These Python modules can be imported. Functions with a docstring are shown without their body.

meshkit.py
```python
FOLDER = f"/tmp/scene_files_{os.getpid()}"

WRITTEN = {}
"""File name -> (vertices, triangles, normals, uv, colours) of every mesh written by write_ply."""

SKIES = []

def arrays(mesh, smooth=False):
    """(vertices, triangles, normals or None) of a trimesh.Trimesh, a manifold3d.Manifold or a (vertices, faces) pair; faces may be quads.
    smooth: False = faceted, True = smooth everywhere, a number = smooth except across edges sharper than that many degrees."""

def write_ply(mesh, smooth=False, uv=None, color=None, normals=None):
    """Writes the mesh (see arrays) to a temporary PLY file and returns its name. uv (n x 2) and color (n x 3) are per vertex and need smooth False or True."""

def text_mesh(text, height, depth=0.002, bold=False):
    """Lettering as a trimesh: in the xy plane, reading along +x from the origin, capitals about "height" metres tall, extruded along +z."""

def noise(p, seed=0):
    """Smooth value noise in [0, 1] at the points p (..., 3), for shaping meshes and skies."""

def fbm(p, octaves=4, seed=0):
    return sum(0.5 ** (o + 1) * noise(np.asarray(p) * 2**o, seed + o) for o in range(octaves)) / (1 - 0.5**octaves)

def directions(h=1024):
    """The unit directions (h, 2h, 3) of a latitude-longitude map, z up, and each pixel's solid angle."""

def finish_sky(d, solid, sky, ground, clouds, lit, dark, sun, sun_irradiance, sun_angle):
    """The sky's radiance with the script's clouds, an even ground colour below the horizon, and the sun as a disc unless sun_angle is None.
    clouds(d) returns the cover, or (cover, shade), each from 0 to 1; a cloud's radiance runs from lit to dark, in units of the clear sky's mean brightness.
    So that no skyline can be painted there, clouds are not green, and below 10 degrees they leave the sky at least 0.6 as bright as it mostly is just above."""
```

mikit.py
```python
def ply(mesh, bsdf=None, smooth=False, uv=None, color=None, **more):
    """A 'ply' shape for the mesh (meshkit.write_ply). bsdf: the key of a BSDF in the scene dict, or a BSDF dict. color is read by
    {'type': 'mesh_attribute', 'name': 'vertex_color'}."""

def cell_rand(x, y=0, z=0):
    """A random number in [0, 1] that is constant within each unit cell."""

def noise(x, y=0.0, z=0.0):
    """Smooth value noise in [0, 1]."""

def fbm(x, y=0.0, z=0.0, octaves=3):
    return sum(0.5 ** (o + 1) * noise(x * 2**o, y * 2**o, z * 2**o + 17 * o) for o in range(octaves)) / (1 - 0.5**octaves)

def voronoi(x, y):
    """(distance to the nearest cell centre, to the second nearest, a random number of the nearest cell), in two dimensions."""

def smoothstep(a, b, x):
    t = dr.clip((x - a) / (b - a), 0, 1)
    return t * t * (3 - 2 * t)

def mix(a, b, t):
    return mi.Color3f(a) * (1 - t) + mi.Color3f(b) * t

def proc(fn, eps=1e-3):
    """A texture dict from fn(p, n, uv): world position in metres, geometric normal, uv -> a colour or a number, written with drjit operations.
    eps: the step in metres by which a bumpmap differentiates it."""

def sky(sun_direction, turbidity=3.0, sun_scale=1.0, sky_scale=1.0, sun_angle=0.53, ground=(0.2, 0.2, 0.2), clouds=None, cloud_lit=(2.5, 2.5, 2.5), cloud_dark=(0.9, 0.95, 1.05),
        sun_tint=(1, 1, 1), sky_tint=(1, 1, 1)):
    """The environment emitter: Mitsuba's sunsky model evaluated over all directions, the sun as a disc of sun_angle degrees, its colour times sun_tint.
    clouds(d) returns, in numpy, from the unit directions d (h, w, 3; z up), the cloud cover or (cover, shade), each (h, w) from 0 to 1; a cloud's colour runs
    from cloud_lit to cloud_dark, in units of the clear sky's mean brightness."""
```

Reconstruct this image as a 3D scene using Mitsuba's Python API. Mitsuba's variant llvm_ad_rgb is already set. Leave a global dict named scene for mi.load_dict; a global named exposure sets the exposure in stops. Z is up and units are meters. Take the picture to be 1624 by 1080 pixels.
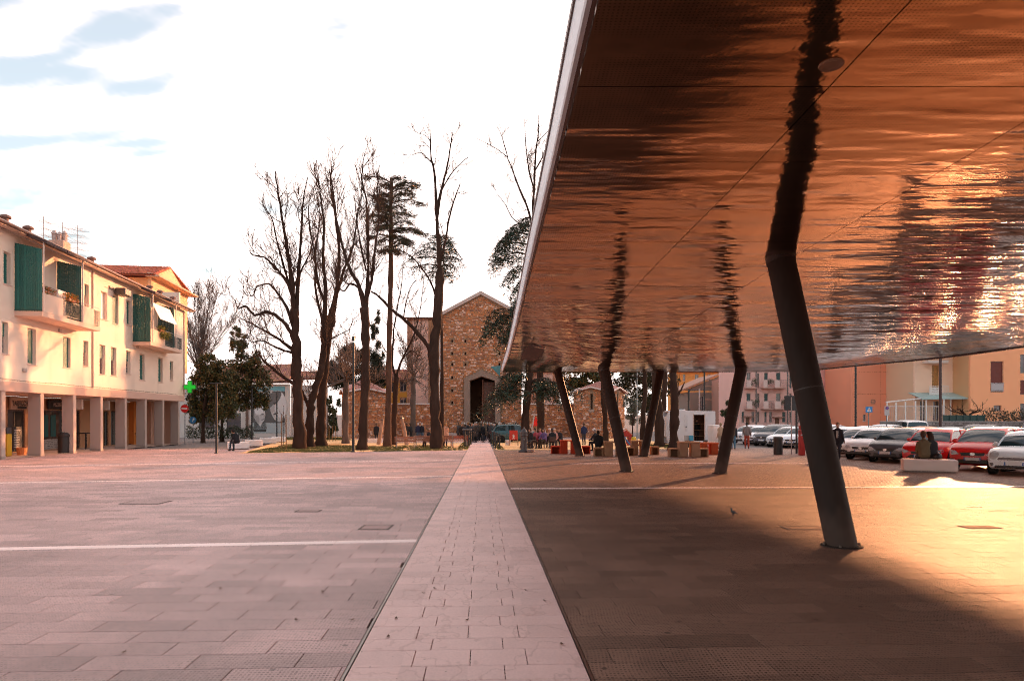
import math, random
import numpy as np
import trimesh, shapely, manifold3d
from shapely.geometry import Polygon, box as sbox
import drjit as dr
import mitsuba as mi
import mikit, meshkit
from mikit import proc, noise, fbm, voronoi, cell_rand, smoothstep, mix
T = mi.ScalarTransform4f
rng = np.random.default_rng(7)
R = random.Random(11)
scene, labels = {'type': 'scene'}, {}

# ------------------------------------------------------------------ camera, sky, exposure
EYE, F, CX, HY, DROP = 1.70, 1083.0, 812.0, 658.0, 0.0129      # eye height; photo focal length in px; centre column; horizon row; fall of the square per metre
scene['camera'] = {'type': 'perspective', 'fov': 2 * math.degrees(math.atan(812 / F)), 'fov_axis': 'x', 'near_clip': 0.05, 'far_clip': 6000.0,
                   'principal_point_offset_x': 0.0, 'principal_point_offset_y': -0.1093,
                   'to_world': T().look_at(origin=[0, 0, EYE], target=[0, 10, EYE], up=[0, 0, 1])}
SUN_AZ, SUN_EL = math.radians(35), math.radians(11.1)
SUN = [math.sin(SUN_AZ) * math.cos(SUN_EL), math.cos(SUN_AZ) * math.cos(SUN_EL), math.sin(SUN_EL)]

def cloud_cover(d):
    z = np.maximum(d[..., 2], 0.02)
    k = 1.0 / (z + 0.18)
    p = np.stack([d[..., 0] * k * 2.2 + d[..., 1] * k * 0.9, d[..., 1] * k * 2.6, z * 0 + 3.0], -1)
    n = meshkit.fbm(p * np.array([2.2, 4.6, 1]), 5, 3) * 0.68 + meshkit.fbm(p * 0.6, 3, 9) * 0.32
    toward = (d @ np.array(SUN)) * 0.5 + 0.5
    cover = np.clip((n - 0.51 + 0.75 * toward ** 6 + 0.8 * np.clip(0.30 - d[..., 2], 0, 0.2)) / 0.24, 0, 1)
    cover = cover * cover * (3 - 2 * cover)
    shade = np.clip(0.42 - 0.5 * toward + 0.5 * (0.5 - n), 0, 1)
    return 0.24 + cover * 0.74, shade

scene['sky'] = mikit.sky(SUN, turbidity=3.2, sun_scale=0.86, sky_scale=0.95, sun_angle=1.3, clouds=cloud_cover, cloud_lit=(3.5, 2.9, 2.7), cloud_dark=(2.4, 2.15, 2.1), sky_tint=(0.85, 1.0, 1.0),
                         sun_tint=(1.10, 0.75, 0.86), ground=(0.25, 0.19, 0.16))
labels['sky'] = {'kind': 'structure', 'label': 'bright hazy sky with thin white clouds and pale blue gaps', 'category': 'sky'}
exposure = 3.5

# ------------------------------------------------------------------ measures
def gz(y):
    return -DROP * np.clip(y, -60, 130)
def P(px, py, d):                        # the place at depth d that the photo shows at (px, py)
    return np.array([(px - CX) / F * d, d, EYE - (py - HY) / F * d])
def G(px, py):                           # the place on the sloping square
    d = EYE * F / (py - HY - DROP * F)
    return np.array([(px - CX) / F * d, d, gz(d)])
def X(px, d):
    return (px - CX) / F * d

# ------------------------------------------------------------------ entries
used = set()
def uniq(key):
    if key not in used:
        used.add(key); return key
    n = 1
    while f'{key}_{n:03d}' in used: n += 1
    key = f'{key}_{n:03d}'; used.add(key); return key

def tagged(key, label=None, cat=None, group=None, kind=None):
    e = labels.setdefault(key, {})
    if label: e['label'] = label
    if cat: e['category'] = cat
    if group: e['group'] = group
    if kind: e['kind'] = kind
    return key

def thing(name, label, cat, group=None, kind=None):
    return tagged(uniq(name), label, cat, group, kind)

def tm(v, f):
    return trimesh.Trimesh(np.asarray(v, float), np.asarray(f), process=False)

def split_smooth(m, angle):
    return trimesh.graph.smooth_shade(m, angle=np.radians(angle), facet_minarea=None)

def part(parent, name, mesh, bsdf, col=None, smooth=False, label=None, kind=None):
    key = uniq(f'{parent}__{name}' if parent else name)
    return put(key, mesh, bsdf, col, smooth, label, kind)

def put(key, mesh, bsdf, col=None, smooth=False, label=None, kind=None):
    if isinstance(mesh, (list, tuple)):
        mesh = cat_mesh(mesh)
    if isinstance(smooth, (int, float)) and not isinstance(smooth, bool):
        if col is not None and np.ndim(col) == 2: mesh.vcol, col = np.asarray(col, float), None
        c0 = getattr(mesh, 'vcol', None)
        mesh2 = trimesh.Trimesh(mesh.vertices, mesh.faces, process=False)
        if col is None and c0 is not None:
            # colours ride along by nearest original vertex
            adj = split_smooth(mesh2, smooth)
            from scipy.spatial import cKDTree
            idx = cKDTree(mesh.vertices).query(adj.vertices)[1]
            mesh = adj; mesh.vcol = c0[idx]
        else:
            mesh = split_smooth(mesh2, smooth)
        smooth = True
    kw = {}
    if bsdf in VCOL:
        if col is None: col = getattr(mesh, 'vcol', (0.5, 0.5, 0.5))
        col = np.asarray(col, float)
        if col.ndim == 1: col = np.tile(col, (len(mesh.vertices), 1))
        c3 = col[np.asarray(mesh.faces)]
        if np.ptp(c3, axis=1).max() > 1e-6:                    # one colour per face: take the first corner's, corners apart
            raise ValueError(key + ': colours vary inside a face')
        kw['uv'] = pack(col)
    scene[key] = mikit.ply(mesh, bsdf, smooth=smooth, **kw)
    if label or kind: tagged(key, label=label, kind=kind)
    return key

def cat_mesh(ms):
    vs, fs, cs, at = [], [], [], 0
    anyc = any(hasattr(m, 'vcol') for m in ms)
    for m in ms:
        vs.append(np.asarray(m.vertices)); fs.append(np.asarray(m.faces) + at); at += len(m.vertices)
        if anyc: cs.append(getattr(m, 'vcol', np.full((len(m.vertices), 3), 0.5)))
    o = tm(np.vstack(vs), np.vstack(fs))
    if anyc: o.vcol = np.vstack(cs)
    return o

def paint(m, c):
    c = np.asarray(c, float)
    m.vcol = np.tile(c, (len(m.vertices), 1)) if c.ndim == 1 else c
    return m

# ------------------------------------------------------------------ mesh makers
BOXV = np.array([[x, y, z] for x in (-.5, .5) for y in (-.5, .5) for z in (-.5, .5)])
BOXF = np.array([[0, 1, 3], [0, 3, 2], [4, 6, 7], [4, 7, 5], [0, 4, 5], [0, 5, 1], [2, 3, 7], [2, 7, 6], [0, 2, 6], [0, 6, 4], [1, 5, 7], [1, 7, 3]])
def box(x0, x1, y0, y1, z0, z1):
    v = (BOXV + 0.5) * [x1 - x0, y1 - y0, z1 - z0] + [x0, y0, z0]
    return tm(v, BOXF.copy())
def cbox(x0, x1, y0, y1, z0, z1, c=0.02):          # chamfered box
    c = min(c, .45 * (x1 - x0), .45 * (y1 - y0), .45 * (z1 - z0))
    pts = []
    for sx, sy, sz in np.ndindex(2, 2, 2):
        p = np.array([[x0, x1][sx], [y0, y1][sy], [z0, z1][sz]]); q = np.array([1 - 2 * sx, 1 - 2 * sy, 1 - 2 * sz]) * c
        pts += [p + q * [0, 1, 1], p + q * [1, 0, 1], p + q * [1, 1, 0]]
    h = trimesh.convex.convex_hull(np.array(pts))
    return tm(h.vertices, h.faces)
def tube(pts, rad, sides=6, cap=True):
    p = np.asarray(pts, float); r = np.broadcast_to(np.asarray(rad, float), (len(p),))
    t = np.gradient(p, axis=0); t /= np.linalg.norm(t, axis=1, keepdims=True) + 1e-12
    ref = np.array([0.31, 0.95, 0.05]) if abs(t[:, 2]).mean() > 0.7 else np.array([0.02, 0.05, 1.0])
    a = np.cross(t, ref); a /= np.linalg.norm(a, axis=1, keepdims=True) + 1e-12
    b = np.cross(t, a); ang = np.arange(sides) * 2 * np.pi / sides
    v = p[:, None] + r[:, None, None] * (np.cos(ang)[None, :, None] * a[:, None] + np.sin(ang)[None, :, None] * b[:, None])
    n = len(p); i, j = np.meshgrid(np.arange(n - 1), np.arange(sides), indexing='ij')
    q = np.stack([i * sides + j, i * sides + (j + 1) % sides, (i + 1) * sides + (j + 1) % sides, (i + 1) * sides + j], -1).reshape(-1, 4)
    f = np.vstack([q[:, [0, 1, 2]], q[:, [0, 2, 3]]]); v = v.reshape(-1, 3)
    if cap:
        v = np.vstack([v, p[0], p[-1]]); k = np.arange(sides)
        f = np.vstack([f, np.stack([(k + 1) % sides, k, k * 0 + n * sides], 1), np.stack([(n - 1) * sides + k, (n - 1) * sides + (k + 1) % sides, k * 0 + n * sides + 1], 1)])
    return tm(v, f)
def cyl(p0, p1, r, sides=12, r1=None):
    return tube([p0, p1], [r, r if r1 is None else r1], sides)
def lathe(prof, sides=16):                         # (r, z) pairs about z
    prof = np.asarray(prof, float); ang = np.arange(sides) * 2 * np.pi / sides
    v = np.stack([prof[:, None, 0] * np.cos(ang), prof[:, None, 0] * np.sin(ang), np.repeat(prof[:, 1:2], sides, 1)], -1).reshape(-1, 3)
    n = len(prof); i, j = np.meshgrid(np.arange(n - 1), np.arange(sides), indexing='ij')
    q = np.stack([i * sides + j, i * sides + (j + 1) % sides, (i + 1) * sides + (j + 1) % sides, (i + 1) * sides + j], -1).reshape(-1, 4)
    return tm(v, np.vstack([q[:, [0, 1, 2]], q[:, [0, 2, 3]]]))
def ball(c, r, sub=1):
    m = trimesh.creation.icosphere(subdivisions=sub); return tm(m.vertices * r + np.asarray(c), m.faces)
def prism(poly, depth):                            # polygon in (x, z), extruded along y from 0 to -depth (front face at y = 0)
    if not isinstance(poly, shapely.Geometry): poly = Polygon(poly)
    rings = [np.asarray(r.coords)[:-1] for g in getattr(poly, 'geoms', [poly]) for r in (g.exterior, *g.interiors)]
    m = manifold3d.Manifold.extrude(manifold3d.CrossSection(rings, manifold3d.FillRule.EvenOdd), depth).to_mesh()
    v = np.asarray(m.vert_properties, float)
    return tm(np.stack([v[:, 0], -v[:, 2], v[:, 1]], 1), np.asarray(m.tri_verts)[:, ::1])
def move(m, pos=(0, 0, 0), yaw=0.0, s=1.0):        # yaw about z, then move
    c, sn = math.cos(yaw), math.sin(yaw)
    v = np.asarray(m.vertices) * s
    o = tm(np.stack([v[:, 0] * c - v[:, 1] * sn, v[:, 0] * sn + v[:, 1] * c, v[:, 2]], 1) + np.asarray(pos), m.faces)
    if hasattr(m, 'vcol'): o.vcol = m.vcol
    return o
class Frame:                                       # x along a wall, y outward, z up
    def __init__(s, o, d, outward):
        s.o = np.array([o[0], o[1], 0.0]); d = np.array(d, float)[:2]; d = d / np.linalg.norm(d)
        n = np.array([-d[1], d[0]])
        if n @ np.array(outward)[:2] < 0: n = -n
        s.d, s.n = d, n; s.flip = d[0] * n[1] - d[1] * n[0] < 0
    def __call__(s, m):
        if isinstance(m, (list, tuple)): m = cat_mesh(m)
        v = np.asarray(m.vertices)
        w = np.stack([s.o[0] + v[:, 0] * s.d[0] + v[:, 1] * s.n[0], s.o[1] + v[:, 0] * s.d[1] + v[:, 1] * s.n[1], v[:, 2]], 1)
        o = tm(w, np.asarray(m.faces)[:, ::-1] if s.flip else m.faces)
        if hasattr(m, 'vcol'): o.vcol = m.vcol
        return o
    def t(s, px, off=0.0):                         # where along the wall the photo column px falls (off metres proud)
        k = (px - CX) / F; o = s.o[:2] + s.n * off
        return (k * o[1] - o[0]) / (s.d[0] - k * s.d[1])
    def depth(s, t, off=0.0):
        return s.o[1] + t * s.d[1] + off * s.n[1]
    def z(s, px, py, off=0.0):
        return EYE - (py - HY) * s.depth(s.t(px, off), off) / F
def sheet(quad, off, nu=8, nv=8):                  # ground sheet over four (x, y) corners, following the slope
    q = np.asarray(quad, float)[:, :2]
    u, v = np.meshgrid(np.linspace(0, 1, nu + 1), np.linspace(0, 1, nv + 1), indexing='ij')
    u, v = u[..., None], v[..., None]
    p = (q[0] * (1 - u) + q[1] * u) * (1 - v) + (q[3] * (1 - u) + q[2] * u) * v
    pts = np.dstack([p, gz(p[..., 1]) + off]).reshape(-1, 3)
    i, j = np.meshgrid(np.arange(nu), np.arange(nv), indexing='ij'); w = nv + 1
    a = (i * w + j).ravel(); f = np.vstack([np.stack([a, a + w, a + w + 1], 1), np.stack([a, a + w + 1, a + 1], 1)])
    m = tm(pts, f)
    if m.face_normals[0][2] < 0: m = tm(pts, f[:, ::-1])
    return m

# ------------------------------------------------------------------ materials
VCOL = set()
def pack(c):                                   # a mesh's own base colour, carried by its uv (equal all over each piece), so that meshes of one material can be joined
    c = np.clip(c, 0, 1)
    return np.column_stack([np.round(c[:, 0] * 1000) + 0.05 + 0.9 * c[:, 1], c[:, 2]])
def unpack(uv):
    r = dr.floor(uv.x); return mi.Color3f(r / 1000, dr.clip((uv.x - r - 0.05) / 0.9, 0, 1), uv.y)
VC = proc(lambda p, n, uv: unpack(uv))
def bs(name, vcol=False, bump=None, scale=1.0, two=True, base=None, **kw):
    d = {'type': 'principled', **kw}
    if vcol: d['base_color'] = base or VC; VCOL.add(name)
    if bump is not None: d = {'type': 'bumpmap', 'arbitrary': bump, 'scale': scale, 'bsdf': d}
    if two: d = {'type': 'twosided', 'bsdf': d}
    scene[name] = d
def rgb(*c): return {'type': 'rgb', 'value': list(c)}
bs('matte', True, roughness=0.85, specular=0.3)
bs('semi', True, roughness=0.42, specular=0.5)
bs('carpaint', True, roughness=0.28, specular=0.5, clearcoat=1.0, clearcoat_gloss=0.97)
bs('metal', True, roughness=0.3, metallic=1.0)
bs('pane_dark', True, roughness=0.03, specular=0.85)
bs('plaster', True, bump=proc(lambda p, n, uv: fbm(p.x * 9, p.y * 9, p.z * 9, 3) + 0.5 * noise(p.x * 40, p.y * 40, p.z * 40), 4e-3), scale=0.006, roughness=0.9, specular=0.2)
def stain(p, n, uv):                             # runs and blotches of weather on painted walls
    run = smoothstep(0.55, 0.8, fbm(p.x * 1.6 + p.y * 1.6, p.x * 0.3, p.z * 0.12, 4)); blot = fbm(p.x * 0.5, p.y * 0.5, p.z * 0.6, 4)
    return unpack(uv) * (0.90 + 0.18 * blot - 0.10 * run)
bs('facade_plaster', True, base=proc(stain), bump=scene['plaster']['bsdf']['arbitrary'], scale=0.008, roughness=0.9, specular=0.2)
bs('pillar_paint', True, base=proc(lambda p, n, uv: unpack(uv) * (0.75 + 0.5 * fbm(p.x * 3, p.y * 3, p.z * 1.2, 3)) + mi.Color3f(0.04, 0.026, 0.02) * (1 - smoothstep(0.1, 0.5, p.z + 0.0129 * p.y - 0.25 * noise(p.x * 12, p.y * 12, p.z * 5)))), roughness=0.6, specular=0.15)
bs('stone', True, bump=proc(lambda p, n, uv: fbm(p.x * 6, p.y * 6, p.z * 6, 3), 1e-2), scale=0.03, roughness=0.92, specular=0.2)
bs('bark', True, base=proc(lambda p, n, uv: unpack(uv) * (0.45 + 0.8 * fbm(p.x * 1.7, p.y * 1.7, p.z * 0.7, 3) + 0.35 * noise(p.x * 6, p.y * 6, p.z * 2))), bump=proc(lambda p, n, uv: fbm(p.x * 14, p.y * 14, p.z * 3.5, 3), 6e-3), scale=0.05, roughness=0.95, specular=0.15)
bs('tilework', True, roughness=0.8, specular=0.25)
VCOL.add('leaf'); scene['leaf'] = {'type': 'twosided', 'bsdf': {'type': 'principled', 'base_color': VC, 'roughness': 0.5, 'specular': 0.35}}
scene['window_glass'] = {'type': 'thindielectric', 'int_ior': 1.5}
# ------------------------------------------------------------------ ground: frame of the path
PC0, PC1 = G(741, 1080)[:2], G(762, 704)[:2]
PD = (PC1 - PC0) / np.linalg.norm(PC1 - PC0); PN = np.array([PD[1], -PD[0]])       # along the path; to its right
PW = 0.815                                                                        # half width of the path
def uv2(u, v):                                                                    # u to the right of the path's middle, v along it
    return PC0 + PN * u + PD * v
pdx, pdy, pcx, pcy = float(PD[0]), float(PD[1]), float(PC0[0]), float(PC0[1])
def to_uv(p):
    x, y = p.x - pcx, p.y - pcy
    return x * pdy - y * pdx, x * pdx + y * pdy
ROW, LEN = 0.30, 0.75

def dimples(u, v, wave):
    a = u / 0.028 + wave * dr.sin(v * 5.3 + 2 * noise(u * 1.3, v * 0.7)) ; b = v / 0.040 + wave * dr.sin(u * 4.1 + 3 * noise(v * 0.9, u * 1.1))
    fu, fv = a - dr.floor(a) - 0.5, b - dr.floor(b) - 0.5
    keep = 0.35 + 0.65 * cell_rand(dr.floor(a), dr.floor(b))
    return (1 - smoothstep(0.05, 0.15, fu * fu + fv * fv)) * keep
def slab_tone(u, v):
    row = dr.floor(v / ROW); col = dr.floor(u / LEN + 0.5 * (row - 2 * dr.floor(row / 2)) + 0.23 * cell_rand(row, 5))
    return cell_rand(row, col, 2)
def pave_colour(base, dirt, wave, far):
    base, dirt = list(base), list(dirt)
    def fn(p, n, uv):
        u, v = to_uv(p)
        k = 0.76 + 0.42 * slab_tone(u, v) + 0.5 * (fbm(u * 0.35, v * 0.6, 0, 4) - 0.5) + 0.2 * (noise(u * 60, v * 60) - 0.5)
        c = mi.Color3f(base) * k
        d = dimples(u, v, wave)
        st = smoothstep(0.58, 0.78, fbm(u * 0.7 + 5, v * 0.5, 2, 4)) * 0.3
        c = mix(c, mi.Color3f(dirt), mi.Float(dr.clip(d * (0.9 if wave > .5 else 0.62) + st, 0, 0.9)))
        g1, g2, gw = voronoi(u * 0.9 + 31, v * 0.9)
        gum = (1 - smoothstep(0.018, 0.034, g1 + 0.012 * noise(u * 40, v * 40))) * dr.select(gw > 0.45, 1.0, 0.0)
        patch_ = smoothstep(0.62, 0.7, fbm(u * 0.22 + 3, v * 0.3 + 9, 6, 3))
        c = mix(c, mi.Color3f(dirt) * 0.7, mi.Float(dr.clip(gum * 0.75 + patch_ * 0.12, 0, 1)))
        if far:
            r = v / ROW; fr = dr.abs(r - dr.floor(r) - 0.5)
            row = dr.floor(r); q = u / LEN + 0.5 * (row - 2 * dr.floor(row / 2)) + 0.23 * cell_rand(row, 5); fq = dr.abs(q - dr.floor(q) - 0.5)
            j = dr.maximum(smoothstep(0.455, 0.478, fr), smoothstep(0.484, 0.493, fq))
            c = mix(c, mi.Color3f(dirt) * 0.6, j * 0.55)
        return c
    return fn
def pave_bump(wave):
    def fn(p, n, uv):
        u, v = to_uv(p)
        return -dimples(u, v, wave) * 0.0022 + (0.03 * fbm(u * 0.5, v * 2.0, 1, 2) if wave > .5 else 0.012 * fbm(u * 0.55, v * 1.6, 1, 2))
    return fn
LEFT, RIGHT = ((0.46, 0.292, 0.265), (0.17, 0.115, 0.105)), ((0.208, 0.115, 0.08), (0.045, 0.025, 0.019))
bl, br_ = proc(pave_bump(0.25), 2e-3), proc(pave_bump(0.9), 2e-3)
bs('paver_left', bump=bl, scale=1.0, base_color=proc(pave_colour(*LEFT, 0.25, False)), roughness=0.5, specular=0.45)
bs('paver_left_far', base_color=proc(pave_colour(*LEFT, 0.25, True)), roughness=0.55, specular=0.4)
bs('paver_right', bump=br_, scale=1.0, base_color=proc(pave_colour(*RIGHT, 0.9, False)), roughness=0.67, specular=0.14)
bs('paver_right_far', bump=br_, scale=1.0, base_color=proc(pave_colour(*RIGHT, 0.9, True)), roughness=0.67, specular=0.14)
bs('joint', base_color=rgb(0.085, 0.055, 0.045), roughness=0.95, specular=0.1)

def path_colour(p, n, uv):
    u, v = to_uv(p)
    k = 0.90 + 0.13 * cell_rand(dr.floor(v / 0.305), dr.floor(u / 0.47)) + 0.16 * (fbm(u * 2.2, v * 2.2, 0, 3) - 0.5) + 0.10 * (noise(u * 90, v * 90) - 0.5)
    vein = smoothstep(0.46, 0.5, fbm(u * 5 + 9, v * 3, 4, 4)) * (1 - smoothstep(0.5, 0.54, fbm(u * 5 + 9, v * 3, 4, 4)))
    first, second, which = voronoi(u * 9, v * 9)
    fossil = (1 - smoothstep(0.02, 0.09, first)) * dr.select(which > 0.86, 1.0, 0.0) * smoothstep(0.45, 0.6, fbm(u * 1.1, v * 1.3, 8, 2))
    c = mi.Color3f(0.66, 0.435, 0.39) * k
    c = mix(c, mi.Color3f(0.42, 0.25, 0.21), vein * 0.4)
    return mix(c, mi.Color3f(0.12, 0.07, 0.055), fossil * 0.8)
pathcol = proc(path_colour)
bs('path_stone', base_color=pathcol, roughness=0.5, specular=0.4)
def path_far(p, n, uv):
    u, v = to_uv(p)
    c = path_colour(p, n, uv)
    r = v / 0.305; row = dr.floor(r); fr = dr.abs(r - row - 0.5); q = u / 0.47 + 0.5 * (row - 2 * dr.floor(row / 2)); fq = dr.abs(q - dr.floor(q) - 0.5)
    return mix(c, mi.Color3f(0.16, 0.1, 0.09), dr.maximum(smoothstep(0.478, 0.49, fr), smoothstep(0.485, 0.493, fq)) * 0.7)
bs('path_stone_far', base_color=proc(path_far), roughness=0.5, specular=0.4)

def cobbles(p):
    u, v = to_uv(p)
    r = v / 0.11; row = dr.floor(r); q = u / 0.115 + 0.5 * (row - 2 * dr.floor(row / 2)); col = dr.floor(q)
    fr, fq = r - row - 0.5, q - col - 0.5
    e = dr.maximum(dr.abs(fr), dr.abs(fq))
    return cell_rand(row, col, 4), 1 - smoothstep(0.34, 0.48, e)
def cobble_colour(p, n, uv):
    t, top = cobbles(p)
    k = 0.68 + 0.5 * t + 0.3 * (fbm(p.x * 0.3, p.y * 0.3, 0, 3) - 0.5)
    return mix(mi.Color3f(0.09, 0.05, 0.04), mi.Color3f(0.34, 0.175, 0.115) * k, 0.25 + 0.75 * top)
bs('cobble', bump=proc(lambda p, n, uv: cobbles(p)[1] * 0.012 + cobbles(p)[0] * 0.006, 8e-3), scale=1.0, base_color=proc(cobble_colour), roughness=0.55, specular=0.45)
def earth_colour(p, n, uv):
    g = fbm(p.x * 0.35, p.y * 0.35, 0, 4); s = noise(p.x * 11, p.y * 11)
    sand = mi.Color3f(0.74, 0.44, 0.22) * (0.75 + 0.5 * s)
    return mix(sand, mi.Color3f(0.46, 0.25, 0.10), smoothstep(0.4, 0.75, g) * 0.7)
bs('earth', base_color=proc(earth_colour), roughness=0.95, specular=0.1)
def street_colour(p, n, uv):
    return mi.Color3f(0.16, 0.135, 0.125) * (0.7 + 0.6 * fbm(p.x * 0.5, p.y * 0.5, 0, 4))
bs('asphalt', base_color=proc(street_colour), roughness=0.8, specular=0.3)

# ------------------------------------------------------------------ ground sheets
put(uniq('ground'), sheet([(-1800, -60), (1800, -60), (1800, 3500), (-1800, 3500)], -0.06, 40, 40), 'asphalt', kind='structure', label='dark street surface around the square')
FAR_L = 30.4                                                         # depth (v) at which the slab field gives way to finer stone
vL1, vL2 = 14.5, 46.0                                                # end of the modelled slabs; end of the square
def U(a, b, c, d): return [uv2(*a), uv2(*b), uv2(*c), uv2(*d)]
EDGE = PW + 0.03
put(uniq('joint_bed'), sheet(U((-60, -12), (60, -12), (60, 42.5), (-60, 42.5)), -0.014, 20, 30), 'joint', kind='structure', label='dark mortar bed below the paving')
pl = uniq('piazza_paving'); tagged(pl, 'grey pink dimpled stone paving left of the path', kind='structure')
put(pl, sheet(U((-60, 9.6), (-EDGE, 9.6), (-EDGE, 42.3), (-60, 42.3)), 0.0, 40, 30), 'paver_left_far')
prr = uniq('canopy_paving'); tagged(prr, 'brown dimpled stone paving under the canopy right of the path', kind='structure')
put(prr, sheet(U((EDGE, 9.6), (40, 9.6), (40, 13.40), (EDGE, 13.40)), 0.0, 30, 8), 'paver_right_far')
UB = tm(BOXV + [0, 0, -0.5], BOXF)
def slab_mesh(u0, u1, v0, v1, h):
    g = 0.003
    c = [uv2(u0 + g, v0 + g), uv2(u1 - g, v0 + g), uv2(u1 - g, v1 - g), uv2(u0 + g, v1 - g)]
    b = 0.002
    e = [uv2(u0 + g + b, v0 + g + b), uv2(u1 - g - b, v0 + g + b), uv2(u1 - g - b, v1 - g - b), uv2(u0 + g + b, v1 - g - b)]
    tl = R.uniform(-.0003, .0003), R.uniform(-.0003, .0003)
    zz = [h + tl[0] + tl[1], h - tl[0] + tl[1], h - tl[0] - tl[1], h + tl[0] - tl[1]]
    v = [[*p, gz(p[1]) - 0.03] for p in c] + [[*p, gz(p[1]) + z - 0.002] for p, z in zip(c, zz)] + [[*p, gz(p[1]) + z] for p, z in zip(e, zz)]
    f = []
    for k in range(4):
        n = (k + 1) % 4
        f += [[k, n, n + 4], [k, n + 4, k + 4], [k + 4, n + 4, n + 8], [k + 4, n + 8, k + 8]]
    return tm(v, f + [[8, 9, 10], [8, 10, 11]])
def in_view(u, v, m=1.5):
    x, y = uv2(u, v)
    return y > 3.3 and abs(x) < 0.75 * y + m
def cr(*a):                                         # the cell_rand of the materials, in numpy
    x, y, z = (int(math.floor(v)) + 1000000 & 0xFFFFFFFF for v in (list(a) + [0, 0])[:3])
    h = (x * 374761393 + y * 668265263 + z * 2147483647) & 0xFFFFFFFF
    h = ((h ^ (h >> 13)) * 1274126177) & 0xFFFFFFFF
    return ((h ^ (h >> 16)) & 0xFFFFFF) / 16777215.0
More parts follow.
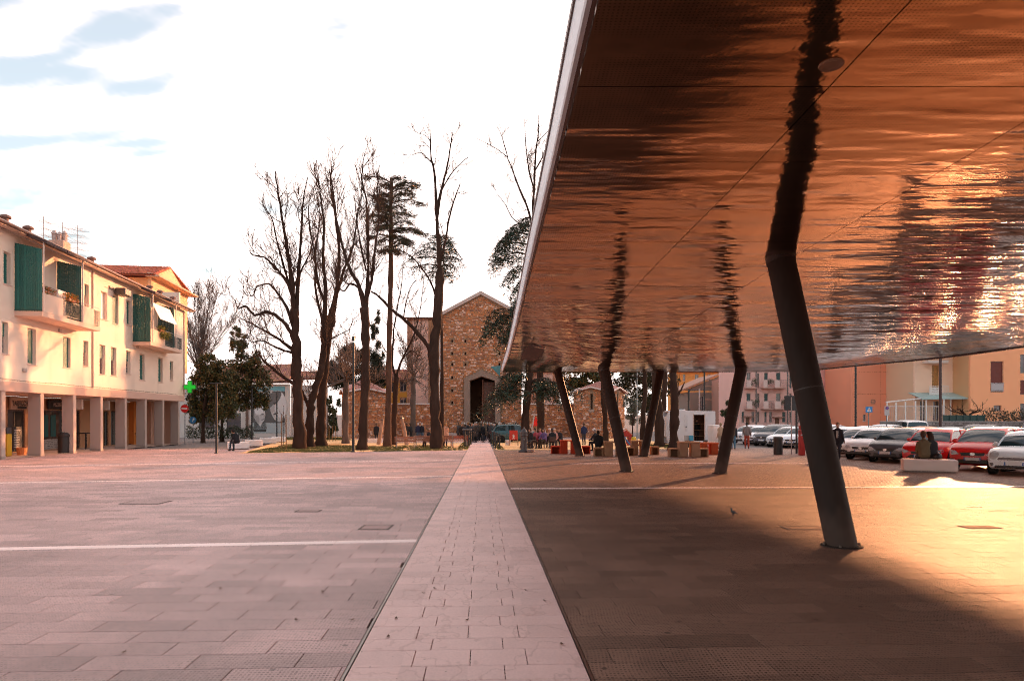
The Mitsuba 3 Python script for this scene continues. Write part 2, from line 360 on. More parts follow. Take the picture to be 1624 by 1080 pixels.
for side, holder, mat in ((-1, pl, 'paver_left'), (1, prr, 'paver_right')):
    pieces, rest = [], []
    for row in range(-4, 32):
        v0 = row * ROW
        if v0 + ROW > 9.6 + 1e-6: break
        o = 0.5 * (row % 2) + 0.23 * cr(row, 5)
        us = [(c - o) * LEN for c in range(-14, 15)]
        for a, b in zip(us, us[1:]):
            if side < 0: a, b = max(a, -30), min(b, -EDGE)
            else: a, b = max(a, EDGE), b
            if b - a < 0.03: continue
            (pieces if in_view(b if side < 0 else a, v0, .5) else rest).append((a, b, v0, v0 + ROW))
    pieces.sort(key=lambda s: s[2])
    for i, s in enumerate(pieces[:300]):
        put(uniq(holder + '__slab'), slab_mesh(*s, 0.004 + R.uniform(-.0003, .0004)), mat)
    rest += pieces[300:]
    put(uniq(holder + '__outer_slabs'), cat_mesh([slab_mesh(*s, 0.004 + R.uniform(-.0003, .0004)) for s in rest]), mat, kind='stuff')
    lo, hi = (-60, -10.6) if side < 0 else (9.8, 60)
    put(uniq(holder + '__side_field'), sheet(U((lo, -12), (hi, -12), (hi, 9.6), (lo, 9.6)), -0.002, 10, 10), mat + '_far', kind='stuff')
# the path of pale pink slabs
pa = uniq('path'); tagged(pa, 'straight path of pale pink stone slabs leading to the church door', kind='structure')
v, k, n = -4 * 0.305 * 2, 0, 0
pieces = []
while v < 24:
    hgt, cnt = ((0.268, 3), (0.343, 4))[k % 2]
    w = 2 * PW / cnt; jit = R.uniform(-.02, .02)
    for c in range(cnt):
        a = -PW + c * w + (jit if c else 0); b = -PW + (c + 1) * w + (jit if c < cnt - 1 else 0)
        if v > -1.2: pieces.append((a, b, v, v + hgt))
    v += hgt; k += 1
for s in pieces: put(uniq('path__slab'), slab_mesh(*s, 0.008 + R.uniform(-.0004, .0004)), 'path_stone')
put(uniq('path__far_slabs'), sheet(U((-PW, v + .004), (PW, v + .004), (PW, 68), (-PW, 68)), 0.008, 2, 40), 'path_stone_far', kind='stuff')
for s in (-1, 1):
    for a, b in ((-3, 8), (8, 24), (24, 66)):
        u0, u1 = s * (PW + 0.004), s * (PW + 0.024)
        q = [uv2(min(u0, u1), a), uv2(max(u0, u1), a), uv2(max(u0, u1), b), uv2(min(u0, u1), b)]
        vv = [[*p, gz(p[1]) - .03] for p in q] + [[*p, gz(p[1]) + .011] for p in q]
        put(uniq('path__edge_strip'), tm(vv, [[4, 5, 6], [4, 6, 7], [0, 1, 5], [0, 5, 4], [1, 2, 6], [1, 6, 5], [2, 3, 7], [2, 7, 6], [3, 0, 4], [3, 4, 7]]), 'metal', (0.22, 0.2, 0.19))
# pale stone bands across the square
def band(p0, p1, w, label):
    a, b = np.array(p0[:2]), np.array(p1[:2]); d = (b - a) / np.linalg.norm(b - a); nrm = np.array([-d[1], d[0]]) * w / 2
    key = tagged(uniq('stone_band'), label, kind='structure')
    L = np.linalg.norm(b - a); nseg = max(1, int(L / 1.0)); bl_ = []
    for i in range(nseg):
        s, e = a + d * (L * i / nseg + .004), a + d * (L * (i + 1) / nseg - .004)
        q = [s - nrm, e - nrm, e + nrm, s + nrm]
        vv = [[*p, gz(p[1]) - .03] for p in q] + [[*p, gz(p[1]) + .009] for p in q]
        k = 0.94 + 0.12 * R.random()
        m = tm(vv, [[4, 5, 6], [4, 6, 7], [0, 1, 5], [0, 5, 4], [1, 2, 6], [1, 6, 5], [2, 3, 7], [2, 7, 6], [3, 0, 4], [3, 4, 7]])
        if m.face_normals[0][2] < 0: m = tm(vv, m.faces[:, ::-1])
        put(uniq(key + '__block'), m, 'semi', (0.78 * k, 0.60 * k, 0.55 * k))
e1 = G(662, 858); e2 = G(716, 755.5); e3 = G(735, 730)
pu = lambda p: ((p[:2] - PC0) @ PN, (p[:2] - PC0) @ PD)
def pathside(p): return uv2(-EDGE, pu(p)[1])
band(G(-20, 871.4), pathside(e1), 0.22, 'wide pale stone band crossing the left paving nearest the camera')
band(G(-20, 766.3), pathside(e2), 0.24, 'pale stone band crossing the left paving in the middle distance')
band(G(-20, 740), pathside(e3), 0.28, 'thin pale stone band at the far side of the left paving')
vr = pu(G(820, 775))[1]
band(uv2(EDGE, vr), uv2(34, vr), 0.22, 'pale stone band between the slabs and the cobbles right of the path')
cb = uniq('cobble_paving'); tagged(cb, 'reddish cube cobble paving beyond the slabs', kind='structure')
put(cb, sheet(U((EDGE, vr + 0.12), (40, vr + 0.12), (40, 42.3), (EDGE, 42.3)), 0.0, 20, 30), 'cobble')
vr2 = pu(G(1100, 735))[1]
band(uv2(EDGE + 3, vr2), uv2(15, vr2), 0.22, 'pale stone band crossing the cobbles behind the leaning pillars')
# ------------------------------------------------------------------ the canopy
from scipy.interpolate import PchipInterpolator
_zl = PchipInterpolator([-12, 0, 4, 6.5, 10, 18, 24, 31, 38.5, 44], [2.75, 2.62, 2.54, 2.45, 2.38, 2.17, 2.12, 2.26, 2.42, 2.5])
def sstep(a, b, x):
    t = np.clip((x - a) / (b - a), 0, 1); return t * t * (3 - 2 * t)
def canz(x, y):                                       # underside, world z
    sag = 0.46 * np.exp(-((y - 24.5) / 6.0) ** 2) * sstep(0.3, 3.2, x) * (1 - sstep(9, 15, x))
    return EYE + _zl(y) - sag
def left_edge(y): return 0.60 - 0.030 * y
def right_edge(y): return 16.0 - 0.0 * y
FARY, NEARY = 38.5, -9.0
def far_y(x): return FARY - 0.12 * np.maximum(x - 10, 0)
def ceiling_bump(p, n, uv):
    s = fbm(p.x * 0.55 + 3, p.y * 2.3, 0, 3)
    t = fbm(p.x * 2.2, p.y * 8.5, 5, 2)
    d = noise(p.x * 38, p.y * 38, 2)
    return s * 0.026 + t * 0.0065 + fbm(p.x * 1.6, p.y * 15.0, 9, 2) * 0.0012 + d * 0.00035
def ceiling_colour(p, n, uv):                         # anodised sheet, finely perforated
    a, b = p.x / 0.03 + 0.5 * noise(p.x * 3, p.y * 3), p.y / 0.03 + 0.5 * noise(p.y * 3, p.x * 3, 4)
    fa, fb = a - dr.floor(a) - 0.5, b - dr.floor(b) - 0.5
    hole = (1 - smoothstep(0.03, 0.10, fa * fa + fb * fb)) * smoothstep(0.35, 0.65, noise(p.x * 0.9, p.y * 3.0, 7))
    return mi.Color3f(0.45, 0.245, 0.145) * (1 - 0.45 * hole) * (0.85 + 0.3 * fbm(p.x * 0.8, p.y * 2.5, 3, 3))
bs('ceiling_metal', bump=proc(ceiling_bump, 3e-3), scale=1.0, base_color=proc(ceiling_colour), metallic=1.0, roughness=0.06)
can = thing('canopy', 'large canopy with mirror like metal underside standing on leaning pillars', 'canopy')
ys = [NEARY]
while ys[-1] < FARY - 1.3: ys.append(ys[-1] + 1.42)
ys.append(FARY)
NX = 8
def gx(i, y): return left_edge(y) + 0.05 + (right_edge(y) - 0.12 - left_edge(y) - 0.05) * (i / NX)
for i in range(NX):
    for y0, y1 in zip(ys, ys[1:]):
        if y1 < -4: continue
        nu, nv = 4, 2; g = 0.005
        vv = []
        for a in np.linspace(0, 1, nu + 1):
            for b in np.linspace(0, 1, nv + 1):
                y = (y0 + g) * (1 - b) + (y1 - g) * b
                if y1 == FARY and b == 1: y -= 0.0
                x = (gx(i, y) + g) * (1 - a) + (gx(i + 1, y) - g) * a
                if y1 == FARY: y = y0 + g + (far_y(x) - g - y0 - g) * b
                vv.append([x, y, float(canz(x, y))])
        off = 0.0
        w = nv + 1; f = []
        for a in range(nu):
            for b in range(nv):
                k = a * w + b; f += [[k, k + 1, k + w + 1], [k, k + w + 1, k + w]]
        vv = np.array(vv); n0 = len(vv)
        # folded rim 12 mm up
        ring = [a * w for a in range(nu + 1)] + [nu * w + b for b in range(1, nv + 1)] + [a * w + nv for a in range(nu - 1, -1, -1)] + [b for b in range(nv - 1, 0, -1)]
        up = vv[ring] + [0, 0, 0.03]
        vv = np.vstack([vv, up])
        for q in range(len(ring)):
            r = (q + 1) % len(ring); f += [[ring[q], ring[r], n0 + r], [ring[q], n0 + r, n0 + q]]
        put(uniq(can + '__ceiling_panel'), tm(vv, f), 'ceiling_metal')
# roof above the ceiling, one closed slab
YY = np.linspace(NEARY, FARY, 40); XX = np.linspace(0, 1, 12)
top = []
for y in YY:
    for a in XX:
        x = left_edge(y) + 0.10 + a * (right_edge(y) - 0.06 - left_edge(y) - 0.10)
        yy = y if y < FARY else far_y(x) - 0.02
        top.append([x, yy, float(canz(x, yy)) + 0.035])
top = np.array(top); w = len(XX); f = []
for a in range(len(YY) - 1):
    for b in range(w - 1):
        k = a * w + b; f += [[k, k + 1, k + w + 1], [k, k + w + 1, k + w]]
t2 = top + [0, 0, 0.28]
put(uniq(can + '__roof'), cat_mesh([tm(top, f), tm(t2, f)]), 'matte', (0.06, 0.05, 0.05))
# fascias
def ribbon(pts, prof):                                # profile of (outward, up) swept along pts with given outward dirs
    vs = []
    for p, o in pts:
        for a, b in prof: vs.append(np.array(p) + np.array([o[0] * a, o[1] * a, b]))
    m = len(prof); f = []
    for i in range(len(pts) - 1):
        for j in range(m):
            k, l = i * m + j, i * m + (j + 1) % m
            f += [[k, l, l + m], [k, l + m, k + m]]
    e = (len(pts) - 1) * m
    f += [[0, j, j + 1] for j in range(1, m - 1)] + [[e, e + j + 1, e + j] for j in range(1, m - 1)]
    return tm(vs, f)
lp = [((left_edge(y), y, float(canz(left_edge(y), y))), (-1, 0)) for y in np.linspace(NEARY, FARY, 60)]
put(uniq(can + '__edge_trim'), ribbon(lp, [(-0.045, -0.012), (-0.015, -0.012), (-0.015, 0.33), (-0.045, 0.33)]), 'semi', (0.12, 0.06, 0.045))
put(uniq(can + '__gutter'), ribbon(lp, [(-0.012, -0.02), (0.02, -0.02), (0.03, 0.0), (0.03, 0.29), (-0.012, 0.29)]), 'semi', (0.60, 0.60, 0.62), label='pale metal gutter along the open side')
put(uniq(can + '__gutter_lip'), ribbon(lp, [(0.0, 0.293), (0.045, 0.293), (0.045, 0.345), (0.0, 0.345)]), 'semi', (0.10, 0.05, 0.04))
rp = [((right_edge(y), y, float(canz(right_edge(y), y))), (1, 0)) for y in np.linspace(NEARY, float(far_y(16.0)), 50)]
put(uniq(can + '__edge_trim'), ribbon(rp, [(-0.12, -0.03), (0.06, -0.03), (0.10, 0.10), (0.10, 0.34), (-0.12, 0.34)]), 'semi', (0.035, 0.02, 0.018))
xs_ = np.linspace(float(left_edge(FARY)), 16.0, 50)
fp = [((x, float(far_y(x)), float(canz(x, far_y(x)))), (0, 1)) for x in xs_]
put(uniq(can + '__edge_trim'), ribbon(fp, [(0.0, -0.015), (0.09, -0.015), (0.09, 0.34), (0.0, 0.34)]), 'semi', (0.05, 0.03, 0.025))
# corner flap at the far left tip
c0 = np.array([float(left_edge(FARY)), FARY, float(canz(left_edge(FARY), FARY))])
put(uniq(can + '__corner_flap'), move(prism([(-0.55, 0.30), (0.02, 0.36), (-0.02, -0.25)], 0.03), c0 + [-0.1, 0.05, 0]), 'semi', (0.05, 0.17, 0.18))
# small round lights in the ceiling
for px, py, d in ((1318, 133, 4.9), (1340, 590, 33.0)):
    x = X(px, d); z = float(canz(x, d))
    put(uniq(can + '__ceiling_light'), move(lathe([(0.0, -0.004), (0.055, -0.004), (0.062, -0.008), (0.082, -0.012), (0.09, 0.004)], 20), (x, d, z)), 'matte', (0.30, 0.17, 0.11), smooth=30)
# leaning pillars (things of their own: what carries the canopy)
def pillar(base_px, top_px, top_d, rad, label):
    b = G(*base_px); t = P(top_px[0], top_px[1], top_d)
    t[2] = float(canz(t[0], t[1])) + 0.02
    ax = (t - b) / np.linalg.norm(t - b)
    k = thing('canopy_pillar', label, 'pillar', 'leaning pillars under the canopy')
    lo = b - ax * 0.12
    pts = [lo + (t + ax * 0.05 - lo) * s for s in np.linspace(0, 1, 8)]
    put(uniq(k + '__shaft'), tube(pts, rad, 28), 'pillar_paint', (0.034, 0.022, 0.018), smooth=40)
    put(uniq(k + '__base_plate'), move(lathe([(0, 0.022), (rad * 1.28, 0.022), (rad * 1.33, 0.014), (rad * 1.33, -0.02)], 28), b), 'matte', (0.03, 0.02, 0.016), smooth=30)
    for a in np.arange(0, 6.2, 1.047): part(k, 'bolt', move(lathe([(0, .05), (.016, .05), (.02, .044), (.02, .018)], 8), b + [rad * 1.18 * math.cos(a), rad * 1.18 * math.sin(a), 0]), 'metal', (.2, .17, .15))
    put(uniq(k + '__top_collar'), tube([t - ax * 0.10, t - ax * 0.0], rad * 1.05, 28), 'semi', (0.03, 0.02, 0.018), smooth=40)
    q = b + (t - b) * 0.52
    put(uniq(k + '__weld_band'), tube([q - ax * 0.006, q + ax * 0.006], rad + 0.002, 28), 'semi', (0.065, 0.05, 0.045), smooth=40)
pillar((1335, 866), (1237, 405), 10.3, 0.205, 'nearest and largest dark leaning pillar, in front of the parked cars')
pillar((994, 748), (957, 588), 24.6, 0.20, 'dark pillar leaning left, on the cobbles right of the red table')
pillar((1142, 751), (1176, 575), 24.2, 0.20, 'dark pillar leaning right, standing before the white caravan')
pillar((920, 723), (884, 594), 37.3, 0.21, 'far dark pillar leaning left over the red concrete table')
pillar((1021, 724), (1048, 592), 36.6, 0.21, 'far dark pillar leaning right beside the tan concrete table')
# ------------------------------------------------------------------ building kit
def wall_with_holes(fr, t0, t1, z0, z1, holes, th=0.30, top=None):
    p = Polygon(top if top else [(t0, z0), (t1, z0), (t1, z1), (t0, z1)])
    for h in holes: p = p.difference(sbox(h[0], h[2], h[1], h[3]))
    return fr(prism(p, th))
GREEN, DKGREEN = (0.012, 0.115, 0.10), (0.006, 0.060, 0.055)
def window(fr, holder, t0, t1, z0, z1, style, frame_c=(0.5, 0.42, 0.36), shutter_c=GREEN, sill=True, rec=0.17, sill_c=(0.6, 0.46, 0.40)):
    w = part(holder, 'window', fr([box(t0, t0 + .05, -rec - .06, -rec, z0, z1), box(t1 - .05, t1, -rec - .06, -rec, z0, z1), box(t0 + .05, t1 - .05, -rec - .06, -rec, z1 - .06, z1), box(t0 + .05, t1 - .05, -rec - .06, -rec, z0, z0 + .06)]), 'semi', frame_c)
    m = (t0 + t1) / 2
    if style in ('blind', 'half'):                 # rolling shutter of slats down, or half way down
        zb = z0 + .06 if style == 'blind' else z0 + (z1 - z0) * .55
        n = max(4, int((z1 - .06 - zb) / .055)); e = np.linspace(zb, z1 - .06, n + 1)
        part(w, 'rolling_shutter', fr([box(t0 + .05, t1 - .05, -rec - .02, -rec + .018, a + .006, b - .004) for a, b in zip(e, e[1:])] + [box(t0 + .05, t1 - .05, -rec - .035, -rec - .021, zb, z1 - .06)]), 'semi', shutter_c)
        if style == 'half':
            part(w, 'pane', fr(box(t0 + .05, t1 - .05, -rec - .055, -rec - .04, z0 + .06, zb)), 'pane_dark', (0.05, 0.04, 0.045))
            part(w, 'mullion', fr(box(m - .03, m + .03, -rec - .038, -rec - .012, z0 + .06, zb)), 'semi', frame_c)
    elif style == 'glass':
        for a, b in ((t0 + .05, m - .03), (m + .03, t1 - .05)):
            part(w, 'pane', fr(box(a, b, -rec - .05, -rec - .035, z0 + .06, z1 - .06)), 'pane_dark', (0.05, 0.05, 0.06))
        part(w, 'mullion', fr(box(m - .03, m + .03, -rec - .058, -rec - .004, z0 + .06, z1 - .06)), 'semi', frame_c)
    elif style == 'bright':
        for a, b in ((t0 + .05, m - .03), (m + .03, t1 - .05)):
            part(w, 'pane', fr(box(a, b, -rec - .05, -rec - .035, z0 + .06, z1 - .06)), 'semi', (0.75, 0.74, 0.72))
        part(w, 'mullion', fr(box(m - .03, m + .03, -rec - .058, -rec - .004, z0 + .06, z1 - .06)), 'semi', frame_c)
    elif style == 'shutters':                      # a pair of folding louvred shutters closed
        for a, b in ((t0 + .03, m - .012), (m + .012, t1 - .03)):
            n = max(5, int((z1 - z0 - .16) / .07)); e = np.linspace(z0 + .08, z1 - .08, n + 1)
            part(w, 'shutter', fr([box(a, a + .05, -rec - .0, -rec + .04, z0 + .02, z1 - .02), box(b - .05, b, -rec, -rec + .04, z0 + .02, z1 - .02), box(a + .05, b - .05, -rec, -rec + .04, z0 + .02, z0 + .08), box(a + .05, b - .05, -rec, -rec + .04, z1 - .08, z1 - .02)]
                                  + [box(a + .05, b - .05, -rec + .004, -rec + .032, p + .004, q - .014) for p, q in zip(e, e[1:])]), 'semi', shutter_c)
        part(w, 'pane', fr(box(t0 + .05, t1 - .05, -rec - .05, -rec - .035, z0 + .06, z1 - .06)), 'pane_dark', (0.04, 0.04, 0.04))
    if sill: part(w, 'sill', fr(cbox(t0 - .07, t1 + .07, -rec, .055, z0 - .055, z0 - .003, .01)), 'matte', sill_c)
    return w
CREAM = (0.76, 0.62, 0.51)
def tint(c, k): return tuple(min(1, x * k) for x in c)

# ------------------------------------------------------------------ the arcade building on the left
d0 = 32.3
LB = Frame((X(0, d0), d0), (-0.1422, 1.0), (1, 0))
hb = thing('arcade_building', 'long cream building with green balcony screens over a shop arcade, on the left', 'building')
TE = LB.t(292); TS = -7.0
zB, zT, zE = 2.84, 3.31, 10.55
def wpx(x0, x1, y0, y1):
    c = (x0 + x1) / 2; return (LB.t(x0), LB.t(x1) - 0.0, LB.z(c, y1), LB.z(c, y0))
wins = [((5.7, 17, 400, 451), 'blind'), ((133.6, 141, 451, 490), 'half'), ((160, 170, 463, 507), 'bright'), ((178.5, 188, 470, 514), 'shutters'), ((201, 208, 477, 515), 'blind'),
        ((3.5, 13, 511, 561), 'half'), ((43.7, 57, 521, 578), 'blind'), ((100, 112, 535, 583), 'shutters'), ((132, 140, 540.7, 581), 'half'), ((158, 167, 547, 594), 'half'),
        ((176, 184.5, 551, 596), 'half'), ((200, 207, 556.6, 592.7), 'half'), ((221.7, 229.5, 562, 602.6), 'blind'), ((251, 258, 568, 606), 'blind'), ((269.5, 274.5, 573, 603), 'half')]
W = [(wpx(*a), s) for a, s in wins]
# level the rows
for row in (range(0, 5), range(5, 15)):
    pass
holes = [w for w, _ in W]
# doors to the balconies
B1a, B1p, B1e = LB.t(22.8), LB.t(129, 1.25) , LB.t(159, 1.25)
B2a, B2p, B2e = LB.t(210.5), LB.t(276, 1.17), LB.t(289, 1.17)
zfl = LB.z(73, 495.5, 1.25)
zun = LB.z(73, 503, 1.25)
doors = [(B1a + 1.2, B1a + 2.2, zfl + .02, zfl + 2.3), (B2a + 1.3, B2a + 2.4, zfl + .02, zfl + 2.3)]
put(hb + '__wall', wall_with_holes(LB, TS, TE, zT, zE, holes + doors), 'facade_plaster', CREAM)
put(hb + '__band', LB(box(TS, TE + .02, -.3, .035, zB, zT - .003)), 'plaster', (0.56, 0.38, 0.31), label='smooth pinkish band above the arcade')
for (t0, t1, z0, z1), s in W: window(LB, hb, t0, t1, z0, z1, s)
for t0, t1, z0, z1 in doors:
    dk = part(hb, 'balcony_door', LB([box(t0, t0 + .07, -.22, -.15, z0, z1), box(t1 - .07, t1, -.22, -.15, z0, z1), box(t0 + .07, t1 - .07, -.22, -.15, z1 - .07, z1)]), 'semi', (0.35, 0.28, 0.22))
    part(dk, 'pane', LB(box(t0 + .07, t1 - .07, -.2, -.18, z0, z1 - .07)), 'pane_dark', (0.04, 0.04, 0.04))
# end wall, back mass
put(hb + '__end_wall', LB(box(TE - .3, TE - .003, -9.5, -.304, zB + .004, zE + 1.5)), 'plaster', CREAM)
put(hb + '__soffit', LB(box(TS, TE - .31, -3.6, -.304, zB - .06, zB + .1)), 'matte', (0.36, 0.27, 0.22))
# roof
ov = 0.62
rf = part(hb, 'roof', LB([tm([[TS, ov, zE - .02], [TE + .5, ov, zE - .02], [TE + .5, -5.5, zE + 1.75], [TS, -5.5, zE + 1.75], [TS, ov, zE + .13], [TE + .5, ov, zE + .13], [TE + .5, -5.5, zE + 1.9], [TS, -5.5, zE + 1.9]],
   [[0, 1, 2], [0, 2, 3], [4, 6, 5], [4, 7, 6], [0, 5, 1], [0, 4, 5], [1, 5, 6], [1, 6, 2], [0, 3, 7], [0, 7, 4]])]), 'matte', (0.30, 0.20, 0.16))
gt = [LB(tube([(TS, ov + .08, zE + .06), (TE + .5, ov + .08, zE + .06)], .075, 8))]
part(rf, 'gutter', gt, 'semi', (0.20, 0.13, 0.11))
part(rf, 'eave_board', LB(box(TS, TE + .45, .30, ov - .003, zE - .06, zE - .025)), 'semi', (0.42, 0.28, 0.22))
# raised little roofs above the balconies
for a, b in ((B1a - .1, B1a + 1.9), (B1p - 2.0, B1p + .3), (B2a - .1, B2a + 1.9), (B2p - 1.5, B2p + .5)):
    part(hb, 'balcony_roof', LB([tm([[a, 1.5, zE - .42], [b, 1.5, zE - .42], [b, -.6, zE + .34], [a, -.6, zE + .34], [a, 1.5, zE - .27], [b, 1.5, zE - .27], [b, -.6, zE + .52], [a, -.6, zE + .52]],
        [[0, 1, 2], [0, 2, 3], [4, 6, 5], [4, 7, 6], [0, 5, 1], [0, 4, 5], [1, 5, 6], [1, 6, 2], [0, 3, 7], [0, 7, 4]])]), 'matte', (0.07, 0.05, 0.05))
def slat_screen(name, t, o0, o1, z0, z1a, z1b, col):      # boards standing across the facade at t, from outward o0 to o1
    n = int(round((o1 - o0) / 0.105)); e = np.linspace(o0, o1, n + 1)
    k = part(hb, name, LB([box(t - .03, t + .03, o0, o1, z0, z0 + .06)]), 'semi', DKGREEN, label='dark green board screen closing the balcony side')
    for i, (a, b) in enumerate(zip(e, e[1:])):
        zt = z1a + (z1b - z1a) * (a + b) / 2 / o1
        c = tint(col, R.uniform(.75, 1.2)); q = R.uniform(-.006, .006)
        part(k, 'board', LB(cbox(t - .025 + q, t + .025 + q, a + .006, b - .006, z0 + .065, zt, .008)), 'semi', c)
def balcony(ta, tp, te, out, ztop, solids, rails):
    bal = part(hb, 'balcony', LB(box(ta, te, .0, out, zun, zfl)), 'plaster', (0.62, 0.45, 0.36))
    for a, b in solids: part(bal, 'parapet', LB(cbox(a, b, out - .10, out, zfl + .003, ztop, .01)), 'plaster', (0.66, 0.50, 0.40))
    for a, b in rails:
        n = max(3, int((b - a) / .11))
        part(bal, 'railing', LB([box(a, b, out - .06, out - .02, zfl + .08, zfl + .12), box(a, b, out - .06, out - .02, ztop - .06, ztop - .02)] + [box(x - .012, x + .012, out - .05, out - .03, zfl + .121, ztop - .061) for x in np.linspace(a + .03, b - .03, n)]), 'semi', (0.03, 0.05, 0.05))
    part(bal, 'handrail', LB(tube([(ta + .05, out - .05, ztop + .14), (te, out - .05, ztop + .14)], .022, 6)), 'semi', (0.4, 0.36, 0.34))
    n = 12
    part(bal, 'side_railing', LB([box(te - .04, te - .001, .05, out - .101, ztop - .05, ztop), box(te - .04, te - .001, .05, out - .101, zfl + .06, zfl + .10)] + [box(te - .03, te - .01, x, x + .02, zfl + .101, ztop - .051) for x in np.linspace(.08, out - .14, n)]), 'semi', (0.05, 0.07, 0.07))
    return bal
zpar = LB.z(73, 465.5, 1.25)
slat_screen('screen', B1a, 0.02, 1.25, zfl + .004, LB.z(22.8, 385), LB.z(73, 398, 1.25), GREEN)
slat_screen('screen', B1p, 0.02, 1.25, zfl + .004, LB.z(22.8, 385), LB.z(73, 398, 1.25), tint(GREEN, .7))
slat_screen('screen', B2a, 0.02, 1.17, zfl + .004, LB.z(22.8, 385), LB.z(73, 398, 1.25), tint(GREEN, .8))
slat_screen('screen', B2p, 0.02, 1.17, zfl + .004, LB.z(22.8, 385), LB.z(73, 398, 1.25), tint(GREEN, .6))
m1 = LB.t(100.6, 1.25); m2 = LB.t(149, 1.25)
balcony(B1a, B1p, B1e, 1.25, zpar, [(B1a + .03, m1), (B1p + .03, m2)], [(m1, B1p - .03), (m2, B1e)])
m3 = LB.t(262, 1.17); m4 = LB.t(283, 1.17)
balcony(B2a, B2p, B2e, 1.17, zpar, [(B2a + .03, m3)], [(m3, B2p - .03), (B2p + .03, B2e)])
for t in (B1a + .02, B1p + .02, B2a + .02, B2p + .02):
    part(hb, 'drain_pipe', LB(tube([(t, 1.31, zE - .25), (t, 1.31, zpar), (t, 1.31, zfl)], .035, 7)), 'semi', (0.62, 0.5, 0.44))
k = thing('air_conditioner', 'pale grey cabinet standing on the nearer left balcony', 'air conditioner')
put(k, LB(cbox(m1 + .2, m1 + 1.1, .3, .9, zfl + .005, zpar + .55, .03)), 'semi', (0.55, 0.5, 0.48))
# awning on the second balcony
aw = thing('awning', 'white fabric awning hanging over the farther green balcony', 'awning')
a0, a1 = B2a + .25, B2p - .9
vv = []
for t in np.linspace(a0, a1, 9):
    for s in np.linspace(0, 1, 5): vv.append([t, 1.17 + .55 * s, LB.z(73, 398, 1.25) - .25 - 1.15 * s - .05 * math.sin(s * 3)])
f = []
for i in range(8):
    for j in range(4):
        q = i * 5 + j; f += [[q, q + 1, q + 6], [q, q + 6, q + 5]]
v2 = np.array(vv) + [0, -.012, -.012]
put(aw + '__cloth', LB(cat_mesh([tm(vv, f), tm(v2, f)])), 'semi', (0.78, 0.72, 0.66))
put(aw + '__front_bar', LB(tube([(a0, 1.72, vv[4][2] - .02), (a1, 1.72, vv[4][2] - .02)], .025, 6)), 'metal', (0.7, 0.68, 0.66))
def leaf_clump(c, r, n, size, cols, squash=1.0):
    c = np.asarray(c, float)
    p = rng.normal(size=(n, 3)); p /= np.linalg.norm(p, axis=1, keepdims=True); p *= (rng.random((n, 1)) ** .45) * r; p[:, 2] *= squash
    return leaves_at(p + c, size, cols)
def leaves_at(p, size, cols, up=0.3, asp=0.5):
    n = len(p)
    a = rng.normal(size=(n, 3)); a[:, 2] += up; a /= np.linalg.norm(a, axis=1, keepdims=True)
    b = np.cross(a, rng.normal(size=(n, 3))); b /= np.linalg.norm(b, axis=1, keepdims=True)
    s = size * rng.uniform(.6, 1.3, (n, 1))
    nrm = np.cross(a, b)
    v = np.stack([p, p + a * s * .5 + b * s * asp * .5 + nrm * s * .06, p + a * s, p + a * s * .5 - b * s * asp * .5 + nrm * s * .06], 1).reshape(-1, 3)
    i = np.arange(n)[:, None] * 4
    m = tm(v, np.vstack([i + [0, 1, 2], i + [0, 2, 3]]))
    cc = np.asarray(cols, float); pick = cc[rng.integers(0, len(cc), n)] * rng.uniform(.7, 1.25, (n, 1))
    m.vcol = np.repeat(np.clip(pick, 0, 1), 4, 0); return m
for lab, t, cols, kk in (('orange flowering plant box on the rail of the nearer left balcony', m1 + .35, [(.55, .16, .02), (.5, .22, .03), (.10, .13, .02)], 1.28), ('green and yellow plant trailing over the farther balcony parapet', B2a + 1.6, [(.10, .14, .02), (.3, .24, .03), (.06, .09, .02)], 1.2),
                     ('small orange potted plants at the corner of the nearer left balcony', B1a + .3, [(.5, .15, .04), (.06, .09, .02)], 1.1)):
    k = thing('flower_box', lab, 'plant')
    c = LB(tm([[t + .4, kk, zpar + .18]], [[0, 0, 0]])).vertices[0]
    put(k + '__planter', LB(cbox(t, t + .8, kk - .1, kk + .1, zpar - .02, zpar + .15, .02)), 'matte', (0.36, 0.16, 0.09))
    ms = [leaf_clump(c + np.array([-.14 * s, s, 0]), .26, 160, .1, cols) for s in (-.35, 0, .35)]
    if 'trailing' in lab: ms += [leaf_clump(c + np.array([.08, s, -.45]), .3, 220, .1, cols) for s in (-.2, .1, .4, .7)]
    put(k + '__foliage', cat_mesh(ms), 'leaf')
# wall lamp / camera box under the eave and clutter on the roof
k = thing('wall_floodlight', 'dark floodlight box on a bracket under the eave', 'lamp')
tq = LB.t(180)
put(k + '__housing', LB(cbox(tq - .1, tq + .9, .1, .75, LB.z(186, 470), LB.z(186, 459), .05)), 'semi', (0.05, 0.045, 0.045))
put(k + '__bracket', LB(box(tq - .7, tq - .1, .0, .08, LB.z(186, 462), LB.z(186, 459))), 'semi', (0.12, 0.1, 0.09))
for px, py in ((12, 366), (48, 386), (148, 419), (240, 462), (256, 466), (276, 480)):
    t = LB.t(px, -.4); zb = zE + .4
    c = LB(tm([[t, -.5, 0]], [[0, 0, 0]])).vertices[0]
    part(hb, 'roof_vent', move(lathe([(.0, .0), (.14, .0), (.14, .5), (.26, .52), (.24, .62), (0, .72)], 10), (c[0], c[1], zb - .1)), 'matte', (0.20, 0.12, 0.10))
ck = part(hb, 'chimney', LB([cbox(LB.t(118), LB.t(118) + .9, -1.4, -.6, zE + .5, zE + 1.2, .03)]), 'plaster', (0.5, 0.33, 0.26))
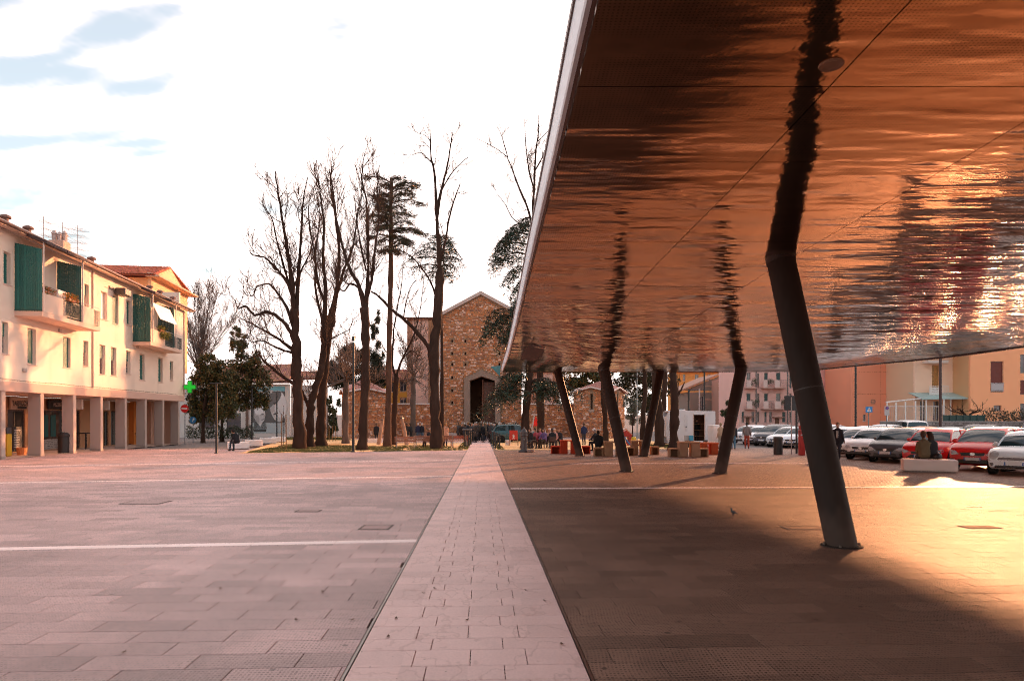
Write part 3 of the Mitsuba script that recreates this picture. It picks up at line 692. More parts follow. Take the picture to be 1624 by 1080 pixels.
for i in range(7):
    t = LB.t(118) + .45 + .30 * math.cos(i * .9); o = -1.0 + .3 * math.sin(i * .9)
    c = LB(tm([[t, o, 0]], [[0, 0, 0]])).vertices[0]
    part(ck, 'chimney_pot', move(lathe([(.09, 0), (.10, .3 + .06 * (i % 3)), (.15, .32 + .06 * (i % 3)), (.05, .5 + .06 * (i % 3)), (0, .52 + .06 * (i % 3))], 8), (c[0], c[1], zE + 1.2)), 'matte', (0.45, 0.36, 0.33))
for n_, (px, top, arms, side) in enumerate(((69, 343, 4, -1), (99, 353, 4, -1), (123, 357, 5, 1))):
    k = thing('antenna', ['tall television antenna at left above the arcade roof', 'middle television antenna above the arcade roof', 'right television antenna with short bars above the arcade roof'][n_], 'antenna')
    t = LB.t(px, -2.5); zt = LB.z(px, top, -2.5)
    put(k + '__mast', LB(tube([(t, -2.5, zE + .9), (t, -2.5, zt)], .022, 6)), 'semi', (0.3, 0.27, 0.26))
    for j in range(arms):
        zz = zt - .25 - .42 * j
        ms = [LB(tube([(t - 1.1 * (side > 0) - .2, -2.5, zz), (t + .9, -2.5, zz)], .012, 4))] + [LB(tube([(t + u, -2.9, zz), (t + u, -2.1, zz)], .008, 4)) for u in np.linspace(-.1, .85, 6)]
        part(k, 'arm', ms, 'semi', (0.34, 0.3, 0.29))
for y0, pxa, pxb in ((zT + .12, 0, 280), (zE - .75, 165, 206)):
    ta_, tb_ = LB.t(pxa), LB.t(pxb); q = np.linspace(ta_, tb_, 14)
    part(hb, 'cable', LB(tube(np.stack([q, q * 0 + .025, y0 - .05 * abs(np.sin(q * 1.1))], 1), .012, 5)), 'semi', (.12, .09, .08))
for px, z0, z1 in ((146, zT + .02, zE - .1), (291, zT, zE - .1)):
    part(hb, 'drain_pipe', LB(tube([(LB.t(px), .06, z0), (LB.t(px), .06, (z0 + z1) / 2), (LB.t(px), .06, z1)], .05, 8)), 'semi', (.50, .38, .32))
for px, py in ((92, 527), (216, 552), (35, 590)): part(hb, 'wall_box', LB(cbox(LB.t(px), LB.t(px) + .28, .003, .09, LB.z(px, py), LB.z(px, py) + .2, .01)), 'semi', (.42, .34, .3))
# columns
cols_px = (9, 70, 121, 163.5, 201.5, 233, 260.5, 285)
for i, px in enumerate(cols_px):
    t = LB.t(px); y = LB.depth(t); g = float(gz(y))
    kc = part(hb, 'column', LB(cbox(t - .34, t, -.62, -.003, g - .05, zB - .003, .012)), 'plaster', tint((0.42, 0.33, 0.29), R.uniform(.9, 1.05)))
    part(kc, 'base_course', LB(box(t - .352, t + .012, -.632, .009, g - .05, g + .14)), 'plaster', (0.33, 0.26, 0.23))
t9 = LB.t(-60)
part(hb, 'column', LB(cbox(t9 - .34, t9, -.62, -.003, gz(26) - .05, zB - .003, .012)), 'plaster', (0.42, 0.33, 0.29))
# back wall of the arcade with shops
BW = -3.6
gA = lambda t: float(gz(LB.depth(t, BW)))
def bt(px): return LB.t(px, BW)
shops = [(bt(12), bt(40), 'dark'), (bt(66), bt(106), 'dark'), (bt(122), bt(127), 'dark'), (bt(165), bt(172), 'glass'), (bt(176), bt(187), 'glass')]
hl = [(a, gA(a) + .05, b, 2.0) for a, b, _ in shops]
poly = Polygon([(TS - 6, -1.2), (TE - .31, -1.2), (TE - .31, zB - .07), (TS - 6, zB - .07)])
for a, z0, b, z1 in hl: poly = poly.difference(sbox(a, z0, b, z1))
bwm = prism(poly, .25); bwm.vertices[:, 1] += BW
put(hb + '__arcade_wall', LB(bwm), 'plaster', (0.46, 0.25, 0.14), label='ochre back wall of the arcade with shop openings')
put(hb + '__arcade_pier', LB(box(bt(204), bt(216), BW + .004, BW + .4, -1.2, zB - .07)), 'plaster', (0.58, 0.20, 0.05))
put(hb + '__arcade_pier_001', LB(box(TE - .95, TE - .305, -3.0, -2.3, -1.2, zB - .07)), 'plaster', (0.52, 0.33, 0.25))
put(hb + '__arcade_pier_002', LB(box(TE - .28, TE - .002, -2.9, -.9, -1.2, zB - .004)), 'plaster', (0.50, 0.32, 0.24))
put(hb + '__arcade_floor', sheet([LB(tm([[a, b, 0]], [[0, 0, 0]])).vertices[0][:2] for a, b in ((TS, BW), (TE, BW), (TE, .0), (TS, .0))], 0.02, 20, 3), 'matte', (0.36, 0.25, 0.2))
for i, (a, b, s) in enumerate(shops):
    sh = part(hb, 'shopfront', LB([box(a, a + .06, BW - .18, BW - .08, gA(a), 2.0), box(b - .06, b, BW - .18, BW - .08, gA(a), 2.0), box(a + .06, b - .06, BW - .18, BW - .08, 1.9, 2.0)]), 'semi', (0.06, 0.05, 0.05))
    m = (a + b) / 2
    for p, q in ((a + .06, m - .03), (m + .03, b - .06)):
        part(sh, 'pane', LB(box(p, q, BW - .15, BW - .13, gA(a), 1.9)), 'pane_dark', (0.02, 0.022, 0.025) if s == 'dark' else (0.10, 0.12, 0.12))
    part(sh, 'door_frame', LB(box(m - .03, m + .03, BW - .17, BW - .10, gA(a), 1.9)), 'semi', (0.05, 0.045, 0.04))
# contents of the second shop window: two green blinds and a grey low shutter
s2 = shops[1]
for u in (.12, .42): part(hb, 'shop_blind', LB(cbox(s2[0] + (s2[1] - s2[0]) * u, s2[0] + (s2[1] - s2[0]) * (u + .2), BW - .125, BW - .10, .3, 1.7, .01)), 'semi', (0.01, 0.10, 0.10))
part(hb, 'shop_shutter', LB([box(s2[0] + .1, s2[0] + (s2[1] - s2[0]) * .8, BW - .09, BW - .05, gA(s2[0]) + .06 + .11 * q, gA(s2[0]) + .15 + .11 * q) for q in range(6)]), 'semi', (0.40, 0.36, 0.34))
# signs over the shops (text lies in the plane facing the square)
def sign_text(fr, text, t, o, z, h, col, bsdf='semi', right_to_left=False, key=None, bold=True):
    m = meshkit.text_mesh(text, h, .012, bold); v = np.asarray(m.vertices)
    w = v[:, 0].max()
    tt = (t - v[:, 0]) if fr.flip is False else (t + v[:, 0])
    mm = tm(np.stack([tt, o + v[:, 2], z + v[:, 1]], 1), m.faces)
    return part(key, 'lettering', fr(mm), bsdf, col)
def shop_sign(label, t0, t1, z0, z1, o, board, text, h, tcol):
    k = thing('shop_sign', label, 'sign')
    put(k + '__board', LB(cbox(t0, t1, o - .1, o, z0, z1, .015)), 'semi', board)
    m = meshkit.text_mesh(text, h, .012, True); w = m.vertices[:, 0].max()
    sc = min(1.0, (t1 - t0 - .2) / w)
    v = np.asarray(m.vertices) * [sc, 1, 1]
    mm = tm(np.stack([(t0 + t1) / 2 - w * sc / 2 + v[:, 0], o + .004 + v[:, 2], (z0 + z1) / 2 - h * .5 + v[:, 1]], 1), m.faces)
    put(k + '__lettering', LB(mm), 'semi', tcol)
    return k
k = shop_sign('beige tobacconist sign with dark lettering in the first arcade bay', bt(11.5), bt(42), 2.02, 2.74, BW + .2, (0.42, 0.30, 0.22), 'TABACCHI', .28, (0.06, 0.035, 0.03))
put(k + '__display', LB(box(bt(22), bt(36), BW + .203, BW + .225, 2.05, 2.2)), 'semi', (0.015, 0.012, 0.012))
shop_sign('dark pizzeria sign with pale lettering in the second arcade bay', bt(72), bt(104), 2.05, 2.66, BW + .2, (0.015, 0.012, 0.012), 'PIZZERIA', .22, (0.34, 0.27, 0.24))
k = shop_sign('white hanging pharmacy sign with dark marks in the arcade', bt(176.5), bt(187.5), 2.03, 2.7, BW + .45, (0.80, 0.80, 0.80), 'FARMACIA', .16, (0.05, 0.25, 0.10))
for px, lb in ((123.5, 'small white box sign projecting in the third arcade bay'), (166.5, 'white box sign projecting over a shop door in the fourth arcade bay')):
    k = thing('box_sign', lb, 'sign'); t = LB.t(px, -2.2)
    put(k, LB(cbox(t - .1, t + .1, -2.6, -1.9, 2.05, 2.72, .03)), 'semi', (0.78, 0.78, 0.78))
# things in the arcade
k = thing('litter_bin', 'black litter bin with a domed hood standing beside the second arcade column', 'bin')
b = G(101, 719)
put(k + '__body', move(lathe([(0, 0), (.27, 0), (.29, .05), (.30, .95), (.28, .97), (0, .97)], 18), b), 'semi', (0.018, 0.017, 0.018), smooth=35)
put(k + '__hood', move(lathe([(.31, .97), (.33, 1.0), (.33, 1.06), (.22, 1.18), (0, 1.22)], 18), b), 'semi', (0.025, 0.024, 0.025), smooth=35)
k = thing('cigarette_machine', 'narrow yellow machine standing by the tobacco shop', 'machine')
t = LB.t(15, -1.2); c = LB(tm([[t, -1.4, 0]], [[0, 0, 0]])).vertices[0]; g = float(gz(c[1])) + .02
put(k + '__body', LB(cbox(t - .15, t + .25, -1.6, -1.2, g, g + 1.15, .03)), 'semi', (0.62, 0.36, 0.02))
put(k + '__top', LB(cbox(t - .13, t + .23, -1.58, -1.22, g + 1.152, g + 1.5, .03)), 'semi', (0.05, 0.05, 0.06))
k = thing('price_board', 'black menu board with pale writing by the tobacco shop', 'board')
t = LB.t(22, -2.2); put(k + '__panel', LB(cbox(t, t + .9, -2.3, -2.25, g + .25, g + 1.5, .01)), 'semi', (0.02, 0.02, 0.02))
rr = random.Random(3)
put(k + '__writing', LB([box(t + .1, t + .1 + rr.uniform(.3, .7), -2.248, -2.243, g + .35 + .13 * i, g + .40 + .13 * i) for i in range(8)]), 'matte', (0.5, 0.48, 0.46))
k = thing('orange_planter', 'orange tub on the arcade floor by the second column', 'planter')
t = LB.t(44, -1.2); c = LB(tm([[t, -1.5, 0]], [[0, 0, 0]])).vertices[0]
put(k, move(lathe([(0, 0), (.2, 0), (.26, .4), (.23, .4), (.2, .3), (0, .3)], 14), (c[0], c[1], gz(c[1]) + .02)), 'matte', (0.5, 0.2, 0.08))
k = thing('cafe_table', 'dark high table with rails inside the arcade', 'table')
t = LB.t(131, -2.2); gg = float(gz(LB.depth(t))) + .02
put(k + '__top', LB(cbox(t, t + 1.3, -2.6, -2.0, gg + 1.02, gg + 1.08, .01)), 'semi', (0.03, 0.025, 0.025))
for a, o in ((.05, -2.55), (1.22, -2.55), (.05, -2.08), (1.22, -2.08)): part(k, 'leg', LB(box(t + a, t + a + .05, o, o + .05, gg, gg + 1.02)), 'semi', (0.03, 0.025, 0.025))
# pharmacy cross
k = thing('pharmacy_cross', 'bright green pharmacy cross sign on the corner of the arcade building', 'sign')
pc = np.array([X(302, LB.depth(TE) - .3), LB.depth(TE) - .3, EYE - (614 - HY) * (LB.depth(TE) - .3) / F])
def cross(a, w, dpt):
    return prism(shapely.union(sbox(-a, -w, a, w), sbox(-w, -a, w, a)), dpt)
put(k + '__housing', move(cross(.52, .19, .12), pc), 'semi', (0.02, 0.12, 0.03))
scene[k + '__lit_face'] = {**mikit.ply(move(cross(.48, .16, .015), pc + [0, -.137, 0]), 'semi_green'), 'emitter': {'type': 'area', 'radiance': {'type': 'rgb', 'value': [0.0, 0.03, 0.001]}}}
bs('semi_green', base_color=rgb(0.01, 0.3, 0.04), roughness=0.4)
put(k + '__bracket', tube([pc + [-.9, -.06, .1], pc + [-.1, -.06, .1]], .03, 6), 'semi', (0.1, 0.1, 0.1))

# ------------------------------------------------------------------ taller ochre block behind the arcade building
ob = thing('ochre_block', 'taller ochre block with red tiled roof and gable behind the arcade building', 'building')
off = -4.0
o2 = LB.o[:2] + LB.n * off
OB = Frame(o2, LB.d, LB.n)
ta, tb, tg = OB.t(240), OB.t(297), OB.t(271.5)
zc = OB.z(250, 446); zap = OB.z(271.5, 424); tm_ = (ta + tb) / 2
wl = [(OB.t(250.5), OB.t(256), OB.z(253, 474), OB.z(253, 460)), (OB.t(273.5), OB.t(279), OB.z(276, 483), OB.z(276, 470))]
put(ob + '__wall', wall_with_holes(OB, ta, tb, 6, zc, wl), 'plaster', (0.72, 0.43, 0.24))
for a in wl: window(OB, ob, *a, 'half', shutter_c=(0.02, 0.13, 0.12))
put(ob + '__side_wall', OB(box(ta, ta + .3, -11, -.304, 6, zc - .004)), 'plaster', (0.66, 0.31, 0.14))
gp = Polygon([(ta + .2, zc + .25), (tb - .2, zc + .25), (tm_, zap)])
put(ob + '__gable', OB(prism(gp, .3)), 'plaster', (0.72, 0.45, 0.27))
cor = OB([tm([[ta - .6, .9, zc + .02], [tb + .6, .9, zc + .02], [tb + .6, -.3, zc + .02], [ta - .6, -.3, zc + .02], [ta - .6, .9, zc + .17], [tb + .6, .9, zc + .17], [tb + .3, -.2, zc + .45], [ta - .3, -.2, zc + .45]],
   [[0, 1, 2], [0, 2, 3], [4, 6, 5], [4, 7, 6], [0, 5, 1], [0, 4, 5], [1, 5, 6], [1, 6, 2], [0, 3, 7], [0, 7, 4]])])
part(ob, 'cornice', cor, 'matte', (0.50, 0.32, 0.22))
def tile_roof(fr, e0, e1, r0, r1, pitch=.24, course=.36, base=(0.36, 0.13, 0.08), holder=None, name='roof', slab=True, every=1):
    """pantiles on the plane from the eave line e0-e1 to the ridge line r0-r1 (points in world)"""
    e0, e1, r0, r1 = (np.asarray(q, float) for q in (e0, e1, r0, r1))
    L = np.linalg.norm(e1 - e0); S = np.linalg.norm((r0 + r1) / 2 - (e0 + e1) / 2)
    nu, nv = max(2, int(L / pitch)), max(2, int(S / course))
    n = np.cross(e1 - e0, r0 - e0); n /= np.linalg.norm(n); n = n if n[2] > 0 else -n
    ms = []
    sl = tm([e0, e1, r1, r0, e0 - n * .12, e1 - n * .12, r1 - n * .12, r0 - n * .12], [[0, 1, 2], [0, 2, 3], [4, 6, 5], [4, 7, 6], [0, 5, 1], [0, 4, 5], [1, 5, 6], [1, 6, 2], [2, 6, 7], [2, 7, 3], [3, 7, 4], [3, 4, 0]])
    k = part(holder, name, sl, 'tilework', tint(base, .5))
    prof = [(-.5, 0), (-.32, .045), (0, .075), (.32, .045), (.5, 0)]
    vs, fs, cs = [], [], []
    for j in range(nv):
        for i in range(nu):
            u0, v0, v1 = i / nu, j / nv, min(1, (j + 1.15) / nv)
            c = np.array(base) * R.uniform(.65, 1.35) * (np.array([1, R.uniform(.85, 1.2), R.uniform(.8, 1.3)]))
            at = len(vs)
            for vv_, lift in ((v0, .03), (v1, .0)):
                a_, b_ = e0 + (r0 - e0) * vv_, e1 + (r1 - e1) * vv_
                for q, h in prof:
                    vs.append(a_ + (b_ - a_) * (u0 + (q * .94 + .5) / nu) + n * (h + lift)); cs.append(c)
            for q in range(4): fs += [[at + q, at + q + 1, at + q + 6], [at + q, at + q + 6, at + q + 5]]
    m = tm(vs, fs); m.vcol = np.clip(np.array(cs), 0, 1)
    part(k, 'roof_tiles', m, 'tilework', kind='stuff')
    return k
w3 = lambda fr, t, o, z: fr(tm([[t, o, z]], [[0, 0, 0]])).vertices[0]
zr = zc + 2.2
tile_roof(OB, w3(OB, ta - .6, .5, zc + .18), w3(OB, ta - .6, -12, zc + .18), w3(OB, tm_, -.0, zap - .05), w3(OB, tm_, -12, zap - .05), holder=ob, base=(0.50, 0.13, 0.07))
tile_roof(OB, w3(OB, tb + .6, .5, zc + .18), w3(OB, tb + .6, -12, zc + .18), w3(OB, tm_, -.0, zap - .05), w3(OB, tm_, -12, zap - .05), holder=ob, base=(0.50, 0.13, 0.07), pitch=.6, course=1.0)
sk = thing('siren', 'cluster of loudspeaker horns on a mast on the red tiled roof', 'siren')
sp = w3(OB, ta + 1.5, -4.5, OB.z(208, 423)); zt = sp[2]
put(sk + '__mast', tube([sp - [0, 0, 1.5], sp + [0, 0, .9]], .05, 8), 'semi', (0.2, 0.14, 0.13))
for i in range(6):
    a = i * 1.05; zq = (.25, .75)[i % 2]
    put(uniq(sk + '__horn'), tube([sp + [0, 0, zq], sp + [.22 * math.cos(a), .22 * math.sin(a), zq], sp + [.38 * math.cos(a), .38 * math.sin(a), zq]], [.05, .08, .2], 10), 'semi', (0.22, 0.14, 0.13))

# ------------------------------------------------------------------ mural building far left of the church
d3 = 88.0
MB = Frame((X(235, d3), d3), (1, 0.0), (0, -1)); g3 = float(gz(d3))
mb = thing('mural_building', 'white building with tiled roof carrying a huge portrait mural', 'building')
def M(px): return MB.t(px)
zz3 = lambda py: EYE - (py - HY) * d3 / F
mh = [(M(359), M(382), zz3(686), zz3(655)), (M(356), M(382), zz3(647), zz3(640)), (M(315), M(340), zz3(680), zz3(652)), (M(461.5), M(467), zz3(650), zz3(641))]
put(mb + '__wall', wall_with_holes(MB, M(235), M(459.5), g3 - .2, zz3(609), mh), 'plaster', (0.60, 0.54, 0.50))
put(mb + '__pilaster', MB(box(M(390), M(394), .004, .12, g3 - .2, zz3(612))), 'plaster', (0.16, 0.10, 0.08))
put(mb + '__side_wing', MB(box(M(459.6), M(500), -6, -.5, g3 - .2, zz3(611))), 'plaster', (0.56, 0.50, 0.46))
for i, h in enumerate(mh[:3]): window(MB, mb, *h, 'glass', frame_c=(0.06, 0.05, 0.05), sill=False)
tile_roof(MB, w3(MB, M(300), .7, zz3(607)), w3(MB, M(462), .7, zz3(607)), w3(MB, M(318), -7, zz3(576)), w3(MB, M(440), -7, zz3(571)), holder=mb, base=(0.34, 0.15, 0.10), pitch=.32, course=.5)
tile_roof(MB, w3(MB, M(440), -1.0, zz3(600)), w3(MB, M(502), -1.0, zz3(600)), w3(MB, M(440), -8, zz3(583)), w3(MB, M(500), -8, zz3(583)), holder=mb, base=(0.34, 0.15, 0.10), pitch=.4, course=.6)
# mural: flat print of two black and white heads on a large sheet
mu = thing('mural', 'large black and white print of two elderly heads under a blue strip', 'mural')
m0, m1_, z0_, z1_ = M(401), M(452), zz3(687), zz3(613)
put(mu + '__sheet', MB(box(m0, m1_, .006, .05, z0_, z1_)), 'semi', (0.09, 0.085, 0.085))
W_, H_ = m1_ - m0, z1_ - z0_
def flat(shape, o, col, name='print'):
    for g in getattr(shape, 'geoms', [shape]):
        m = prism(g, .004); v = np.asarray(m.vertices)
        mm = tm(np.stack([m0 + v[:, 0] * W_, v[:, 1] + .05 + o, z0_ + v[:, 2] * H_], 1), m.faces)
        part(mu, name, MB(mm), 'semi', col)
def ell(cx, cy, rx, ry, rot=0, n=28):
    a = np.linspace(0, 2 * np.pi, n, endpoint=False); p = np.stack([np.cos(a) * rx, np.sin(a) * ry], 1)
    c, s = math.cos(rot), math.sin(rot); return Polygon(p @ np.array([[c, s], [-s, c]]) + [cx, cy])
flat(sbox(0, .90, 1, 1), .004, (0.16, 0.40, 0.46)); flat(sbox(.02, .965, .6, .985), .008, (0.5, 0.6, 0.6))
flat(sbox(0, 0, 1, .22), .004, (0.36, 0.40, 0.41)); flat(sbox(0.02, .03, .42, .085), .008, (0.03, 0.03, 0.03))
flat(ell(.80, .58, .26, .34, .15), .004, (0.46, 0.43, 0.42)); flat(ell(.86, .60, .19, .27, .15), .008, (0.62, 0.58, 0.57)); flat(ell(.62, .72, .30, .13, .5), .012, (0.13, 0.12, 0.12))
flat(ell(.70, .64, .07, .022, .1), .013, (0.05, 0.05, 0.05)); flat(ell(.63, .53, .05, .09, -.3), .013, (0.40, 0.36, 0.35)); flat(ell(.72, .42, .08, .018, .2), .013, (0.08, 0.07, 0.07))
flat(ell(.30, .80, .22, .10, -.2), .004, (0.30, 0.29, 0.29)); flat(ell(.45, .88, .20, .05, .1), .008, (0.40, 0.40, 0.40))
flat(Polygon([(.05, .09), (.45, .09), (.42, .2), (.3, .26), (.12, .26), (.03, .2)]), .004, (0.02, 0.02, 0.02)); flat(Polygon([(.14, .25), (.3, .24), (.24, .13)]), .008, (0.6, 0.58, 0.57))
flat(ell(.22, .40, .17, .20, .05), .012, (0.50, 0.46, 0.45)); flat(ell(.20, .50, .15, .10, .1), .016, (0.66, 0.62, 0.61)); flat(ell(.30, .40, .055, .012, .1), .017, (0.06, 0.05, 0.05)); flat(ell(.36, .36, .022, .05, -.2), .017, (0.34, 0.31, 0.3))
flat(ell(.31, .29, .05, .010, .15), .017, (0.12, 0.1, 0.1)); flat(ell(.06, .37, .025, .06), .017, (0.3, 0.27, 0.26)); flat(ell(.15, .30, .06, .09, .4), .018, (0.33, 0.30, 0.29))
# ------------------------------------------------------------------ stone walls: courses of rough stones standing proud of a mortar wall
STONES = np.array([1.22, 1.02, .9]) * np.array([(.40, .18, .085), (.36, .15, .065), (.44, .23, .13), (.48, .33, .26), (.32, .125, .06), (.27, .14, .10), (.40, .20, .10), (.42, .19, .09), (.58, .44, .38)])
def stones(fr, t0, t1, z0, z1, keep=None, course=(.13, .25), length=(.16, .46), proud=(.01, .045), pal=STONES, dark=1.0, o=0.0, seed=1):
    r = np.random.default_rng(seed); vs, cs = [], []
    z = z0
    while z < z1:
        h = min(r.uniform(*course), z1 - z + .01); t = t0
        while t < t1:
            L = min(r.uniform(*length), t1 - t)
            if L > .07 and (keep is None or keep(t, t + L, z, z + h)):
                g = .008; p = o + r.uniform(*proud); j = r.uniform(-.025, .025, 4)
                a, b, c, d = t + g, t + L - g, z + g, z + h - g
                back = [[a, o - .02, c], [b, o - .02, c], [b, o - .02, d], [a, o - .02, d]]
                e = min(.03, .2 * L, .2 * h)
                front = [[a + e, p, c + e + j[0] * .5], [b - e, p + j[1] * .4, c + e], [b - e, p, d - e + j[2] * .5], [a + e, p + j[3] * .4, d - e]]
                vs.append(back + front); cs.append(np.tile(pal[r.integers(0, len(pal))] * r.uniform(.8, 1.15) * dark, (8, 1)))
            t += L
        z += h
    n = len(vs); v = np.array(vs).reshape(-1, 3)
    F_ = np.array([[4, 5, 6], [4, 6, 7], [0, 1, 5], [0, 5, 4], [1, 2, 6], [1, 6, 5], [2, 3, 7], [2, 7, 6], [3, 0, 4], [3, 4, 7]])
    m = tm(v, (np.arange(n)[:, None, None] * 8 + F_).reshape(-1, 3)); m.vcol = np.vstack(cs)
    return fr(m)
STONES = np.minimum(1.28 * (STONES * .5 + STONES.mean(0) * .5), .8)
MORTAR = (.27, .17, .11)
# ------------------------------------------------------------------ church
dc = 85.0; sc_ = F / dc; gc = float(gz(dc))
CB = Frame((X(762.5, dc), dc), (1, 0), (0, -1))
zc3 = lambda py: EYE - (py - HY) / sc_
tpx = lambda px: (px - 762.5) / sc_
ch = thing('church', 'tall gabled stone church with a dark pentagonal portal at the end of the path', 'church')
hw = 5.08; ze, za = zc3(502), zc3(468)
portal = Polygon([(tpx(745), gc - .3), (tpx(785), gc - .3), (tpx(785), zc3(604)), (tpx(764), zc3(597)), (tpx(745), zc3(604))])
outer = Polygon([(tpx(736.5), gc - .3), (tpx(793.5), gc - .3), (tpx(793.5), zc3(600)), (tpx(764), zc3(587.5)), (tpx(736.5), zc3(600))])
put_h = [(717, 541), (738, 541), (717, 561), (738, 561), (717, 578), (738, 578), (717, 599), (717, 619.5), (717, 639), (792, 561), (792, 578), (813, 637.5), (813, 561), (813, 541)]
holes_c = [(tpx(x) - .11, zc3(y) - .17, tpx(x) + .11, zc3(y) + .17) for x, y in put_h]
fac = Polygon([(-hw, gc - .3), (hw, gc - .3), (hw, ze), (0, za), (-hw, ze)]).difference(portal)
for h in holes_c: fac = fac.difference(sbox(*h))
put(ch + '__facade', CB(prism(fac, .8)), 'stone', MORTAR)
def keepf(a, b, c, d):
    z_top = lambda t: ze + (za - ze) * (1 - abs(t) / hw)
    if d > min(z_top(a), z_top(b)) - .05 or a < -hw - .01 or b > hw + .01: return False
    q = sbox(a, c, b, d)
    if outer.intersects(q): return False
    return not any(a < h[2] and b > h[0] and c < h[3] and d > h[1] for h in holes_c)
put(ch + '__stone_facing', stones(CB, -hw, hw, gc - .1, za, keepf, seed=3), 'stone', kind='stuff')
put(ch + '__nave', CB([box(-hw, -hw + .6, -24, -.803, gc - .3, ze), box(hw - .6, hw, -24, -.803, gc - .3, ze), box(-hw + .601, hw - .601, -6.2, -6, gc - .3, ze), box(-hw + .61, hw - .61, -6, -.81, gc - .3, gc + .02)]), 'matte', (.20, .10, .06))
rv = []
for s in (-1, 1):
    rv.append(CB(tm([[0, .35, za + .02], [s * (hw + .55), .35, ze - .31], [s * (hw + .55), -24, ze - .31], [0, -24, za + .02], [0, .35, za + .45], [s * (hw + .55), .35, ze + .10], [s * (hw + .55), -24, ze + .10], [0, -24, za + .45]],
        [[0, 1, 2], [0, 2, 3], [4, 6, 5], [4, 7, 6], [0, 5, 1], [0, 4, 5], [1, 5, 6], [1, 6, 2], [2, 6, 7], [2, 7, 3]])))
part(ch, 'roof', rv, 'matte', (.50, .40, .36), label='pale concrete gable roof edge')
part(ch, 'drain_pipe', CB(tube([(-hw - .05, .14, ze - .4), (-hw - .05, .14, ze - 3), (-hw - .02, .12, gc + .5)], .10, 8)), 'semi', (.62, .56, .52))
pf = part(ch, 'portal', CB(prism(outer.difference(portal), 1.6)), 'plaster', (.27, .19, .15), label='grey stone portal surround')
scene[pf]['to_world'] = T().translate([0, -.45, 0])
part(ch, 'door', CB([cbox(tpx(764), tpx(764) + .18, -2.9, -1.0, gc, zc3(601), .02)] + [box(tpx(764) - .03, tpx(764) - .005, -2.8, -1.1, gc + .3 + 1.3 * i, gc + 1.4 + 1.3 * i) for i in range(4)]), 'semi', (.16, .05, .022), label='red brown door leaf standing open')
part(ch, 'door', CB(cbox(tpx(764) + .2, tpx(785) - .05, -1.35, -1.2, gc, zc3(605), .02)), 'semi', (.10, .03, .014))
for i in range(5): part(ch, 'step', CB(box(-4.6 + i * .12, 4.6 - i * .12, .5 + (4 - i) * .36, .5 + (5 - i) * .36 - .003 if i < 4 else .5 + .36, gc - .3, gc + .02 + .14 * (i + 1) * .0 + .145 * i)), 'matte', (.42, .33, .29))
# side wings: pink plaster panels between brick strips, and low stone walls with pale copings
def wing(px0, px1, pxa, pxb, ytop, dd, lab):
    fr = Frame((X(762.5, dd), dd), (1, 0), (0, -1)); s = F / dd; tp = lambda p: (p - 762.5) / s; zz = lambda y: EYE - (y - HY) / s; g = float(gz(dd))
    k = thing('church_wing', lab, 'building')
    put(k + '__wall', fr(box(tp(px0), tp(px1), -8, -.06, g - .3, zz(ytop))), 'plaster', (.74, .48, .40))
    for i, (a, b) in enumerate(((px0, pxa), (pxb, px1))):
        pal = np.array([(.36, .16, .09), (.30, .13, .075), (.42, .21, .13)])
        put(uniq(k + '__brick_strip'), stones(fr, tp(a), tp(b), g, zz(ytop), course=(.14, .16), length=(.28, .5), proud=(.0, .02), pal=pal, seed=5 + i, o=-.04), 'stone', kind='stuff')
    tile_roof(fr, w3(fr, tp(px0) - .4, .5, zz(ytop) + .05), w3(fr, tp(px1) + .2, .5, zz(ytop) + .05), w3(fr, tp(px0) - .4, -7, zz(ytop) + 1.0), w3(fr, tp(px1) + .2, -7, zz(ytop) + 1.0), holder=k, base=(.34, .16, .11), pitch=.4, course=.7)
wing(645.5, 698, 654.5, 679, 506, 88.5, 'pink plastered side wing with brick strips left of the church')
wing(838, 886, 851, 876.5, 590, 88.5, 'pink plastered side wing with brick strips right of the church')
def stone_wall(px0, px1, ytop, dd, lab, seed, yaw=None):
    fr = Frame((X(px0, dd), dd), (1, 0), (0, -1)); s = F / dd; L = (px1 - px0) / s; g = float(gz(dd)); zt = EYE - (ytop - HY) / s
    k = thing('stone_wall', lab, 'wall')
    put(k + '__core', fr(box(0, L, -.5, -.01, g - .3, zt)), 'stone', MORTAR)
    put(k + '__stone_facing', stones(fr, 0, L, g - .05, zt - .02, seed=seed), 'stone', kind='stuff')
    n = max(1, int(L / 1.6))
    for i in range(n): put(uniq(k + '__coping_stone'), fr(cbox(L * i / n + .004, L * (i + 1) / n - .004, -.6, .16, zt + .002, zt + .17, .02)), 'matte', tint((.60, .50, .46), R.uniform(.9, 1.05)))
stone_wall(607.5, 690, 642, 83.5, 'low rough stone wall with pale coping left of the church', 11)
stone_wall(830, 914, 642, 83.5, 'low rough stone wall with pale coping right of the church', 12)
put(ch + '__side_jamb', CB(box(tpx(679), -hw - .01, -3, -.1, gc - .3, zc3(508))), 'stone', (.30, .15, .085))
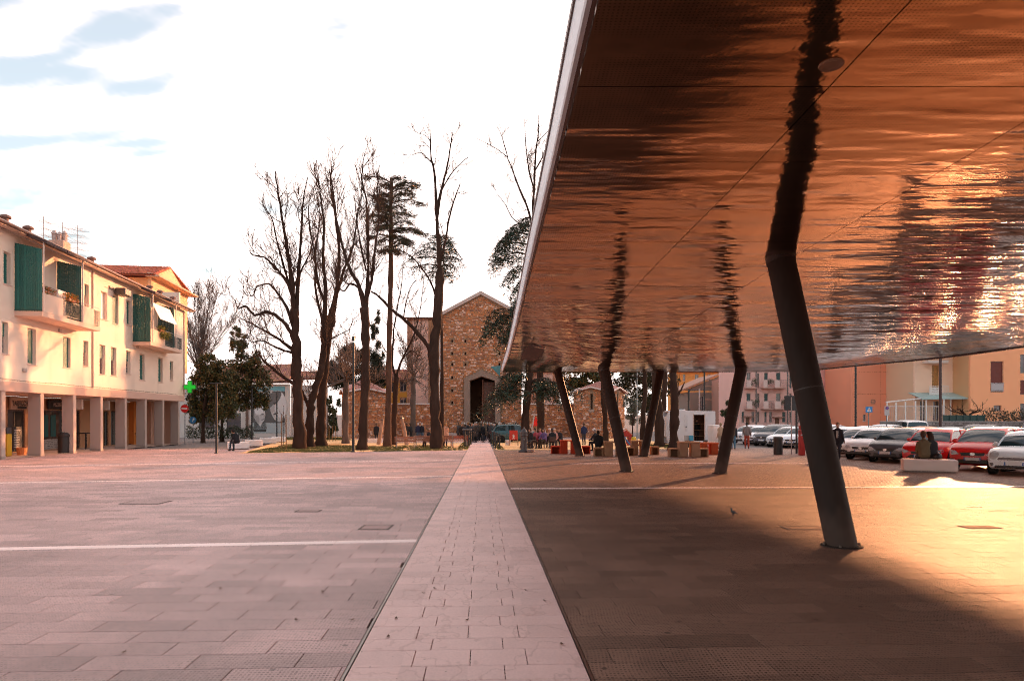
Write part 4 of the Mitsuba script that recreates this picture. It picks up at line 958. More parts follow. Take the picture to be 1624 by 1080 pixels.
# ------------------------------------------------------------------ two square stone pavilions with folded pink roofs
def pavilion(px_l, px_v, px_r, y_e, y_p, y_a, dd, lab, seed):
    s = F / dd; g = float(gz(dd))
    wl, wr = (px_v - px_l) / s, (px_r - px_v) / s
    # rotated square: left face turned by th, right face by 90 - th
    side = math.sqrt(wl ** 2 + wr ** 2); th = math.atan2(wr, wl)
    near = np.array([X(px_v, dd), dd])
    dl = np.array([-math.cos(th), math.sin(th)]); dr_ = np.array([math.sin(th), math.cos(th)])
    k = thing('pavilion', lab, 'building')
    zz = lambda y: EYE - (y - HY) / s
    ze_, zp_, za_ = zz(y_e), zz(y_p), zz(y_a)
    L = near + dl * side; Rr = near + dr_ * side; B = L + dr_ * side
    cs = [near, L, B, Rr]; outs = [-dr_, dl, dr_, -dl]
    mids = []
    for i in range(4):
        p, q = cs[i], cs[(i + 1) % 4]; fr = Frame(p, q - p, outs[i])
        slot = sbox(side / 2 - .16, ze_ - 1.9, side / 2 + .16, ze_ - .1) if i in (0, 3) else None
        poly = Polygon([(0, g - .3), (side, g - .3), (side, ze_), (side / 2, zp_), (0, ze_)])
        if slot is not None: poly = poly.difference(slot)
        put(uniq(k + '__wall'), fr(prism(poly, .35)), 'stone', MORTAR)
        if slot is not None:
            put(uniq(k + '__window'), fr(box(side / 2 - .16, side / 2 + .16, -.26, -.22, ze_ - 1.9, ze_ - .1)), 'pane_dark', (.03, .02, .015))
            put(uniq(k + '__sill'), fr(cbox(side / 2 - .35, side / 2 + .35, .0, .10, ze_ - 2.25, ze_ - 1.92, .02)), 'matte', (.36, .27, .22))
            kf = lambda a_, b_, c_, d_: d_ < ze_ + (zp_ - ze_) * (1 - abs((a_ + b_) / 2 - side / 2) / (side / 2)) and not (a_ < side / 2 + .18 and b_ > side / 2 - .18 and d_ > ze_ - 1.92)
            put(uniq(k + '__stone_facing'), stones(fr, 0, side, g - .05, zp_, kf, seed=seed + i), 'stone', kind='stuff')
        mids.append((p + q) / 2)
    cen = sum(cs) / 4
    v, f = [], []
    def pt(p2, z, ov=.28):
        d = p2 - cen; d = d / np.linalg.norm(d) * (np.linalg.norm(d) + ov); return [d[0] + cen[0], d[1] + cen[1], z]
    E = [pt(c, ze_ + .05, .4) for c in cs]; Mi = [pt(m, zp_ + .07) for m in mids]; A = [cen[0], cen[1], za_]
    for i in range(4):
        n = len(v); v += [A, E[i], Mi[i], E[(i + 1) % 4]]
        f += [[n, n + 1, n + 2], [n, n + 2, n + 3]]
    vv = np.array(v); f = np.array(f)
    put(k + '__roof', cat_mesh([tm(vv, f), tm(vv - [0, 0, .14], f)]), 'tilework', (.50, .26, .22), label='folded pink roof')
    ed = []
    for i in range(4): ed += [cyl(E[i], Mi[i], .09, 6), cyl(Mi[i], E[(i + 1) % 4], .09, 6)]
    put(k + '__cornice', cat_mesh(ed), 'matte', (.66, .56, .52), label='pale zigzag cornice')
    # rows of tiles on the four near slopes
    rows = []
    for i in (3, 0):
        for a_, b_, c_ in ((A, E[i], Mi[i]), (A, Mi[i], E[(i + 1) % 4])):
            a_, b_, c_ = map(np.array, (a_, b_, c_))
            for q in np.linspace(.12, .95, 14): rows.append(cyl(a_ + (b_ - a_) * q + [0, 0, .02], a_ + (c_ - a_) * q + [0, 0, .02], .022, 4))
    put(k + '__tile_courses', cat_mesh(rows), 'tilework', (.46, .23, .19), kind='stuff')
pavilion(527.5, 548, 607.5, 623.5, 616.5, 599, 78, 'small square stone pavilion with pink folded roof left of the church', 21)
pavilion(912.5, 967.5, 999.6, 622.5, 614.5, 602.5, 78, 'small square stone pavilion with pink folded roof right of the church', 31)
# ------------------------------------------------------------------ yellow house behind
def plain_house(name, lab, px0, px1, ytop, dd, col, wins=(), roof=None, roof_y=None, back=7, ybase=None, shut=(0.05, .05, .05), style='glass'):
    fr = Frame((X(px0, dd), dd), (1, 0), (0, -1)); s = F / dd; g = float(gz(dd)); L = (px1 - px0) / s
    k = thing(name, lab, 'building'); zt = EYE - (ytop - HY) / s
    hs = [((a - px0) / s, EYE - (d_ - HY) / s, (b - px0) / s, EYE - (c - HY) / s) for a, b, c, d_ in wins]
    put(k + '__wall', wall_with_holes(fr, 0, L, g - .3, zt, [(h[0], h[2], h[1], h[3]) for h in hs]), 'plaster', col)
    for q in (0, L - .3): put(uniq(k + '__side_wall'), fr(box(q, q + .3, -back, -.303, g - .3, zt - .003)), 'plaster', tint(col, .96))
    put(k + '__back_wall', fr(box(.303, L - .303, -back, -back + .2, g - .3, zt - .003)), 'plaster', tint(col, .9))
    for h in hs: window(fr, k, h[0], h[2], h[1], h[3], style, frame_c=(.55, .5, .46) if style == 'glass' else (.3, .25, .22), shutter_c=shut)
    if roof:
        zr_ = EYE - (roof_y - HY) / s
        tile_roof(fr, w3(fr, -.5, .6, zt + .03), w3(fr, L + .5, .6, zt + .03), w3(fr, -.5, -back / 2, zr_), w3(fr, L + .5, -back / 2, zr_), holder=k, base=roof, pitch=.45, course=.7)
    return k, fr, s
plain_house('yellow_house', 'yellow house with white window behind the trees left of the church', 600, 650, 603, 104, (.58, .31, .06), [(634, 645, 604, 621), (634, 645, 630, 640), (616, 625, 606, 622)], (.36, .13, .08), 584)
# ------------------------------------------------------------------ right side: apartment block, blank orange wall, yellow house
ad = 92.0
AB = Frame((X(1172, ad), ad), (1, 0), (0, -1)); as_ = F / ad; ag = float(gz(ad))
ta_ = lambda p: (p - 1172) / as_
za_ = lambda y: EYE - (y - HY) / as_
ab = thing('apartment_block', 'pink apartment block with rows of small balconies behind the parked cars', 'building')
PINK = (.74, .46, .40)
ws = []
for x0, x1 in ((1176.5, 1180.5), (1192, 1196.5), (1201, 1204), (1212.5, 1216), (1220, 1224.5), (1240.5, 1246), (1252, 1255.5), (1266, 1271), (1288, 1293), (1330, 1339), (1346, 1351)): ws.append((x0, x1, 653, 670))
for x0, x1 in ((1201, 1204), (1252, 1255.5), (1266, 1271), (1288, 1293), (1346, 1351)): ws += [(x0, x1, 624, 646), (x0, x1, 592, 616)]
for x0, x1 in ((1184, 1190.5), (1212, 1218), (1231, 1238), (1279, 1284), (1318, 1326)):
    for y in (648, 615): ws.append((x0, x1, y - 24, y - 1))
dws = [(1183, 1189, 662, 692), (1229, 1236, 663, 692), (1312, 1318, 660, 692)]
hs = [(ta_(a), za_(d_), ta_(b), za_(c)) for a, b, c, d_ in ws + dws]
put(ab + '__wall', wall_with_holes(AB, 0, ta_(1352), ag - .3, za_(566), [(h[0], h[2], h[1], h[3]) for h in hs]), 'facade_plaster', PINK)
put(ab + '__back_wall', AB(box(.31, ta_(1352), -9, -8.8, ag - .3, za_(566) - .003)), 'facade_plaster', PINK)
put(ab + '__side_wall', AB(box(0, .3, -9, -.303, ag - .3, za_(566) - .003)), 'facade_plaster', PINK)
for i, h in enumerate(hs[:len(ws)]): window(AB, ab, h[0], h[2], h[1], h[3], ('half', 'glass', 'blind')[i % 3], frame_c=(.30, .26, .24), shutter_c=(.03, .075, .075), sill=h[3] - h[1] < 1.95 and i < 26, sill_c=(.55, .42, .37))
for h in hs[len(ws):]:
    dk = part(ab, 'door', AB(cbox(h[0], h[2], -.2, -.14, ag - .1, h[3], .01)), 'semi', (.16, .06, .025))
    part(ab, 'door_canopy', AB(cbox(h[0] - .4, h[2] + .4, .003, .8, h[3] + .05, h[3] + .17, .02)), 'matte', (.30, .17, .13))
nb = 0
for x0, x1 in ((1180, 1197), (1206, 1222), (1224, 1243), (1274, 1290), (1308, 1330)):
    for y in (648, 615):
        a, b, zf = ta_(x0), ta_(x1), za_(y)
        m = a + (b - a) * (.4 if nb % 2 else .5)
        bk = part(ab, 'balcony', AB(cbox(a, b, .003, 1.15, zf - .16, zf, .015)), 'matte', (.46, .28, .23))
        part(bk, 'parapet', AB(cbox(a, m, 1.05, 1.147, zf + .003, zf + .98, .01)), 'plaster', (.66, .50, .45))
        part(bk, 'railing', AB([box(m, b, 1.08, 1.12, zf + .93, zf + .97)] + [box(u - .012, u + .012, 1.09, 1.11, zf + .003, zf + .93) for u in np.linspace(m + .05, b - .03, 7)]), 'semi', (.10, .07, .06))
        if nb % 3 != 2:
            c = w3(AB, (m + b) / 2, .95, zf + .7)
            part(bk, 'plants', cat_mesh([leaf_clump(c + [u, 0, R.uniform(-.2, .25)], .32, 90, .14, [(.03, .06, .015), (.05, .08, .02), (.02, .035, .012)]) for u in (-.3, 0, .3)]), 'leaf', kind='stuff')
        nb += 1
for px in (1199, 1249, 1261, 1343): part(ab, 'drain_pipe', AB(tube([(ta_(px), .08, ag), (ta_(px), .08, 2), (ta_(px), .08, za_(568))], .07, 7)), 'semi', (.10, .12, .12) if px != 1261 else (.5, .3, .26))
tile_roof(AB, w3(AB, -.6, .8, za_(565)), w3(AB, ta_(1352), .8, za_(565)), w3(AB, -.6, -6, za_(556)), w3(AB, ta_(1352), -6, za_(556)), holder=ab, base=(.36, .15, .1), pitch=.8, course=.9)

k, fr, s_ = plain_house('orange_building', 'building with a blank orange side wall behind the parked cars', 1350, 1452.5, 556, 84, (.84, .32, .19), [(1368.5, 1374, 657, 668)], None)
for y0, y1, x0, x1 in ((601.5, 602.3, 1423, 1445), (610, 610.6, 1424, 1444), (625, 625.5, 1352, 1440), (590, 590.4, 1356, 1412)):
    part(k, 'wall_groove', fr(box((x0 - 1350) / s_, (x1 - 1350) / s_, .002, .012, EYE - (y1 - HY) / s_, EYE - (y0 - HY) / s_)), 'plaster', (.40, .13, .07))
for px in (1396,): part(k, 'wall_groove', fr(box((px - 1350) / s_, (px - 1349.6) / s_, .002, .010, -1, EYE - (560 - HY) / s_)), 'plaster', (.50, .18, .1))
vm = lathe([(.0, 0), (.22, 0), (.26, .06), (.30, .06), (.30, 0)], 18); v_ = vm.vertices; part(k, 'wall_vent', fr(tm(np.stack([v_[:, 0] + 34.5 / s_, v_[:, 2], v_[:, 1] + EYE - (637 - HY) / s_], 1), vm.faces)), 'matte', (.34, .20, .15))

yd = 75.0; ys_ = F / yd; yg = float(gz(yd))
yh = thing('corner_house', 'two storey house with a peach recessed face and orange front behind the low wall', 'building')
def yz(y, dd=yd): return EYE - (y - HY) * dd / F
# right, nearer face (orange); left, recessed face (peach)
rd, ld = yd, 78.0
YR = Frame((X(1539, rd), rd), (1, 0), (0, -1)); YL = Frame((X(1451, ld), ld), (1, 0), (0, -1))
tr = lambda p: (p - 1539) * rd / F
tl_ = lambda p: (p - 1451) * ld / F
wr_ = [(1571, 1591.5, 573, 622), (1576, 1588.5, 643, 652), (1618, 1634, 562, 592), (1618, 1634, 603, 626), (1618, 1634, 640, 668)]
hr = [(tr(a), yz(d_), tr(b), yz(c)) for a, b, c, d_ in wr_]
put(yh + '__front_wall', wall_with_holes(YR, 0, tr(1740), yg - .3, yz(541), [(h[0], h[2], h[1], h[3]) for h in hr]), 'plaster', (.92, .42, .22), label='orange front wall')
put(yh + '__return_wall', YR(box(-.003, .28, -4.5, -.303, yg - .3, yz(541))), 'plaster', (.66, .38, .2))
for h, st in zip(hr, ('blind', 'glass', 'glass', 'blind', 'glass')): window(YR, yh, h[0], h[2], h[1], h[3], st, frame_c=(.28, .2, .18), shutter_c=(.16, .025, .015), sill=False)
h = hr[0]
part(yh, 'window_railing', YR([box(h[0], h[2], .02, .05, h[1] + 1.0, h[1] + 1.05), box(h[0], h[2], .02, .05, h[1] + .08, h[1] + .13)] + [box(h[0] + (h[2] - h[0]) * q - .02, h[0] + (h[2] - h[0]) * q + .02, .022, .048, h[1] + .13, h[1] + 1.0) for q in (.03, .97)] + [box(h[0] + .08, h[2] - .08, .026, .04, h[1] + .2, h[1] + .92)]), 'semi', (.42, .38, .38))
wl_ = [(1478, 1490, 579, 628), (1511, 1517, 587, 600), (1459, 1468, 636, 668), (1480, 1490, 636, 668), (1510, 1520, 634, 668)]
hl_ = [(tl_(a), yz(d_, ld), tl_(b), yz(c, ld)) for a, b, c, d_ in wl_]
put(yh + '__side_face', wall_with_holes(YL, 0, tl_(1545), yg - .3, yz(544, ld), [(h[0], h[2], h[1], h[3]) for h in hl_]), 'plaster', (.86, .58, .42), label='peach recessed face')
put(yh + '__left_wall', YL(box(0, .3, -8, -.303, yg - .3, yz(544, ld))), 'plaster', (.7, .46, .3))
for h, st in zip(hl_, ('shutters', 'glass', 'glass', 'glass', 'glass')): window(YL, yh, h[0], h[2], h[1], h[3], st, frame_c=(.40, .28, .16), shutter_c=(.45, .20, .05), sill=False)
a, b, zf = tl_(1464), tl_(1494), yz(628, ld)
bk = part(yh, 'balcony', YL(cbox(a, b, .003, 1.2, zf - .2, zf, .02)), 'plaster', (.66, .56, .5))
part(bk, 'railing', YL([box(a, b, 1.13, 1.17, zf + 1.06, zf + 1.1)] + [box(a + .02, b - .35 * (b - a), 1.13, 1.16, zf + .1 + .17 * i, zf + .22 + .17 * i) for i in range(5)] + [box(u - .014, u + .014, 1.13, 1.16, zf + .003, zf + 1.06) for u in np.linspace(a + .02, b - .02, 16)]), 'semi', (.66, .64, .62))
part(yh, 'upper_balcony', YL(cbox(a - .1, b, .003, 1.2, yz(577, ld), yz(573, ld), .02)), 'plaster', (.68, .58, .52))
put(yh + '__roof', YR(box(-6, tr(1740), -9, -.31, yz(541) + .002, yz(541) + .2)), 'matte', (.4, .2, .14))
# terrace canopy and white pergola
aw2 = thing('terrace_awning', 'long teal edged terrace awning on the peach house face', 'awning')
a, b = tl_(1440), tl_(1530)
v = [[a, 2.6, yz(633, ld)], [b, 2.6, yz(633, ld) + .1], [b, .02, yz(627, ld) + .3], [a, .02, yz(627, ld) + .3]]
v = np.array(v); f = [[0, 1, 2], [0, 2, 3]]
put(aw2 + '__sheet', YL(cat_mesh([tm(v, f), tm(v - [0, 0, .06], f), tm(np.vstack([v[:2], v[:2] - [0, 0, .12]]), [[0, 1, 3], [0, 3, 2]])])), 'semi', (.30, .42, .40))
for q in (0.02, .5, .98): put(uniq(aw2 + '__post'), YL(box(a + (b - a) * q - .04, a + (b - a) * q + .04, 2.5, 2.58, yg, yz(633, ld) - .02)), 'semi', (.5, .4, .35))
pg = thing('pergola', 'white metal pergola frame with a translucent screen beside the peach house', 'pergola')
pd_ = 55.0; PF = Frame((X(1404, pd_), pd_), (1, 0), (0, -1)); tp_ = lambda p: (p - 1404) * pd_ / F
for px in (1407, 1421, 1436, 1452, 1469, 1497): put(uniq(pg + '__post'), PF(box(tp_(px) - .035, tp_(px) + .035, -.035, .035, float(gz(pd_)) + .8, yz(639 - (px - 1407) * .07, pd_))), 'semi', (.70, .66, .64))
put(pg + '__top_rail', PF(tube([(tp_(1405), 0, yz(638, pd_)), (tp_(1460), 0, yz(632, pd_))], .05, 6)), 'semi', (.72, .68, .66))
put(pg + '__mid_rail', PF(box(tp_(1407), tp_(1497), -.02, .02, yz(645, pd_), yz(644, pd_))), 'semi', (.6, .55, .53))
put(pg + '__fence_bars', PF([box(u - .008, u + .008, -.01, .01, yz(667, pd_), yz(645.2, pd_)) for u in np.arange(tp_(1407), tp_(1497), .16)]), 'semi', (.5, .44, .42), kind='stuff')
# low wall, green screen, hedge
lw = thing('boundary_wall', 'long low grey stone wall below the hedge and fence on the right', 'wall')
wd = 51.0; WF = Frame((X(1400, wd), wd), (1, 0), (0, -1)); tw = lambda p: (p - 1400) * wd / F; wz = lambda y: EYE - (y - HY) * wd / F; wg = float(gz(wd))
GREYST = np.array([(.30, .26, .25), (.24, .21, .20), (.36, .31, .29), (.20, .17, .16)])
put(lw + '__core', WF(box(0, tw(1760), -.4, -.01, wg - .3, wz(670))), 'stone', (.16, .13, .12))
put(lw + '__stone_facing', stones(WF, 0, tw(1760), wg, wz(670.5), pal=GREYST, seed=41), 'stone', kind='stuff')
for i in range(18): put(uniq(lw + '__coping_stone'), WF(cbox(tw(1400) + i * .95, tw(1400) + i * .95 + .942, -.45, .06, wz(670) + .002, wz(670) + .09, .01)), 'matte', (.32, .28, .27))
gf = thing('green_screen_fence', 'dark green mesh screen fence on the low wall', 'fence')
put(gf + '__screen', WF(box(tw(1498), tw(1566), -.22, -.20, wz(669), wz(658.5))), 'semi', (.008, .040, .035))
for px in np.arange(1498, 1570, 11): put(uniq(gf + '__post'), WF(box(tw(px) - .03, tw(px) + .03, -.198, -.14, wz(669.5), wz(657.5))), 'semi', (.02, .05, .045))
hg = thing('hedge', 'dark untrimmed hedge on the low wall at the right edge', 'hedge')
pts = []
for px in np.arange(1566, 1740, 2.2):
    for _ in range(26):
        pts.append([tw(px) + R.uniform(-.1, .1), -.3 + R.uniform(-.45, .45), wz(669) + R.uniform(0, 1) * (wz(651 + 3 * math.sin(px * .13)) - wz(669))])
hm = leaves_at(np.array(pts), .17, [(.035, .03, .012), (.05, .04, .015), (.02, .022, .01), (.06, .035, .015)])
put(hg + '__foliage', WF(hm), 'leaf')
put(hg + '__stems', WF([tube([(tw(px), -.3, wz(671)), (tw(px) + R.uniform(-.2, .2), -.3, wz(656))], [.03, .012], 4) for px in np.arange(1568, 1740, 7)]), 'bark', (.05, .03, .02))
# far brick hall in the middle right
k, fr, s_ = plain_house('brick_hall', 'grey brown brick hall with sloping tiled roof far behind the caravan', 1092, 1152, 622, 112, (.24, .185, .155), [(1111, 1116, 628, 660)], None)
sh_ = lambda p: (p - 1092) / s_; zh = lambda y: EYE - (y - HY) / s_
part(k, 'gable', fr(prism([(sh_(1086), zh(619)), (sh_(1152), zh(621)), (sh_(1152), zh(600)), (sh_(1140), zh(597))], .3)), 'plaster', (.25, .19, .16))
part(k, 'roof', fr(tm([[sh_(1082), .5, zh(620)], [sh_(1140), .5, zh(595)], [sh_(1140), -12, zh(595)], [sh_(1082), -12, zh(620)], [sh_(1082), .5, zh(617.5)], [sh_(1140), .5, zh(592.5)], [sh_(1140), -12, zh(592.5)], [sh_(1082), -12, zh(617.5)]], [[0, 2, 1], [0, 3, 2], [4, 5, 6], [4, 6, 7], [0, 1, 5], [0, 5, 4], [1, 2, 6], [1, 6, 5], [3, 0, 4], [3, 4, 7]])), 'tilework', (.34, .19, .14))
part(k, 'string_course', fr([box(sh_(1118), sh_(1150), .002, .08, zh(634.6), zh(633)), box(sh_(1118), sh_(1150), .002, .08, zh(613.6), zh(612))]), 'matte', (.5, .3, .22))
for px in (1108, 1141): part(k, 'drain_pipe', fr(box(sh_(px), sh_(px + 2), .0, .14, -1.4, zh(616))), 'semi', (.56, .5, .48))
plain_house('brick_house', 'pinkish brick house end with pale pillar beside the apartment block', 1150, 1172, 600, 104, (.40, .22, .17), [(1153, 1157, 612, 650), (1162, 1167, 615, 624)], None)
plain_house('orange_house', 'orange house with white windows far behind the brick hall roof', 1072, 1140, 590, 135, (.60, .26, .08), [(1083, 1087, 594, 604), (1102, 1108, 594, 604), (1122, 1127, 594, 604)], (.4, .16, .09), 574)
# ------------------------------------------------------------------ trees
BARK = np.array((.045, .026, .019)); BARK2 = np.array((.085, .052, .038))
class Tree:
    """limbs are drawn as polylines of (px, py) at about depth d; twigs then grow from them"""
    def __init__(s, name, label, d, seed, cat='tree', group=None, bark=BARK):
        s.k = thing(name, label, cat, group); s.d = d; s.r = np.random.default_rng(seed); s.limbs = []; s.trunk = []; s.tw = []; s.bark = bark
    def px3(s, pts, dz):
        return np.array([P(x, y, s.d + z) for (x, y), z in zip(pts, dz)])
    def smooth_line(s, p, n):
        t = np.linspace(0, 1, len(p)); q = np.linspace(0, 1, n)
        out = PchipInterpolator(t, p, axis=0)(q)
        return out
    def main(s, pts, r0, r1, flare=False, twist=.08, trunk=False, depth=(0, 0), n=None):
        z = np.linspace(depth[0], depth[1], len(pts))
        p = s.smooth_line(s.px3(pts, z), n or max(8, len(pts) * 4))
        if flare: p[0][2] = gz(p[0][1]) - .12
        jit = s.r.normal(size=p.shape) * twist * r0; jit[:2] = 0
        p = p + jit
        r0 = r0 * .8; t = np.linspace(0, 1, len(p)); rad = r0 + (r1 - r0) * t ** .8
        rad = rad * (1 + .10 * s.r.normal(size=len(p)))
        if flare:
            L = np.linalg.norm(p - p[0], axis=1); rad = rad * (1 + .5 * np.exp(-L / .35))
        (s.trunk if trunk else s.limbs).append((p, rad)); return p, rad
    def sprout(s, lines=None, gap=.9, length=(1.2, 3.2), ang=(28, 60), up=.55, start=.25, levels=2, rmax=.05, knobs=0.0, thin=1.0):
        src = list(lines if lines is not None else s.limbs)
        for lev in range(levels):
            new = []
            for p, rad in src:
                seg = np.linalg.norm(np.diff(p, axis=0), axis=1); S = np.concatenate([[0], np.cumsum(seg)]); L = S[-1]
                a = start * L if lev == 0 else .2 * L
                while a < L:
                    i = min(np.searchsorted(S, a), len(p) - 1); i = max(i, 1)
                    f = (a - S[i - 1]) / max(seg[i - 1], 1e-6); q = p[i - 1] + (p[i] - p[i - 1]) * f; rr = rad[i - 1] + (rad[i] - rad[i - 1]) * f
                    t = p[i] - p[i - 1]; t = t / (np.linalg.norm(t) + 1e-9)
                    w = s.r.normal(size=3); w -= t * (w @ t); w /= np.linalg.norm(w) + 1e-9
                    an = math.radians(s.r.uniform(*ang)); dirv = t * math.cos(an) + w * math.sin(an)
                    ln = 1.35 * s.r.uniform(*length) * (.6 ** lev) * (1 - .45 * a / L)
                    r0 = min(rr * .55, rmax * (.5 ** lev)) ; n = 6 if lev == 0 else 4
                    pts = [q]; dcur = dirv
                    for _ in range(n):
                        dcur = dcur + np.array([0, 0, up / n * 1.5]) + s.r.normal(size=3) * .17; dcur /= np.linalg.norm(dcur)
                        pts.append(pts[-1] + dcur * ln / n)
                    pts = np.array(pts); rad2 = np.linspace(max(r0, .017 * thin), .008 * thin, n + 1)
                    new.append((pts, rad2)); a += s.r.exponential(gap * .72 * (.62 ** lev)) + .09
            s.tw += new; src = new
    def build(s):
        def mesh(lines, sides):
            ms = []
            for p, r in lines:
                m = tube(p, r, sides, cap=len(p) > 8)
                ms.append(m)
            return cat_mesh(ms)
        for p, r in s.trunk:
            m = tube(p, r, 14)
            part(s.k, 'trunk', m, 'bark', s.bark, smooth=True)
        for p, r in s.limbs:
            m = tube(p, r, 8); part(s.k, 'limb', m, 'bark', s.bark, smooth=True)
        if s.tw:
            m = mesh(s.tw, 3); part(s.k, 'twigs', m, 'bark', s.bark * 1.1, kind='stuff')
def ground_d(px, py): return EYE * F / (py - HY - DROP * F)
GB = 'bare trees on the grass left of the path'
# A: the big tree leftmost on the grass
def tree_A():
    d = 46.0
    t = Tree('bare_tree', 'leftmost tall bare tree on the grass with long crooked low limbs reaching left', d, 101)
    t.main([(475, 709), (474, 660), (471, 600), (469, 540), (466, 490)], .50, .28, flare=True, trunk=True)
    t.main([(466, 490), (463, 450), (456, 400), (448, 350), (440, 300), (437, 272)], .26, .03)
    t.main([(470, 500), (473, 440), (477, 380), (480, 330), (488, 282)], .20, .03, depth=(0, 2))
    t.main([(467, 470), (450, 440), (432, 420), (418, 408), (402, 405), (396, 398)], .15, .03, depth=(0, -2))
    t.main([(466, 480), (452, 430), (440, 385), (430, 345), (412, 322)], .14, .02, depth=(0, 2))
    t.main([(469, 545), (450, 512), (425, 495), (405, 500), (390, 486), (378, 490), (373, 476)], .20, .03, depth=(0, -3))
    t.main([(470, 560), (445, 540), (420, 525), (396, 512), (380, 505)], .16, .03, depth=(0, 2))
    t.main([(468, 530), (455, 490), (440, 465), (424, 450), (408, 455), (400, 470), (392, 455)], .15, .025, depth=(0, 3))
    t.main([(472, 612), (452, 600), (430, 582), (418, 572), (412, 560)], .18, .06, depth=(0, -1.5))
    t.main([(470, 560), (450, 556), (432, 548), (415, 540), (402, 543), (390, 535)], .12, .02, depth=(0, -2))
    t.main([(466, 455), (480, 425), (492, 400), (498, 375)], .10, .02, depth=(0, 2))
    t.sprout(gap=.8, length=(.9, 2.4), up=.75, start=.2, levels=3, rmax=.04); t.build()
tree_A()
def tree_B():
    d = 47.5
    t = Tree('bare_tree', 'bare forked tree just right of the leftmost tall bare tree', d, 102)
    t.main([(492, 707), (491, 670), (493, 640), (503, 610), (511, 580), (514, 540), (515, 500)], .36, .22, flare=True, trunk=True)
    t.main([(515, 500), (516, 450), (512, 410), (514, 360), (508, 310), (506, 285)], .20, .03)
    t.main([(514, 530), (525, 490), (535, 455), (546, 440), (556, 415)], .14, .03, depth=(0, 2))
    t.main([(515, 480), (503, 440), (498, 395), (490, 355), (492, 310)], .14, .02, depth=(0, -2))
    t.main([(491, 650), (484, 632), (476, 615), (470, 600)], .16, .10, depth=(0, .6))
    t.main([(513, 560), (522, 540), (540, 530), (556, 522)], .09, .02, depth=(0, -2))
    t.sprout(gap=.8, length=(.9, 2.6), up=.8, start=.15, levels=3, rmax=.04); t.build()
tree_B()
def tree_B2():
    d = 50.0
    t = Tree('bare_tree', 'dark trunked bare tree close behind the forked bare tree', d, 103)
    t.main([(509, 704), (509, 660), (513, 600), (518, 550), (528, 500)], .46, .26, flare=True, trunk=True)
    t.main([(528, 500), (535, 450), (538, 400), (531, 340), (524, 290), (530, 262)], .22, .03)
    t.main([(520, 540), (509, 500), (500, 450), (500, 400), (507, 350), (500, 300)], .16, .03, depth=(0, 3))
    t.main([(530, 480), (545, 430), (560, 390), (567, 340), (578, 300)], .15, .02, depth=(0, -2))
    t.sprout(gap=.85, length=(.9, 2.6), up=.8, start=.15, levels=3, rmax=.04); t.build()
tree_B2()
def tree_C():
    d = ground_d(574, 714)
    t = Tree('bare_tree', 'bare tree with forking crown standing right of the tall lamp post on the grass', d, 104)
    t.main([(574, 714), (577, 660), (579, 600), (580, 545), (578, 490)], .36, .25, flare=True, trunk=True)
    t.main([(578, 492), (570, 455), (556, 430), (543, 390), (533, 345), (528, 300), (522, 270)], .22, .025)
    t.main([(579, 500), (583, 450), (584, 390), (582, 330), (574, 280), (577, 250)], .20, .025, depth=(0, 2))
    t.main([(579, 480), (590, 440), (594, 400), (600, 350), (598, 300), (602, 262)], .15, .02, depth=(0, -2))
    t.main([(572, 460), (556, 450), (545, 462), (536, 455), (526, 440)], .10, .02, depth=(0, -1))
    t.main([(581, 430), (572, 390), (566, 350), (562, 310)], .10, .02)
    t.sprout(gap=.8, length=(.9, 2.4), up=.85, start=.15, levels=3, rmax=.035); t.build()
tree_C()
def tree_E():
    d = ground_d(692, 713)
    t = Tree('bare_tree', 'tall bare tree nearest the path with one long limb slanting left', d, 105)
    t.main([(692, 713), (692, 680), (690, 620), (688, 570), (692, 520), (696, 470), (697, 430)], .50, .27, flare=True, trunk=True)
    t.main([(697, 430), (695, 380), (692, 330), (690, 285), (683, 240), (682, 205)], .22, .03)
    t.main([(693, 345), (699, 305), (708, 270), (714, 235), (718, 212)], .14, .025, depth=(0, 1))
    t.main([(699, 305), (716, 276), (728, 262), (742, 250)], .06, .02, depth=(1, -1))
    t.main([(689, 262), (676, 250), (668, 243), (654, 246)], .06, .02)
    t.main([(684, 228), (674, 215), (662, 212)], .04, .015)
    t.main([(697, 420), (706, 385), (713, 345), (720, 318), (730, 292)], .11, .03, depth=(0, -1.5))
    t.main([(690, 575), (678, 548), (660, 525), (640, 506), (620, 490), (600, 470), (588, 462)], .22, .05, depth=(0, -2))
    t.main([(694, 480), (684, 450), (672, 430), (655, 410), (640, 400)], .10, .03, depth=(0, 2))
    t.main([(640, 506), (644, 480), (652, 455), (660, 445)], .06, .02, depth=(-1.5, -2))
    t.main([(696, 460), (702, 430), (704, 395)], .08, .02, depth=(0, 2))
    t.sprout(gap=1.25, length=(.6, 1.6), up=.6, start=.3, levels=3, rmax=.03); t.build()
tree_E()
def tree_F():
    d = ground_d(640, 706)
    t = Tree('bare_tree', 'slim bare tree with spreading crown just right of the straight conifer trunk', d, 106)
    t.main([(625, 706), (625, 670), (627, 630), (629, 598)], .26, .2, flare=True, trunk=True)
    t.main([(628, 600), (636, 575), (648, 550), (660, 520), (668, 480), (672, 440)], .14, .02)
    t.main([(628, 598), (622, 570), (624, 530), (630, 490), (638, 440), (640, 380)], .13, .02, depth=(0, 2))
    t.main([(640, 568), (655, 556), (664, 565), (670, 556)], .06, .02)
    t.main([(650, 545), (665, 530), (672, 532)], .05, .015)
    t.sprout(gap=.8, length=(.7, 1.8), up=.5, start=.15, levels=3, rmax=.03); t.build()
tree_F()
